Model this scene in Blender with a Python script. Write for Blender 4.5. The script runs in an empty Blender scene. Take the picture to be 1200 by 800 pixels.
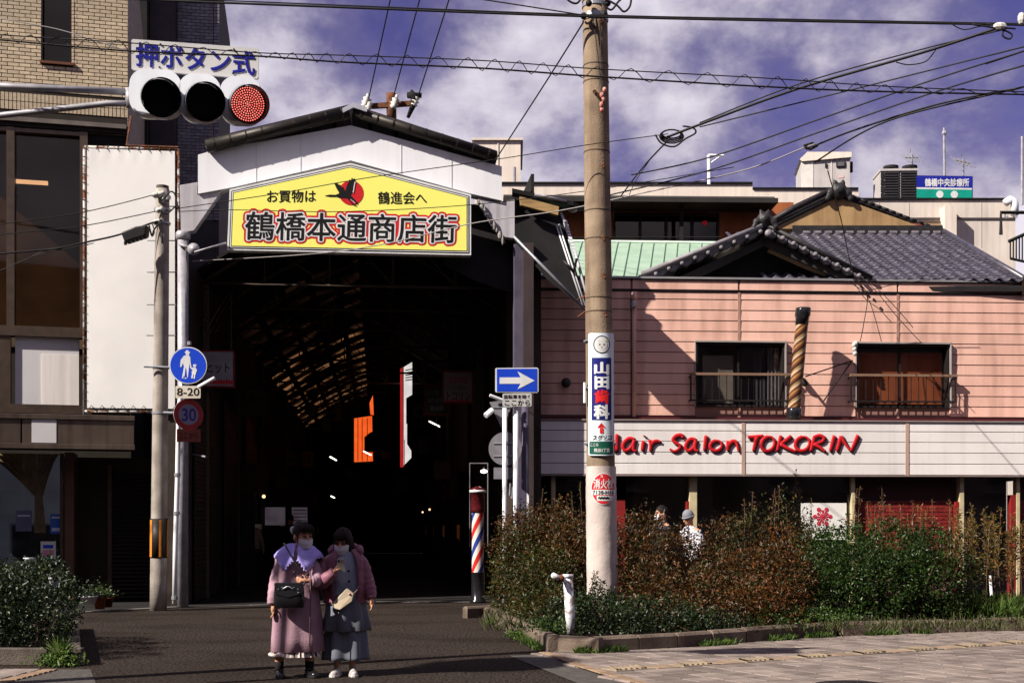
import bpy, bmesh, math, random
import numpy as np
from mathutils import Vector as V, Matrix
R = math.radians
S = bpy.context.scene
COL = S.collection
# ------------------------------------------------------------------ camera
FL, CX, HY, CH = 1500.0, 600.0, 620.0, 1.5       # focal length in photo pixels, centre column, horizon row, eye height
cam = bpy.data.objects.new('camera', bpy.data.cameras.new('camera'))
COL.objects.link(cam); S.camera = cam
cam.location = (0, 0, CH); cam.rotation_euler = (R(90), 0, 0)
cam.data.sensor_width = 36; cam.data.lens = 45; cam.data.shift_y = 220/1200
cam.data.clip_start = .1; cam.data.clip_end = 3000
# ------------------------------------------------------------------ light
AZ, EL = R(32), R(39)                             # where shadows run to (from +X towards +Y), sun height
sd = V((math.cos(AZ)*math.cos(EL), math.sin(AZ)*math.cos(EL), -math.sin(EL)))
sun = bpy.data.objects.new('sun', bpy.data.lights.new('sun', 'SUN'))
COL.objects.link(sun); sun.data.energy = 5.0; sun.data.angle = R(.53); sun.data.color = (1, .93, .82)
sun.rotation_euler = sd.to_track_quat('-Z', 'Y').to_euler(); sun.location = (-30, -20, 40)
S.view_settings.view_transform = 'Standard'; S.view_settings.look = 'None'
S.view_settings.exposure = .98; S.view_settings.gamma = 1
W = bpy.data.worlds.new('World'); S.world = W; W.use_nodes = True
nt = W.node_tree; N = nt.nodes; Lk = nt.links
for n in list(N): N.remove(n)
out = N.new('ShaderNodeOutputWorld'); bg = N.new('ShaderNodeBackground'); bg.inputs[1].default_value = .085
sky = N.new('ShaderNodeTexSky'); sky.sky_type = 'NISHITA'; sky.sun_disc = False
sky.sun_elevation = EL; sky.sun_rotation = math.atan2(-sd.x, -sd.y) % (2*math.pi)
tint = N.new('ShaderNodeMix'); tint.data_type = 'RGBA'; tint.blend_type = 'MULTIPLY'; tint.inputs[0].default_value = 1
tint.inputs[7].default_value = (.36, .23, .46, 1)
tc = N.new('ShaderNodeTexCoord'); mp = N.new('ShaderNodeMapping'); mp.inputs['Scale'].default_value = (1, 1, 1.45)
mp.inputs['Location'].default_value = (5.1, 2.3, .4)
n1 = N.new('ShaderNodeTexNoise'); n1.inputs['Scale'].default_value = 4.6; n1.inputs['Detail'].default_value = 9
n1.inputs['Roughness'].default_value = .57; n1.inputs['Distortion'].default_value = .1
n2 = N.new('ShaderNodeTexNoise'); n2.inputs['Scale'].default_value = 1.6; n2.inputs['Detail'].default_value = 3
r1 = N.new('ShaderNodeValToRGB'); r1.color_ramp.elements[0].position = .38; r1.color_ramp.elements[1].position = .55
r2 = N.new('ShaderNodeMix'); r2.data_type = 'RGBA'
r2.inputs[6].default_value = (1.35, 1.2, 2.05, 1); r2.inputs[7].default_value = (5.2, 4.85, 5.4, 1)
r3 = N.new('ShaderNodeValToRGB'); r3.color_ramp.elements[0].position = .45; r3.color_ramp.elements[1].position = .64
mx = N.new('ShaderNodeMix'); mx.data_type = 'RGBA'
Lk.new(tc.outputs['Generated'], mp.inputs[0]); Lk.new(mp.outputs[0], n1.inputs[0]); Lk.new(mp.outputs[0], n2.inputs[0])
Lk.new(n1.outputs[0], r1.inputs[0]); Lk.new(n1.outputs[0], r3.inputs[0]); Lk.new(r3.outputs[0], r2.inputs[0])
Lk.new(sky.outputs[0], tint.inputs[6]); Lk.new(tint.outputs[2], mx.inputs[6]); Lk.new(r2.outputs[2], mx.inputs[7])
Lk.new(r1.outputs[0], mx.inputs[0]); Lk.new(mx.outputs[2], bg.inputs[0]); Lk.new(bg.outputs[0], out.inputs[0])
S.cycles.max_bounces = 6; S.cycles.transparent_max_bounces = 12; S.cycles.use_denoising = True
S.cycles.caustics_reflective = False; S.cycles.caustics_refractive = False; S.cycles.sample_clamp_indirect = 4

# ------------------------------------------------------------------ materials
MATS = {}
def mat(name, c, c2=None, rough=.7, scale=3, bump=0, bs=60, metal=0, rnd=0, isl=False, streak=0, sc=None, spec=.22, emit=0, coat=0, detail=6, lo=.35, hi=.65):
    if name in MATS: return MATS[name]
    m = bpy.data.materials.new(name); m.use_nodes = True; t = m.node_tree; n = t.nodes; l = t.links
    p = n['Principled BSDF']; p.inputs['Roughness'].default_value = rough; p.inputs['Metallic'].default_value = metal
    p.inputs['Specular IOR Level'].default_value = spec; p.inputs['Coat Weight'].default_value = coat
    c = tuple(c)+(1,); c2 = tuple(c2)+(1,) if c2 else tuple(x*.82 for x in c[:3])+(1,)
    g = n.new('ShaderNodeNewGeometry')
    no = n.new('ShaderNodeTexNoise'); no.inputs['Scale'].default_value = scale; no.inputs['Detail'].default_value = detail
    l.new(g.outputs['Position'], no.inputs['Vector'])
    mr = n.new('ShaderNodeMapRange'); mr.inputs[1].default_value = lo; mr.inputs[2].default_value = hi
    l.new(no.outputs[0], mr.inputs[0])
    mi = n.new('ShaderNodeMix'); mi.data_type = 'RGBA'; mi.inputs[6].default_value = c; mi.inputs[7].default_value = c2
    l.new(mr.outputs[0], mi.inputs[0]); col = mi.outputs[2]
    if streak:
        ma = n.new('ShaderNodeMapping'); ma.inputs['Scale'].default_value = sc or (7, 7, .35)
        l.new(g.outputs['Position'], ma.inputs[0]); ns = n.new('ShaderNodeTexNoise'); ns.inputs['Scale'].default_value = 1; ns.inputs['Detail'].default_value = 5
        l.new(ma.outputs[0], ns.inputs[0]); ms = n.new('ShaderNodeMapRange'); ms.inputs[1].default_value = .45; ms.inputs[2].default_value = .75
        ms.inputs[4].default_value = streak; l.new(ns.outputs[0], ms.inputs[0])
        m2 = n.new('ShaderNodeMix'); m2.data_type = 'RGBA'; m2.blend_type = 'MULTIPLY'; m2.inputs[7].default_value = (.35, .3, .26, 1)
        l.new(ms.outputs[0], m2.inputs[0]); l.new(col, m2.inputs[6]); col = m2.outputs[2]
    if rnd:
        if isl: src = g.outputs['Random Per Island']
        else: oi = n.new('ShaderNodeObjectInfo'); src = oi.outputs['Random']
        mq = n.new('ShaderNodeMapRange'); mq.inputs[3].default_value = 1-rnd; mq.inputs[4].default_value = 1+rnd
        l.new(src, mq.inputs[0]); hs = n.new('ShaderNodeHueSaturation'); l.new(mq.outputs[0], hs.inputs['Value']); l.new(col, hs.inputs['Color']); col = hs.outputs[0]
    l.new(col, p.inputs['Base Color'])
    if bump:
        nb = n.new('ShaderNodeTexNoise'); nb.inputs['Scale'].default_value = bs; nb.inputs['Detail'].default_value = 4
        l.new(g.outputs['Position'], nb.inputs['Vector']); bu = n.new('ShaderNodeBump'); bu.inputs['Strength'].default_value = bump; bu.inputs['Distance'].default_value = .02
        l.new(nb.outputs[0], bu.inputs['Height']); l.new(bu.outputs[0], p.inputs['Normal'])
    if emit:
        l.new(col, p.inputs['Emission Color']); p.inputs['Emission Strength'].default_value = emit
    MATS[name] = m; return m
def leafmat(name, cols, rough=.42, trans=.25):
    m = bpy.data.materials.new(name); m.use_nodes = True; t = m.node_tree; n = t.nodes; l = t.links
    p = n['Principled BSDF']; p.inputs['Roughness'].default_value = rough; p.inputs['Specular IOR Level'].default_value = .28
    g = n.new('ShaderNodeNewGeometry'); r = n.new('ShaderNodeValToRGB'); r.color_ramp.interpolation = 'LINEAR'
    e = r.color_ramp.elements
    while len(e) < len(cols): e.new(.5)
    for i, c in enumerate(cols): e[i].position = i/(len(cols)-1); e[i].color = tuple(c)+(1,)
    l.new(g.outputs['Random Per Island'], r.inputs[0])
    no = n.new('ShaderNodeTexNoise'); no.inputs['Scale'].default_value = 2.2; no.inputs['Detail'].default_value = 3; l.new(g.outputs['Position'], no.inputs['Vector'])
    mr = n.new('ShaderNodeMapRange'); mr.inputs[1].default_value = .3; mr.inputs[2].default_value = .7; mr.inputs[3].default_value = .55; mr.inputs[4].default_value = 1.35
    l.new(no.outputs[0], mr.inputs[0]); hs = n.new('ShaderNodeHueSaturation'); l.new(mr.outputs[0], hs.inputs['Value']); l.new(r.outputs[0], hs.inputs['Color'])
    l.new(hs.outputs[0], p.inputs['Base Color'])
    tr = n.new('ShaderNodeBsdfTranslucent'); l.new(hs.outputs[0], tr.inputs[0]); ms = n.new('ShaderNodeMixShader'); ms.inputs[0].default_value = trans
    l.new(p.outputs[0], ms.inputs[1]); l.new(tr.outputs[0], ms.inputs[2]); l.new(ms.outputs[0], n['Material Output'].inputs[0])
    MATS[name] = m; return m
def glassmat(name, tintc=(.5, .5, .55), refl=.12, rough=.02, boost=.6):
    m = bpy.data.materials.new(name); m.use_nodes = True; t = m.node_tree; n = t.nodes; l = t.links
    n.remove(n['Principled BSDF'])
    a = n.new('ShaderNodeBsdfTransparent'); a.inputs[0].default_value = tuple(tintc)+(1,)
    b = n.new('ShaderNodeBsdfGlossy'); b.inputs['Roughness'].default_value = rough; b.inputs[0].default_value = (boost, boost, boost, 1)
    f0 = n.new('ShaderNodeLayerWeight'); f0.inputs[0].default_value = .5; f = n.new('ShaderNodeMath'); f.operation = 'POWER'; f.inputs[1].default_value = 4; l.new(f0.outputs['Facing'], f.inputs[0]); ad = n.new('ShaderNodeMath'); ad.operation = 'MULTIPLY_ADD'; ad.inputs[1].default_value = .8; ad.inputs[2].default_value = refl+.035
    l.new(f.outputs[0], ad.inputs[0]); s = n.new('ShaderNodeMixShader'); l.new(ad.outputs[0], s.inputs[0]); l.new(a.outputs[0], s.inputs[1]); l.new(b.outputs[0], s.inputs[2])
    l.new(s.outputs[0], n['Material Output'].inputs[0]); MATS[name] = m; return m

white = mat('white_paint', (.68, .66, .66), (.6, .58, .58), .45, 1.5, streak=.25)
cloth = mat('banner_cloth', (.71, .69, .675), (.66, .64, .63), .8, 1.2, bump=.1, bs=5)
black = mat('black_paint', (.012, .012, .014), None, .4)
blackm = mat('black_matte', (.010, .009, .010), (.016, .014, .015), .85)
dark = mat('dark_interior', (.010, .008, .008), (.018, .013, .011), .9, 2)
darkb = mat('dark_brown_wood', (.03, .017, .010), (.016, .010, .007), .6, 4, streak=.5)
rust = mat('rusty_steel', (.16, .055, .022), (.05, .022, .014), .85, 9, bump=.3)
rustp = mat('rust_and_paint', (.45, .42, .40), (.13, .045, .018), .7, 5, bump=.2, lo=.45, hi=.56)
steel = mat('galvanised_steel', (.34, .35, .38), (.25, .26, .29), .38, 12, metal=.55)
gpipe = mat('grey_pipe', (.36, .35, .38), (.24, .23, .26), .5, 6, metal=.2, streak=.4)
conc = mat('pole_concrete', (.34, .30, .27), (.22, .19, .165), .88, 3.2, bump=.35, bs=55, streak=.6, sc=(9, 9, .5))
conc2 = mat('pole_concrete_brown', (.27, .20, .14), (.17, .122, .085), .9, 2.6, bump=.4, bs=50, streak=.6, sc=(9, 9, .6))
kerbm = mat('kerb_concrete', (.15, .115, .09), (.085, .06, .047), .92, 3, bump=.6, bs=40, streak=.4, rnd=.15)
asph = mat('asphalt', (.058, .044, .037), (.008, .006, .005), .9, 30, bump=1.0, bs=70, spec=.06, streak=.7, sc=(.5, .9, 1), detail=2, lo=.36, hi=.62)
red = mat('red_paint', (.55, .016, .020), (.44, .012, .018), .45)
deepred = mat('deep_red_side', (.06, .006, .008), None, .5)
blue = mat('sign_blue', (.012, .055, .52), (.012, .05, .46), .35)
navy = mat('navy_ink', (.010, .012, .22), None, .4)
ink = mat('black_ink', (.008, .008, .008), None, .45)
wink = mat('white_ink', (.66, .66, .66), None, .4)
signw = mat('sign_white', (.70, .68, .66), (.62, .60, .58), .45, 3)
wire_m = mat('cable_black', (.012, .011, .012), None, .6)
skin = mat('skin', (.50, .255, .155), (.44, .21, .125), .5, 8)
hairm = mat('black_hair', (.010, .006, .006), (.014, .009, .008), .75, 40, spec=.2)
glass = glassmat('window_glass', (.80, .80, .82), .02, boost=.6)
dglass = glassmat('dark_window_glass', (.55, .44, .36), .02, boost=.40)

# ------------------------------------------------------------------ mesh helpers
def at(px, py, d): return V(((px-CX)/FL*d, d, CH+(HY-py)/FL*d))
def gnd(px, py): return at(px, py, FL*CH/(py-HY))
def rootloc(p):
    q = V((0, 0, 0))
    while p is not None: q += p.location; p = p.parent
    return q
class MB:
    def __init__(s): s.v = []; s.f = []; s.m = []; s.mi = 0
    def add(s, vs, fs):
        b = len(s.v); s.v += [tuple(x) for x in vs]; s.f += [tuple(b+i for i in f) for f in fs]; s.m += [s.mi]*len(fs); return s
    def ob(s, o, a, b, c):
        o, a, b, c = V(o), V(a), V(b), V(c)
        if a.cross(b).dot(c) < 0: a, b = b, a
        s.add([o, o+a, o+a+b, o+b, o+c, o+a+c, o+a+b+c, o+b+c], [(0, 3, 2, 1), (4, 5, 6, 7), (0, 1, 5, 4), (1, 2, 6, 5), (2, 3, 7, 6), (3, 0, 4, 7)]); return s
    def box(s, x0, x1, y0, y1, z0, z1): return s.ob((x0, y0, z0), (x1-x0, 0, 0), (0, y1-y0, 0), (0, 0, z1-z0))
    def prism(s, pts, ext):
        n = len(pts); e = V(ext); P = [V(p) for p in pts]
        nn = sum(((P[i]).cross(P[(i+1) % n]) for i in range(n)), V((0, 0, 0)))
        if nn.dot(e) > 0: P = P[::-1]
        s.add(P+[p+e for p in P], [tuple(range(n)), tuple(range(2*n-1, n-1, -1))]+[(i, n+i, n+(i+1) % n, (i+1) % n) for i in range(n)]); return s
    def tube(s, pts, r, n=8, cap=True, flat=None):
        P = [V(p) for p in pts]; k = len(P); rr = r if isinstance(r, (list, tuple)) else [r]*k
        T = [(P[min(i+1, k-1)]-P[max(i-1, 0)]).normalized() for i in range(k)]
        up = V((0, 0, 1)) if abs(T[0].z) < .9 else V((0, 1, 0)); x = T[0].cross(up).normalized(); vs = []
        for i in range(k):
            x = (x-T[i]*x.dot(T[i])); x = x.normalized() if x.length > 1e-6 else T[i].orthogonal().normalized(); y = T[i].cross(x)
            for j in range(n):
                a = 2*math.pi*j/n; vs.append(P[i]+(x*math.cos(a)+y*math.sin(a))*rr[i])
        fs = [(i*n+j, i*n+(j+1) % n, (i+1)*n+(j+1) % n, (i+1)*n+j) for i in range(k-1) for j in range(n)]
        if cap: fs += [tuple(range(n-1, -1, -1)), tuple((k-1)*n+j for j in range(n))]
        s.add(vs, fs); return s
    def lathe(s, prof, c=(0, 0, 0), ax=(0, 0, 1), n=16, xs=1, ys=1):
        c = V(c); a = V(ax).normalized(); x = a.orthogonal().normalized() if abs(a.z) < .99 else V((1, 0, 0)); y = a.cross(x); vs = []
        for r, h in prof:
            for j in range(n):
                t = 2*math.pi*j/n; vs.append(c+a*h+x*math.cos(t)*r*xs+y*math.sin(t)*r*ys)
        k = len(prof); fs = [(i*n+j, i*n+(j+1) % n, (i+1)*n+(j+1) % n, (i+1)*n+j) for i in range(k-1) for j in range(n)]
        fs += [tuple(range(n-1, -1, -1)), tuple((k-1)*n+j for j in range(n))]; s.add(vs, fs); return s
    def loft(s, rings, cap=True, closed=True):
        n = len(rings[0]); k = len(rings); vs = [p for r in rings for p in r]
        fs = [(i*n+j, i*n+(j+1) % n, (i+1)*n+(j+1) % n, (i+1)*n+j) for i in range(k-1) for j in range(n if closed else n-1)]
        if cap and closed: fs += [tuple(range(n-1, -1, -1)), tuple((k-1)*n+j for j in range(n))]
        s.add(vs, fs); return s
    def ball(s, c, r, n=12, m=8):
        c = V(c); r = V(r) if isinstance(r, (tuple, list, V)) else V((r, r, r)); vs = [c+V((0, 0, r.z))]
        for i in range(1, m):
            t = math.pi*i/m
            vs += [c+V((math.sin(t)*math.cos(2*math.pi*j/n)*r.x, math.sin(t)*math.sin(2*math.pi*j/n)*r.y, math.cos(t)*r.z)) for j in range(n)]
        vs.append(c-V((0, 0, r.z))); L = len(vs)-1
        fs = [(0, 1+j, 1+(j+1) % n) for j in range(n)]+[(1+i*n+j, 1+(i+1)*n+j, 1+(i+1)*n+(j+1) % n, 1+i*n+(j+1) % n) for i in range(m-2) for j in range(n)]
        fs += [(L, L-n+(j+1) % n, L-n+j) for j in range(n)]; s.add(vs, fs); return s
    def mesh(s, name, off=V((0, 0, 0)), smooth=False):
        me = bpy.data.meshes.new(name); me.from_pydata([(x-off[0], y-off[1], z-off[2]) for x, y, z in s.v], [], s.f)
        if smooth: me.shade_smooth()
        return me
    def build(s, name, m, parent=None, smooth=False, loc=None, bevel=0, sub=0, label=None):
        p = V(loc) if loc is not None else V((0, 0, 0)); off = rootloc(parent)+p
        me = s.mesh(name, off, smooth); ms = m if isinstance(m, (list, tuple)) else [m]
        for q in ms: me.materials.append(q)
        if len(ms) > 1: me.polygons.foreach_set('material_index', s.m)
        o = bpy.data.objects.new(name, me); COL.objects.link(o); o.parent = parent; o.location = p
        if bevel:
            b = o.modifiers.new('b', 'BEVEL'); b.width = bevel; b.segments = 2; b.limit_method = 'ANGLE'; b.angle_limit = R(40)
        if sub: q = o.modifiers.new('s', 'SUBSURF'); q.levels = sub; q.render_levels = sub
        if label: o['label'] = label
        return o
def props(o, label=None, cat=None, group=None, kind=None):
    if label: o['label'] = label
    if cat: o['category'] = cat
    if group: o['group'] = group
    if kind: o['kind'] = kind
    return o
def thing(name, label, cat, loc=(0, 0, 0), group=None):
    o = bpy.data.objects.new(name, None); COL.objects.link(o); o.location = loc; o.empty_display_size = .2
    return props(o, label, cat, group)
def inst(name, me, parent, loc, rot=(0, 0, 0), scl=(1, 1, 1), m=None):
    """one piece sharing mesh data; loc is in world space"""
    o = bpy.data.objects.new(name, me); COL.objects.link(o); o.parent = parent; o.location = V(loc)-rootloc(parent); o.rotation_euler = rot; o.scale = scl
    return o
class FR:
    """a vertical facade plane: P0 a point on it, ang its turn from the X axis; u runs along it, o out of it towards the street"""
    def __init__(s, P0, u):
        s.P = V(P0); s.u = V((u[0], u[1], 0)).normalized(); s.n = V((s.u.y, -s.u.x, 0)); s.ref = 600
    def uv(s, px, py, o=0):
        c = V((0, 0, CH)); r = V(((px-CX)/FL, 1, (HY-py)/FL)); t = (o+(s.P-c).dot(s.n))/r.dot(s.n); p = c+r*t
        return (p-s.P).dot(s.u), p.z
    def U(s, px, o=0): return s.uv(px, 0, o)[0]
    def Z(s, py, o=0): return s.uv(s.ref, py, o)[1]
    def pt(s, u, z, o=0): q = s.P+s.u*u+s.n*o; return V((q.x, q.y, z))
    def P2(s, px, py, o=0): u, z = s.uv(px, py, o); return s.pt(u, z, o)
    def ubox(s, mb, u0, u1, z0, z1, o0, o1): return mb.ob(s.pt(u0, z0, o0), s.u*(u1-u0), V((0, 0, z1-z0)), s.n*(o1-o0))
    def box(s, mb, px0, py0, px1, py1, o0, o1): return s.ubox(mb, s.U(px0, o1), s.U(px1, o1), s.Z(py1, o1), s.Z(py0, o1), o0, o1)
    def rot(s): return (0, 0, math.atan2(s.u.y, s.u.x))
def tmesh(body, offset=0, extrude=0, shear=0):
    c = bpy.data.curves.new('t', 'FONT'); c.body = body; c.offset = offset; c.extrude = extrude; c.shear = shear; c.resolution_u = 3
    o = bpy.data.objects.new('t', c); COL.objects.link(o); dg = bpy.context.evaluated_depsgraph_get(); dg.update()
    me = bpy.data.meshes.new_from_object(o.evaluated_get(dg)); bpy.data.objects.remove(o)
    return me
def strokes(me, rad):
    """ridged strokes along the outline of a flat glyph mesh, to fatten it"""
    co = [v.co.copy() for v in me.vertices]; cnt = {}
    for p in me.polygons:
        vs = list(p.vertices)
        for i in range(len(vs)):
            e = (vs[i], vs[(i+1) % len(vs)]); cnt[e] = 1
    vs, fs = [], []; seen = set(); rnd_ = random.Random(2)
    for (a, b) in cnt:
        if (b, a) in cnt: continue
        A, B = co[a], co[b]; d = (B-A)
        if d.length < 1e-6: continue
        d.normalize(); n = V((-d.y, d.x, 0)); k = len(vs); h = V((0, 0, .25*rad+rnd_.random()*.02*rad))
        vs += [A+n*rad, B+n*rad, B+h, A+h, B-n*rad, A-n*rad]; fs += [(k+1, k, k+3, k+2), (k+2, k+3, k+5, k+4)]
        for q_, c in ((a, A), (b, B)):
            if q_ in seen: continue
            seen.add(q_); k = len(vs); t0 = rnd_.random(); vs += [c+V((0, 0, .25*rad+rnd_.random()*.02*rad))]+[c+V((math.cos(6.2832*(j+t0)/8), math.sin(6.2832*(j+t0)/8), 0))*rad for j in range(8)]
            fs += [(k, k+1+j, k+1+(j+1) % 8) for j in range(8)]
    return vs, fs
def text(name, body, F, x0, y0, x1, y1, o, m, parent, bold=.0, dep=.004, base=None):
    """lettering fitted to the box (x0,y0)-(x1,y1) seen on plane F at offset o; base = mesh whose bounds set the fit"""
    me = tmesh(body, 0, 0); co = np.empty(len(me.vertices)*3, 'f'); me.vertices.foreach_get('co', co); co = co.reshape(-1, 3)
    if base is None: lo, hi = co.min(0), co.max(0)
    else: lo, hi = base
    if isinstance(F, FR): a = F.P2(x0, y1, o); b = F.P2(x1, y1, o); c = F.P2(x0, y0, o)
    else: a, b, c = (V(q) for q in F)
    w = (b-a); h = (c-a); nn = w.cross(h).normalized()
    k = (co-lo)/(hi-lo)[[0, 1, 1]]
    off = rootloc(parent); P = np.array(a-off)+k[:, :1]*np.array(w)+k[:, 1:2]*np.array(h)
    fs = [tuple(p.vertices) for p in me.polygons]; n = len(P)
    me2 = bpy.data.meshes.new(name); Q = P+np.array(nn)*dep
    # faces front + side walls so that letters have thickness
    ec = {}
    for f in fs:
        for i in range(len(f)):
            e = (f[i], f[(i+1) % len(f)]); ec[e] = 1
    side = [(e[0], e[1], e[1]+n, e[0]+n) for e in ec if (e[1], e[0]) not in ec]
    ex_v, ex_f = [], []
    if bold > 0:
        sv, sf_ = strokes(me, bold); sc_ = (w.length/(hi-lo)[0]); hs = (h.length/(hi-lo)[1])
        for v in sv:
            kx, ky = (v.x-lo[0])/(hi-lo)[0], (v.y-lo[1])/(hi-lo)[1]; p = a-off+w*kx+h*ky+nn*(dep*.5+v.z*sc_*.08); ex_v.append(tuple(p))
        ex_f = [tuple(i+2*n for i in f) for f in sf_]
    me2.from_pydata([tuple(p) for p in P]+[tuple(q) for q in Q]+ex_v, [], [tuple(i+n for i in f) for f in fs]+side+ex_f)
    me2.materials.append(m); o2 = bpy.data.objects.new(name, me2); COL.objects.link(o2); o2.parent = parent
    return o2, (lo, hi)
def wire(pts, r, label, group='overhead wires', n=5, name='power_line', sag=0, parent=None, m=None, seg=10):
    """smooth cable through world points"""
    P = [V(p) for p in pts]; Q = []
    for i in range(len(P)-1):
        p0 = P[max(i-1, 0)]; p1 = P[i]; p2 = P[i+1]; p3 = P[min(i+2, len(P)-1)]
        for k in range(seg):
            t = k/seg; q = .5*((2*p1)+(-p0+p2)*t+(2*p0-5*p1+4*p2-p3)*t*t+(-p0+3*p1-3*p2+p3)*t*t*t)
            if sag: q.z -= sag*4*t*(1-t)
            Q.append(q)
    Q.append(P[-1]); mb = MB().tube(Q, r, n)
    o = mb.build(name, m or wire_m, parent, True, loc=None)
    if parent is None: props(o, label, 'cable', group)
    return o
rnd = random.Random(7)
# ================================================================== GROUND
def sheet(name, pts, z, m, kind='structure', label=None):
    mb = MB(); mb.add([(p[0], p[1], z) for p in pts], [tuple(range(len(pts)))])
    a = sum(pts[i][0]*pts[(i+1) % len(pts)][1]-pts[(i+1) % len(pts)][0]*pts[i][1] for i in range(len(pts)))
    if a < 0: mb.f[0] = mb.f[0][::-1]
    o = mb.build(name, m); o['kind'] = kind; return o
sheet('ground', [(-1500, -1500), (1500, -1500), (1500, 1500), (-1500, 1500)], -.004, mat('far_ground', (.06, .055, .05), None, .9, .1))
sheet('road', [(-40, -9), (60, -9), (60, 40), (-40, 40)], 0, asph)
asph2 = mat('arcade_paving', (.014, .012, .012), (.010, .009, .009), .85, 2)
AF = FR(at(411, 250, 24.9), (9.5, 1)); AF.ref = 411
def ag(u, o): q = AF.pt(u, 0, o); return (q.x, q.y)
G0 = gnd(95, 718); G1 = gnd(215, 711.5); G2 = gnd(440, 706); G3 = gnd(566, 705.5)
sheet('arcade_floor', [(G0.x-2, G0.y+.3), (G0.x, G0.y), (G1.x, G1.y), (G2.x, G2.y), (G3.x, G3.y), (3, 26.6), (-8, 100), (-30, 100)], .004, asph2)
gut = mat('gutter_concrete', (.13, .115, .105), (.08, .07, .065), .9, 3)
mb = MB()
for a, b in ((G0, G1), (G1, G2), (G2, G3)):
    d = (b-a).normalized(); k = int((b-a).length/.6)
    for i in range(k):
        p = a+d*(i*(b-a).length/k+.008); L = (b-a).length/k-.016; nn = V((-d.y, d.x, 0))
        mb.ob(p+V((0, 0, .003)), d*L, nn*.28, V((0, 0, .014)))
o = mb.build('gutter_strip', gut); o['kind'] = 'structure'

# ---- pavement on the right, one object per paving slab
PA = R(29); pu = V((math.cos(PA), math.sin(PA), 0)); pv = V((-math.sin(PA), math.cos(PA), 0))
bedline = [gnd(566, 724), gnd(592, 738), gnd(641, 764), gnd(690, 767), gnd(787, 761), gnd(880, 754), gnd(957, 748), gnd(1087, 743), gnd(1200, 740), gnd(1330, 737.5)]
edge = [gnd(640, 767.5), gnd(657, 772), gnd(676, 781), gnd(708, 791), gnd(745, 801), V((2.0, 10.0, 0)), V((3.2, 8, 0))]
pav_poly = [V((p.x, p.y, 0)) for p in bedline[2:]]+[V((30, 22, 0)), V((30, 8, 0))]+edge[::-1]
def inside(p, poly):
    c = False; n = len(poly)
    for i in range(n):
        a, b = poly[i], poly[(i+1) % n]
        if (a[1] > p[1]) != (b[1] > p[1]) and p[0] < (b[0]-a[0])*(p[1]-a[1])/(b[1]-a[1])+a[0]: c = not c
    return c
sheet('pavement_bed', [(p[0], p[1]) for p in pav_poly], .004, mat('joint_sand', (.022, .016, .013), None, .95, 4)) 
pavm = mat('pink_paver', (.205, .165, .145), (.14, .112, .10), .9, 5, bump=.35, bs=70, rnd=.28, streak=.35, sc=(1.5, 1.5, 1))
pav = props(thing('pavement', None, None), kind='structure')
def slab(w, d, h, t=.006):
    m = MB(); m.loft([[(x, y, z) for x, y in ((-a, -b), (a, -b), (a, b), (-a, b))] for a, b, z in ((w/2, d/2, 0), (w/2, d/2, h-t), (w/2-t, d/2-t, h))]); return m
pm = slab(.285, .285, .022, .009).mesh('paver'); pm.materials.append(pavm)
cand = []
for i in range(-40, 60):
    for j in range(-20, 60):
        q = V((1.2, 12.6, 0))+pu*(i*.3)+pv*(j*.3)
        if q.y > 11.6 and q.y < 19 and abs(q.x/q.y) < .43 and inside(q, pav_poly): cand.append(q)
cand.sort(key=lambda q: q.length)
for q in cand[:300]: inst('paver', pm, pav, q+V((0, 0, .002+rnd.uniform(0, .004))), (rnd.uniform(-.006, .006), rnd.uniform(-.006, .006), PA+rnd.uniform(-.008, .008)))
mb = MB()
for q in cand[300:]: mb.ob(q-pu*.146-pv*.146+V((0, 0, .003)), pu*.292, pv*.292, V((0, 0, .02)))
if mb.v: props(mb.build('paver', pavm, pav), kind='stuff')
# plain slabs out of the frame keep the pavement going
mb = MB()
for i in range(-40, 90):
    for j in range(-60, 60):
        q = V((1.2, 12.6, 0))+pu*(i*.3)+pv*(j*.3)
        if inside(q, pav_poly) and not (q.y > 11.6 and q.y < 19 and abs(q.x/q.y) < .43) and q.x < 11 and q.y > 9.5:
            mb.ob(q-pu*.146-pv*.146+V((0, 0, .003)), pu*.292, pv*.292, V((0, 0, .02)))
props(mb.build('outer_pavers', pavm, pav), kind='stuff')
# tactile plates
tacm = mat('tactile_tile', (.26, .20, .14), (.18, .14, .10), .85, 5, rnd=.1)
A_, B_ = V((1.23, 13.55, 0)), V((6.48, 16.6, 0)); dd = (B_-A_).normalized(); nn = V((-dd.y, dd.x, 0)); rz = math.atan2(dd.y, dd.x)
tm = slab(.50, .29, .010, .003)
for k in range(-6, 7):
    c = k*.07; w = .012; pts = []
    a0 = V((c-.10, -.13, .010)); 
    for s_ in (0, 1): pass
    tm.ob(V((max(-.24, min(.12, c-.06)), -.125, .009)), V((.028, 0, 0)), V((.09, .25, 0)), V((0, 0, .016)))
tme = tm.mesh('tactile_tile'); tme.materials.append(tacm); strip = props(thing('tactile_strip', None, None), kind='structure')
band = mat('tan_band_tile', (.24, .165, .11), (.15, .11, .08), .9, 4, rnd=.2)
bm_ = slab(.30, .28, .006, .002).mesh('band_tile'); bm_.materials.append(band)
for k in range(0, 10):
    inst('tactile_tile', tme, strip, A_+dd*(k*.88)+V((0, 0, .025)), (0, 0, rz))
    inst('band_tile', bm_, strip, A_+dd*(k*.88+.44)+V((0, 0, .025)), (0, 0, rz))
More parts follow.
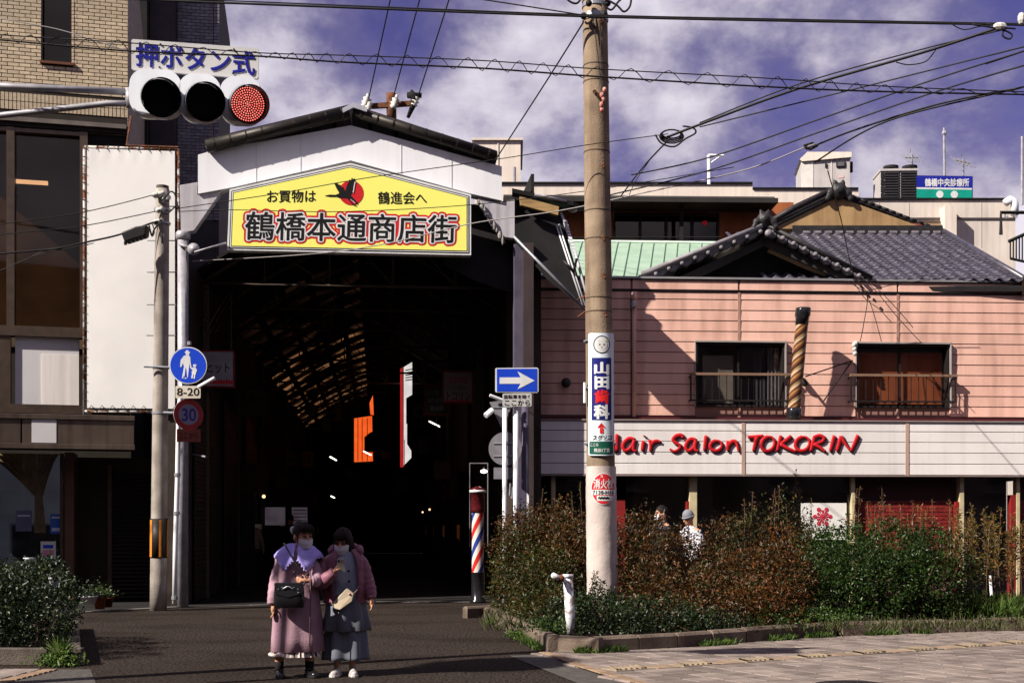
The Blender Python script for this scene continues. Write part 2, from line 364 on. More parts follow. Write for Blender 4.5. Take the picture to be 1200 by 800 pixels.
# edging along the road
em = mat('edging_brick', (.25, .165, .105), (.16, .11, .075), .9, 5, rnd=.2); edg = props(thing('pavement_edging', None, None), kind='structure')
eb = slab(.20, .115, .012).mesh('brick'); eb.materials.append(em)
def along(P, step):
    L = 0; P = [V(p) for p in P]; res = []
    for a, b in zip(P, P[1:]):
        l = (b-a).length; t = -L % step
        while t < l: res.append((a+(b-a)*(t/l), math.atan2((b-a).y, (b-a).x))); t += step
        L += l
    return res
for q, r in along(edge, .21): inst('brick', eb, edg, V((q.x, q.y, .024)), (0, 0, r))
sheet('concrete_apron', [gnd(597, 768.5), gnd(640, 767), gnd(657, 773), gnd(676, 782), gnd(708, 792), gnd(745, 802), gnd(735, 815), gnd(690, 806), gnd(640, 786)], .008, mat('apron', (.075, .068, .062), (.05, .044, .04), .9, 8, bump=.6))
# manhole cover
mh = MB(); c = gnd(1000, 806); mh.lathe([(.36, 0), (.36, .03), (.34, .034)], c+V((0, 0, .004)), n=32)
for i in range(-5, 6):
    for j in range(-5, 6):
        if (i*i+j*j) < 25: mh.box(c.x+i*.058-.016, c.x+i*.058+.016, c.y+j*.058-.016, c.y+j*.058+.016, .034, .042)
props(mh.build('manhole_cover', mat('cast_iron', (.02, .02, .022), None, .5, 8, metal=.5)), 'round cast iron manhole cover set in the pink pavement', 'manhole cover')

# ---- planting bed kerb
bedk = thing('planting_bed', 'kerbed planting bed full of brown and green shrubs in front of the hair salon', 'planting bed')
bk = [V((2, 22.3, 0)), V((-.1, 22.3, 0)), V((-.48, 22.0, 0))]+bedline
kb = MB(); kb.loft([[(x, y, z) for x, y in ((-.295, -.0), (.295, -.0), (.295, .14), (-.295, .14))] for z in (0,)]+[[(x, y, z) for x, y in ((-.295, .0), (.295, .0), (.295, .14), (-.295, .14))] for z in (.19,)]+[[(x, y, .225) for x, y in ((-.285, .03), (.285, .03), (.285, .12), (-.285, .12))]])
kme = kb.mesh('kerb_stone'); kme.materials.append(kerbm)
for q, r in along(bk, .61): inst('kerb_stone', kme, bedk, V((q.x, q.y, -.02+rnd.uniform(-.012, .012)))+V((math.cos(r), math.sin(r), 0))*.3, (rnd.uniform(-.03, .03), 0, r+rnd.uniform(-.02, .02)), (1, 1, rnd.uniform(.95, 1.08)))
soil = mat('soil', (.03, .02, .014), (.018, .012, .009), .95, 6, bump=.8)
mb = MB(); P = bk+[V((14, 22.3, 0))]; mb.add([(p.x, p.y+.07, .14) for p in P], [tuple(range(len(P)))]); mb.f[0] = mb.f[0]
mb.build('soil', soil, bedk)

# ---- left planter box and pavement
pl = thing('planter', 'low concrete planter with a clipped dark green hedge at the left road corner', 'planter')
A0 = gnd(95, 779.5); A1 = gnd(-60, 779.5); A2 = gnd(92, 737); A3 = V((-16, A2.y, 0)); pc = mat('planter_concrete', (.11, .09, .075), (.06, .05, .042), .92, 4, bump=.5, streak=.5)
dr = (A2-A0).normalized(); nr = V((-dr.y, dr.x, 0))
MB().ob(A1+V((-4, 0, 0)), A0-A1+V((4, 0, 0)), V((0, .13, 0)), V((0, 0, .19))).build('kerb_wall', pc, pl, bevel=.012)
MB().ob(A0+dr*.14, A2-A0-dr*.14, nr*.13, V((0, 0, .185))).build('kerb_wall', pc, pl, bevel=.012)
mb = MB(); mb.add([(A1.x-4, A1.y+.1, .12), (A0.x-.05, A0.y+.1, .12), (A2.x-.05, A2.y, .12), (A3.x, A3.y, .12)], [(0, 1, 2, 3)]); mb.build('soil', soil, pl)
lp = props(thing('left_pavement', None, None), kind='structure')
sheet('left_pavement_bed', [gnd(-120, 784), gnd(106, 784), gnd(118, 815), gnd(-150, 815)], .004, mat('apron'.replace('apron', 'left_apron'), (.085, .075, .068), (.045, .04, .037), .9, 14, bump=.8))
a, b = gnd(50, 785), gnd(40, 812)
lpm = slab(.40, .30, .014).mesh('paver'); lpm.materials.append(mat('tan_paver', (.21, .17, .15), (.14, .11, .10), .9, 5, rnd=.15))
for i in range(6):
    for j in range(4):
        inst('paver', lpm, lp, (a.x-.21-i*.41-(.03*j), a.y-.17-j*.31, .007), (0, 0, 0))
for j in range(11): inst('brick', eb, lp, (a.x+.09-.01*j, a.y-.07-j*.12, .007), (0, 0, 0), (.75, .95, 1))

# ================================================================== TILED BUILDING (left)
LF = FR(at(150, 300, 26), (4, 1)); LF.ref = 150
tb = thing('tiled_building', 'buff brick tiled building with dark upstairs windows at the left', 'building', (LF.P.x-5, LF.P.y+4, 0))
backing = mat('mortar_dark', (.030, .024, .020), None, .95)
btile = mat('buff_tile', (.58, .465, .33), (.44, .35, .245), .6, 20, rnd=.14)
uL = LF.U(-90); z1 = LF.Z(118); z2 = LF.Z(138); zT = 14.6
w0, w1, zw0, zw1 = LF.U(50), LF.U(84), LF.Z(80), zT
mb = MB(); depth = -12
for (a, b, c, d) in ((uL, w0, LF.Z(157), zT), (w1, -.012, LF.Z(157), zT), (w0, w1, LF.Z(157), zw0)): LF.ubox(mb, a, b, c, d, -.30, -.012)
LF.ubox(mb, uL, -.02, .0, LF.Z(157), -12, -1.75)
LF.ubox(mb, uL, -.02, LF.Z(157), zT, -12, -.305)
mb.build('wall', backing, tb)
def bricks(F, parent, u0, u1, z0, z1, bw, bh, g, o0, o1, m, holes=(), indiv=300, name='brick', bond=.5, seed=1, key=None, jit=.0):
    r = random.Random(seed); L = []; row = 0; z = z1-bh
    while z >= z0-1e-4:
        u = u1-(bw+g)*(bond if row % 2 else 0); 
        if row % 2: L.append((u+g, u1, z))
        while u > u0+.02:
            a = max(u0, u-bw); L.append((a, u, z)); u -= bw+g
        z -= bh+g; row += 1
    out_ = []
    for a, b, z in L:
        segs = [(a, b)]
        for h in holes:
            if z+bh > h[2]+.002 and z < h[3]-.002:
                ns = []
                for s0, s1 in segs:
                    if s1 <= h[0] or s0 >= h[1]: ns.append((s0, s1)); continue
                    if s0 < h[0]: ns.append((s0, h[0]))
                    if s1 > h[1]: ns.append((h[1], s1))
                segs = ns
        for s0, s1 in segs:
            if s1-s0 > .02: out_.append((s0, s1, z))
    if key: out_.sort(key=key)
    base = {}
    for s0, s1, z in out_[:indiv]:
        w = round(s1-s0, 3)
        if w not in base:
            q = MB(); t = .003; q.loft([[(x, y, zz) for x, zz in ((0, 0), (w, 0), (w, bh), (0, bh))] for y in (o1-o0, t)]+[[(x, 0, zz) for x, zz in ((t, t), (w-t, t), (w-t, bh-t), (t, bh-t))]])
            me = q.mesh(name); me.materials.append(m); base[w] = me
        inst(name, base[w], parent, F.pt(s0, z, o1+r.uniform(-jit, jit)), F.rot())
    if len(out_) > indiv:
        q = MB()
        for s0, s1, z in out_[indiv:]: F.ubox(q, s0, s1, z, z+bh, o0, o1+r.uniform(-jit, jit))
        props(q.build('distant_'+name if indiv else name, m, parent), kind='stuff')
bricks(LF, tb, uL, -.004, z1, zT-.1, .205, .062, .014, -.012, 0, btile, [(w0-.03, w1+.03, zw0-.05, zw1)], 300, key=lambda t: (t[2]-8)**2*.3+t[0]**2*.1, jit=.002)
# upright course along the bottom edge
q = MB(); u = -.004; k = 0; me = None
me = MB(); hgt = (z1-z2-.03)/2; me.ob((0, 0, 0), (.062, 0, 0), (0, .012, 0), (0, 0, hgt)); me = me.mesh('brick'); me.materials.append(btile)
q = MB()
while u > uL:
    for j in range(2): LF.ubox(q, u-.062, u, z2+j*(hgt+.014), z2+j*(hgt+.014)+hgt, -.012, .0)
    u -= .076
props(q.build('soldier_course_tiles', btile, tb), kind='stuff')
# small window with lit reveal
wm = mat('dark_window_frame', (.022, .018, .018), None, .4, metal=.3)
fr = MB(); LF.ubox(fr, w0-.03, w0, zw0, zw1, -.2, .01); LF.ubox(fr, w1-.05, w1, zw0, zw1, -.2, -.13); LF.ubox(fr, w0, w1-.05, zw0, zw0+.05, -.2, -.13)
fo = fr.build('window', wm, tb); q = MB(); LF.ubox(q, w0, w1-.05, zw0+.05, zw1, -.17, -.16); q.build('pane', dglass, fo)
q = MB(); LF.ubox(q, w0-.05, w1+.06, zw0-.05, zw0, -.12, .05); q.build('sill', mat('brown_sill', (.13, .05, .025), None, .6), fo)
q = MB(); zz = zw0
while zz < zw1: LF.ubox(q, w1, w1+.012, zz, zz+.062, -.13, 0); LF.ubox(q, w1+.015, w1+.04, zz, zz+.062, -.012, .008); zz += .076
props(q.build('reveal_tiles', btile, tb), kind='stuff')
# right side face, tiled in a darker copy that carries its shade
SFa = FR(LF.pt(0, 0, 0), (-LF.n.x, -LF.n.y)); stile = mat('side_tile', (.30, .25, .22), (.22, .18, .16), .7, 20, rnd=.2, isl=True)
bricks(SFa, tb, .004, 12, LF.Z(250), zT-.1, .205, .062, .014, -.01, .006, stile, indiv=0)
# stepped soffit
sf = mat('grey_soffit', (.16, .13, .12), (.11, .09, .08), .6, 3)
for i, (ya, yb, o_) in enumerate(((139, 146, -.02), (147, 152, .05), (153, 158, -.08))):
    q = MB(); LF.ubox(q, uL, -.03, LF.Z(yb), LF.Z(ya), -.4, o_); q.build('cornice_strip', sf, tb)
# upstairs glazing
alu = mat('bronze_aluminium', (.12, .085, .065), (.09, .065, .05), .35, 6, metal=.6)
wz0, wz1 = LF.Z(386), LF.Z(158); mul = [LF.U(x) for x in (-60, 12, 98)]
wi = MB()
for x in mul: LF.ubox(wi, x-.075, x+.075, wz0-.2, wz1, -.28, -.02)
LF.ubox(wi, uL, mul[2], wz0-.20, wz0, -.30, .0); LF.ubox(wi, uL, mul[2], wz1-.08, wz1-.002, -.30, -.05)
wo = wi.build('window', alu, tb)
for a, b in ((mul[0], mul[1]), (mul[1], mul[2])):
    q = MB(); LF.ubox(q, a+.075, b-.075, wz0, wz1-.08, -.20, -.185); q.build('pane', dglass, wo)
q = MB(); LF.ubox(q, mul[2]+.075, -.02, LF.Z(480), wz1, -1.4, -.12); q.build('dark_return_panel', blackm, tb)
q = MB(); LF.ubox(q, uL, mul[2], wz0-.2, wz1, -1.75, -1.7); q.build('room_wall', mat('room_wall', (.11, .075, .045), (.05, .033, .02), .9, .9), tb)
for _k, a in enumerate((LF.U(-55), LF.U(10))):
    q = MB(); LF.ubox(q, a, a+.65, LF.Z(210), LF.Z(206), -.9, -.82); props(q.build('strip_light', mat('lamp_warm', (1, .82, .6), None, emit=1.6)), ['warm tube glowing left of the mullion behind the dark upstairs window', 'warm tube glowing right of the mullion behind the dark upstairs window'][_k], 'strip light', 'upstairs tube lights')
# brown frames and white panel below
pz0, pz1 = LF.Z(476), LF.Z(393)
wp = mat('white_panel', (.56, .54, .55), (.50, .48, .49), .5, 1); q = MB(); LF.ubox(q, LF.U(17), LF.U(92), pz0, pz1, -.2, -.10); q.build('white_panel', wp, tb)
q = MB(); LF.ubox(q, LF.U(48), LF.U(92), pz0+.01, LF.Z(417), -.1, -.085); q.build('paper_sheet', mat('panel_paper', (.78, .73, .70), (.7, .65, .62), .6, .8, streak=.3), tb)  # lighter sheet painted for the sunlit right part of the white panel
q = MB(); LF.ubox(q, uL, LF.U(97), LF.Z(486), pz0, -.2, .0); LF.ubox(q, uL, LF.U(12), pz0, wz0-.2, -.2, -.03); q.build('panel_frame', alu, tb)
# shop canopy band of bronze panels
cz0, cz1 = LF.Z(527, .8), LF.Z(487, .8); cu1 = LF.U(158, .8)
q = MB(); LF.ubox(q, uL-1, cu1-.02, cz0+.03, cz1-.03, -.3, .74); q.build('canopy_box', blackm, tb)
canm = mat('bronze_sheet', (.22, .17, .135), (.15, .11, .09), .32, 1.2, metal=.75, streak=.5)
xs = [LF.U(x, .8) for x in (-90, 25, 158)]
for i in range(2):
    q = MB(); LF.ubox(q, xs[i]+.015, xs[i+1]-.015, cz0+.1, cz1-.1, .741, .79); q.build('canopy_panel', canm, tb, bevel=.006)
q = MB(); LF.ubox(q, uL-1, cu1, cz1-.1, cz1, .741, .83); LF.ubox(q, uL-1, cu1, cz0, cz0+.1, .741, .81); q.build('canopy_trim', canm, tb, bevel=.008)
q = MB(); LF.ubox(q, LF.U(37, .8), LF.U(66, .8), LF.Z(520, .8), LF.Z(491, .8), .79, .80); q.build('white_patch', wp, tb)
# recessed ground floor
q = MB(); LF.ubox(q, uL, LF.U(222), 0, cz0-.05, -1.8, -1.2); q.build('ground_floor_wall', mat('brown_cladding', (.032, .018, .012), (.022, .013, .009), .6, 1.5, streak=.5), tb)
q = MB(); LF.ubox(q, LF.U(74), LF.U(85), 0, cz0, -1.2, -.3); q.build('pillar', mat('brown_pillar', (.13, .07, .045), (.09, .05, .035), .5, 3), tb)
# shop window
sw = MB(); a, b = LF.U(-90), LF.U(68); zb, zt = LF.Z(662), LF.Z(531)
LF.ubox(sw, b, b+.07, zb-.5, zt, -.5, -.36); LF.ubox(sw, a, b, zb-.06, zb, -.5, -.36); LF.ubox(sw, a, b, 0.0, zb-.06, -.5, -.40)
so = sw.build('shop_window', alu, tb); q = MB(); LF.ubox(q, a, b, zb, zt, -.46, -.45); q.build('pane', glass, so)
q = MB(); LF.ubox(q, a, b, 0, cz0, -1.19, -1.1); q.build('backing_wall', mat('blue_grey_wall', (.035, .040, .065), (.02, .024, .04), .8, 1.2), so)
cur = mat('ochre_curtain', (.55, .42, .20), (.36, .27, .13), .8, 5)
def drape(pts_top, pts_bot, n=22, amp=.03, o_=-.62):
    q = MB(); rings = []
    for k in range(13):
        t = k/12; row = []
        for i in range(n+1):
            s = i/n; x = pts_top[0]+(pts_top[1]-pts_top[0])*s; xb = pts_bot[0]+(pts_bot[1]-pts_bot[0])*s
            e = t**.7; z = zt+(pts_bot[2]-zt)*t; row.append(LF.pt(x+(xb-x)*e, z, o_+amp*math.sin(i*1.5+k*.2)))
        rings.append(row)
    q.loft(rings, cap=False, closed=False); return q
drape((LF.U(-30), LF.U(40)), (LF.U(35), LF.U(44), LF.Z(580))).build('curtain', cur, so, True)
drape((LF.U(30), LF.U(66)), (LF.U(36), LF.U(46), LF.Z(580)), o_=-.66).build('curtain', cur, so, True)
q = drape((LF.U(36), LF.U(46)), (LF.U(36), LF.U(50), LF.Z(620)), 10, .02)
q.v = [(x, y, z) for x, y, z in q.v]; q2 = MB(); rr = []
for k in range(9):
    t = k/8; rr.append([LF.pt(LF.U(36)+(LF.U(50)-LF.U(36))*(i/10)*(0.7+.3*t), LF.Z(580+44*t), -.63+.02*math.sin(i*2)) for i in range(11)])
q2.loft(rr, cap=False, closed=False); q2.build('curtain_tail', cur, so, True)
def poster(x0, y0, x1, y1, o_, m, label, lines=()):
    q = MB(); LF.ubox(q, LF.U(x0), LF.U(x1), LF.Z(y1), LF.Z(y0), o_, o_+.012); p = q.build('poster', m); props(p, label, 'poster')
    for (a0, b0, a1, b1, mm) in lines:
        q = MB(); LF.ubox(q, LF.U(a0), LF.U(a1), LF.Z(b1), LF.Z(b0), o_+.0125, o_+.016); q.build('printed_block', mm, p)
    return p
poster(56, 602, 70, 625, -.449, mat('poster_blue', (.03, .12, .45), None, .5), 'small blue notice stuck to the shop window beside the curtain', [(58, 605, 68, 607, wink), (58, 618, 68, 622, mat('pale_print', (.5, .55, .7), None))])
poster(45, 634, 63, 659, -.40, signw, 'framed white poster with a pink block above the planter hedge', [(48, 638, 60, 642, blue), (47.5, 644, 61, 652, mat('pink_print', (.6, .25, .33), None)), (47.5, 653, 61, 656, mat('green_print', (.1, .3, .25), None))])
poster(15, 598, 34, 622, -.449, mat('grey_notice', (.12, .13, .2), None), 'pale grey sheet taped inside the left shop window', [(17, 603, 32, 605, mat('pale_print', (.5, .5, .6), None))])
# roller shutters to the right of the pillar
shm = mat('dark_shutter', (.030, .023, .019), (.02, .016, .014), .6, 2, metal=.2)
def shutter(F, parent, u0, u1, z0, z1, o_, h=.085, name='slat', m=shm):
    z = z0; me = None
    while z+h <= z1:
        if me is None:
            q = MB(); w = u1-u0; q.add([(0, 0, 0), (w, 0, 0), (w, -.025, h*.45), (0, -.025, h*.45), (0, 0, h*.9), (w, 0, h*.9), (0, .02, h*.9), (w, .02, h*.9), (0, .02, 0), (w, .02, 0)],
                [(0, 1, 2, 3), (3, 2, 5, 4), (4, 5, 7, 6), (0, 3, 4, 6, 8), (1, 9, 7, 5, 2), (8, 9, 1, 0)])
            me = q.mesh(name); me.materials.append(m)
        inst(name, me, parent, F.pt(u0, z, o_), F.rot()); z += h
s1 = thing('roller_shutter', 'closed dark roller shutter between the brown pillar and the left concrete pole', 'shutter', LF.pt(LF.U(110), 0, -1.1))
shutter(LF, s1, LF.U(127), LF.U(180), .02, cz0-.3, -1.17)
q = MB(); LF.ubox(q, LF.U(122), LF.U(127), 0, cz0-.2, -1.2, -1.1); LF.ubox(q, LF.U(180), LF.U(184), 0, cz0-.2, -1.2, -1.1); q.build('frame', alu, s1)

# ================================================================== billboard of white cloth on a rusty frame
BF = FR(LF.pt(0, 0, .75), (9, 1)); BF.ref = 150
bb = thing('cloth_billboard', 'tall blank white cloth billboard laced to a rusty frame over the canopy', 'billboard', BF.pt(0, BF.Z(486), 0))
bu0, bu1, bz0, bz1 = BF.U(99), BF.U(209), BF.Z(482), BF.Z(174)
q = MB(); nx, nz = 26, 60; rr = []
for j in range(nz+1):
    row = []
    for i in range(nx+1):
        s, t = i/nx, j/nz; e = .003*math.sin(s*9+t*2)*(1-t)+.0015*math.sin(t*14+math.sin(s*4)*2)*math.exp(-6*min(s, 1-s))+.02*math.sin(s*math.pi)*math.sin(t*math.pi)
        if t > .95: e += .003*math.sin(s*40)
        row.append(BF.pt(bu0+.06+(bu1-bu0-.12)*s, bz0+.06+(bz1-bz0-.10)*t, .05+e))
    rr.append(row)
q.loft(rr, cap=False, closed=False); q.build('cloth', cloth, bb, True)
q = MB()
for a, b in (((bu0, bz0), (bu1, bz0)), ((bu0, bz1), (bu1, bz1)), ((bu0, bz0-.1), (bu0, bz1)), ((bu1, bz0-.1), (bu1, bz1))):
    q.tube([BF.pt(a[0], a[1], 0), BF.pt(b[0], b[1], 0)], .032, 8)
q.tube([BF.pt(bu1-.12, bz0, -.02), BF.pt(bu1-.12, bz1, -.02)], .02, 6)
q.build('frame', rustp, bb, True)
for z in (bz0+.4, bz0+2.6, bz1-.4):
    for u in (bu0+.2, bu1-.9): MB().tube([BF.pt(u, z, 0), BF.pt(u, z, -.75)], .03, 6).build('bracket', rust, bb)
q = MB()
q.tube([BF.pt(bu1, bz1+.05, 0), BF.pt(bu1-1.0, bz1+.05, 0), BF.pt(bu1-1.0, bz1+.8, -.5)], .025, 6)
q.build('bracket', rust, bb)
q = MB(); k = 0
for z in np.arange(bz0+.05, bz1, .17): 
    for u, s in ((bu0, 1), (bu1, -1)): q.tube([BF.pt(u-s*.03, z+.02, .03), BF.pt(u+s*.05, z, .068)], .008, 4)
for u in np.arange(bu0+.05, bu1, .20):
    q.tube([BF.pt(u, bz0-.02, .04), BF.pt(u+.10, bz0+.11, .08), BF.pt(u+.2, bz0-.02, .04)], .008, 4)
    q.tube([BF.pt(u, bz1-.06, .07), BF.pt(u, bz1+.04, .03)], .009, 4)
props(q.build('lacing', mat('lacing_rope', (.05, .035, .03), None), bb), kind='stuff')

# ================================================================== grey brick tower behind
TF = FR(at(208, 300, 36), (6, 1)); TF.ref = 230
tw = thing('brick_tower', 'tall blue grey brick apartment tower rising behind the traffic signal', 'building', TF.P.copy())
u1 = TF.U(257)
q = MB(); TF.ubox(q, -2.0, u1-.01, 0, 17.5, -6, -.012); q.build('wall', mat('tower_mortar', (.05, .045, .05), None, .9), tw)
ttile = mat('grey_tower_brick', (.19, .18, .21), (.13, .12, .15), .7, 10, rnd=.25, isl=True)
bricks(TF, tw, 0, u1-.17, TF.Z(260), 17.4, .23, .075, .016, -.012, 0, ttile, indiv=0)
bricks(TF, tw, u1-.15, u1, TF.Z(260), 17.4, .15, .075, .016, -.012, .03, ttile, indiv=0, name='corner_brick', bond=0)
q = MB(); TF.ubox(q, -.7, -.03, 0, 17.4, -.01, .5); q.build('stair_shaft', mat('dark_shaft', (.045, .035, .045), (.03, .024, .03), .7, 2), tw)
q = MB(); TF.ubox(q, -1.5, -.72, 0, 17.4, -.01, 1.0); q.build('stair_shaft', blackm, tw)
# ================================================================== ARCADE GATE
def inset(P, d):
    """inset of a convex polygon given in photo pixels"""
    n = len(P); A = sum(P[i][0]*P[(i+1) % n][1]-P[(i+1) % n][0]*P[i][1] for i in range(n)); s = 1 if A > 0 else -1; L = []
    for i in range(n):
        a, b = V(P[i]), V(P[(i+1) % n]); e = (b-a).normalized(); q = V((-e.y, e.x))*d*s; L.append((a+q, e))
    R_ = []
    for i in range(n):
        (p, e), (q, f) = L[i-1], L[i]; c = e.x*f.y-e.y*f.x; t = ((q.x-p.x)*f.y-(q.y-p.y)*f.x)/c; R_.append((p.x+e.x*t, p.y+e.y*t))
    return R_
def fprism(F, P, o0, o1, mb=None):
    mb = mb or MB(); return mb.prism([F.P2(x, y, o1) for x, y in P], F.n*(o0-o1))
gate = thing('arcade_gate', 'white gabled gate with a black roof over the dark entrance of the shopping arcade', 'gate', (AF.P.x, AF.P.y, 0))
fas = mat('gate_white', (.72, .72, .75), (.67, .67, .71), .5, 1.2, streak=.10)
L_ = [(232, 181.5), (250, 178), (330, 163), (418, 147), (418, 188), (272, 221), (270, 219.5), (232, 227)]
fprism(AF, [(232, 181.5), (250, 176), (411, 147), (411, 188), (272, 219.5), (232, 227)], -.35, 0).build('fascia', fas, gate)
fprism(AF, [(411.01, 147), (588, 195), (588, 235), (552, 227), (411.01, 188)], -.35, 0).build('fascia', fas, gate)
# panel seams and roof-edge flashings, standing a little proud
q = MB()
for x in (300, 352, 470, 529): 
    ya, yb = (177+(147-177)*(x-250)/161 if x < 411 else 147+48*(x-411)/177), (219.5-31.5*(x-272)/139 if x < 411 else 188+39*(x-411)/141)
    fprism(AF, [(x, ya+1), (x+.5, ya+1), (x+.5, yb-1), (x, yb-1)], 0, .008, q)
q.build('fascia_seam', mat('seam_grey', (.5, .5, .54), None), gate)
# black roof
UR0 = AF.U(607, 0)
RF = .06
rb = mat('roof_black', (.016, .014, .013), (.028, .022, .018), .45, 4, metal=.3)
def slope(px0, py0, px1, py1, th, name='roof_slope'):
    a, b = AF.P2(px0, py0, RF), AF.P2(px1, py1, RF); q = MB().prism([a, b, b-V((0, 0, th)), a-V((0, 0, th))], -AF.n*3.2); return q
slope(240, 163, 411, 122, .13).build('roof_slope', rb, gate); slope(411.5, 122, 583, 178, .13).build('roof_slope', rb, gate)
q = MB().tube([AF.P2(242, 172, RF+.06), AF.P2(409, 131, RF+.06)], .125, 10); q.build('gutter', rb, gate, True)
q = MB().tube([AF.P2(414, 131, RF+.06), AF.P2(581, 183, RF+.06)], .105, 10); q.build('gutter', rb, gate, True)
q = MB()
for i in range(9):
    for (x0, y0, x1, y1) in ((242, 172, 409, 131), (414, 131, 581, 183)):
        t = (i+.5)/9; c = AF.P2(x0+(x1-x0)*t, y0+(y1-y0)*t, RF+.06); d = (AF.P2(x1, y1, RF)-AF.P2(x0, y0, RF)).normalized(); q.tube([c, c+d*.03], .131 if x0 < 300 else .111, 10)
props(q.build('gutter_clip', rb, gate), kind='stuff')
fprism(AF, [(401, 127), (414, 120), (430, 125.5), (430, 131), (414, 126), (402, 132)], RF-.3, RF+.21).build('ridge_cap', mat('zinc', (.45, .46, .52), None, .4, metal=.3), gate)
q = MB()
for t in (.12, .3, .48, .66, .84):
    for s in (-1, 1):
        x = 411+s*171*t; y = 130+(t*42 if s < 0 else t*54); fprism(AF, [(x, y), (x+4, y+1), (x+4, y+22), (x, y+22)], -.6, -.36, q)
q.build('roof_bracket', rb, gate)
# flanks
flank = mat('flank_grey', (.48, .46, .50), (.38, .36, .40), .6, 2, streak=.5)
fprism(AF, [(210.5, 217), (231, 213.5), (231, 228.5), (259, 224), (227, 270), (212, 272)], -.3, -.05).build('side_flap', flank, gate)
fprism(AF, [(560, 233), (588, 238), (588, 236), (603, 234), (603, 279), (588, 277), (575, 258)], -.3, -.05).build('side_flap', flank, gate)
fprism(AF, [(520, 240), (606, 240), (606, 345), (560, 330), (520, 310)], -.5, -.42).build('back_board', blackm, gate)
q = MB()
for i in range(9): t = i/8; q.ball(AF.P2(561+28*t, 236+45*t, 0), (.02+.02*(i % 2), .03, .05+.03*(i % 3)), 6, 4)
props(q.build('torn_edge', mat('torn_edge', (.3, .28, .26), None, .9), gate), kind='stuff')
# the yellow sign
sg = thing('arcade_sign', 'yellow house-shaped sign with a crane, red disc and kanji outlined in red', 'sign', AF.P2(411, 296, .1))
SP = [(266, 293), (552, 299), (552, 228), (411, 191), (269, 222)]
yel = mat('sign_yellow', (.82, .79, .17), (.79, .75, .16), .4, .8)
fprism(AF, SP, .02, .24).build('box', wink, sg)
fprism(AF, inset(SP, 2.2), .24, .246).build('border_line', ink, sg); fprism(AF, inset(SP, 3.2), .246, .25).build('border_band', wink, sg)
fprism(AF, inset(SP, 4.4), .25, .254).build('border_line', ink, sg)
fprism(AF, inset(SP, 5.2), .254, .259).build('face', yel, sg)
def ftext(body, bl, br, tl, m, parent, bold=0, o=.262, dep=.003, base=None, F=AF, name='lettering'):
    return text(name, body, (F.P2(*bl, o), F.P2(*br, o), F.P2(*tl, o)), 0, 0, 0, 0, 0, m, parent, bold, dep, base)
B = ((287, 280.5), (534, 284.5), (288, 248)); T = '鶴橋本通商店街'
_, bs = ftext(T, *B, ink, sg, .012, .2685, .002)
ftext(T, *B, red, sg, .125, .2605, .002, base=bs); ftext(T, *B, wink, sg, .062, .2645, .002, base=bs)
ftext('お買物は', (313, 237.5), (370, 237), (313, 223), ink, sg, .012); ftext('鶴進会へ', (443, 239), (500, 239.5), (443, 224.5), ink, sg, .012)
def disc(F, cx, cy, r, o0, o1, m, parent, name, n=40):
    c = F.P2(cx, cy, o1); rr_ = (F.P2(cx+r, cy, o1)-c).length; q = MB(); q.prism([c+F.u*math.cos(2*math.pi*i/n)*rr_+V((0, 0, 1))*math.sin(2*math.pi*i/n)*rr_ for i in range(n)], F.n*(o0-o1)); return q.build(name, m, parent)
disc(AF, 411.5, 226, 14.5, .259, .264, red, sg, 'red_disc')
def crop5(P): return [(220+x/3, 100+y/3) for x, y in P]
cr = [[(481, 388), (500, 384), (520, 385), (532, 380), (545, 372), (575, 372), (570, 392), (552, 397), (535, 396), (522, 391), (500, 391)],
      [(514, 342), (520, 345), (526, 343), (530, 350), (536, 349), (540, 357), (547, 358), (556, 378), (548, 385), (534, 380), (524, 364)],
      [(552, 380), (560, 350), (566, 340), (569, 330), (574, 334), (577, 324), (581, 332), (586, 326), (589, 337), (586, 350), (582, 362), (578, 376), (572, 386), (560, 388)],
      [(560, 388), (572, 386), (586, 400), (597, 412), (594, 418), (582, 408), (570, 399), (556, 396)],
      [(560, 396), (566, 398), (582, 416), (592, 421), (590, 424), (578, 418)]]
for i, P in enumerate(cr):
    fprism(AF, crop5(P), .264, .268+.0012*i).build('crane', ink, sg)
    
for P in ([(586, 340), (590, 338), (583, 378), (580, 376)], [(571, 400), (574, 401), (590, 413), (587, 413)]):
    fprism(AF, crop5(P), .264, .2755).build('crane_feather', wink, sg)
# cross arm with insulators behind the ridge
ca = thing('rusty_crossarm', 'rusty cross arm on a pole with three insulators above the arcade roof', 'power pole', at(459, 150, 29.5))
AF.ubox(_sb := MB(), UR0+.30, UR0+.36, 7.15, 8.6, -2.3, -.31); _sb.build('side_board', blackm, gate)  # board added to the gate so its shadow falls on the salon wall
q = MB(); X0, X1 = at(431, 124, 29.5), at(488, 120, 29.5); q.ob(X0-V((0, 0, .06)), X1-X0, V((0, .09, 0)), V((0, 0, .11))); q.build('crossarm', rust, ca)
q = MB().tube([at(459, 150, 29.6), at(458.5, 110, 29.6)], .115, 10); q.build('pole', rust, ca, True)
pin = mat('porcelain', (.55, .53, .5), None, .25)
for x, y in ((429, 118), (432, 124), (487, 117), (463, 119)):
    c = at(x, y, 29.4); MB().lathe([(.03, -.18), (.09, -.12), (.05, -.1), (.1, -.04), (.05, -.02), (.09, .05), (.04, .08), (.03, .16)], c, (.3, 0, 1), 10).build('insulator', pin, ca, True)
MB().tube([at(480, 110, 29.4), at(486, 114, 29.4), at(484, 124, 29.4), at(478, 138, 29.4)], [.12, .1, .07, .04], 6).build('fuse_cutout', blackm, ca, True)
MB().tube([at(477, 111, 29.4), at(494, 112, 29.4)], .06, 6).build('fuse_arm', blackm, ca, True)

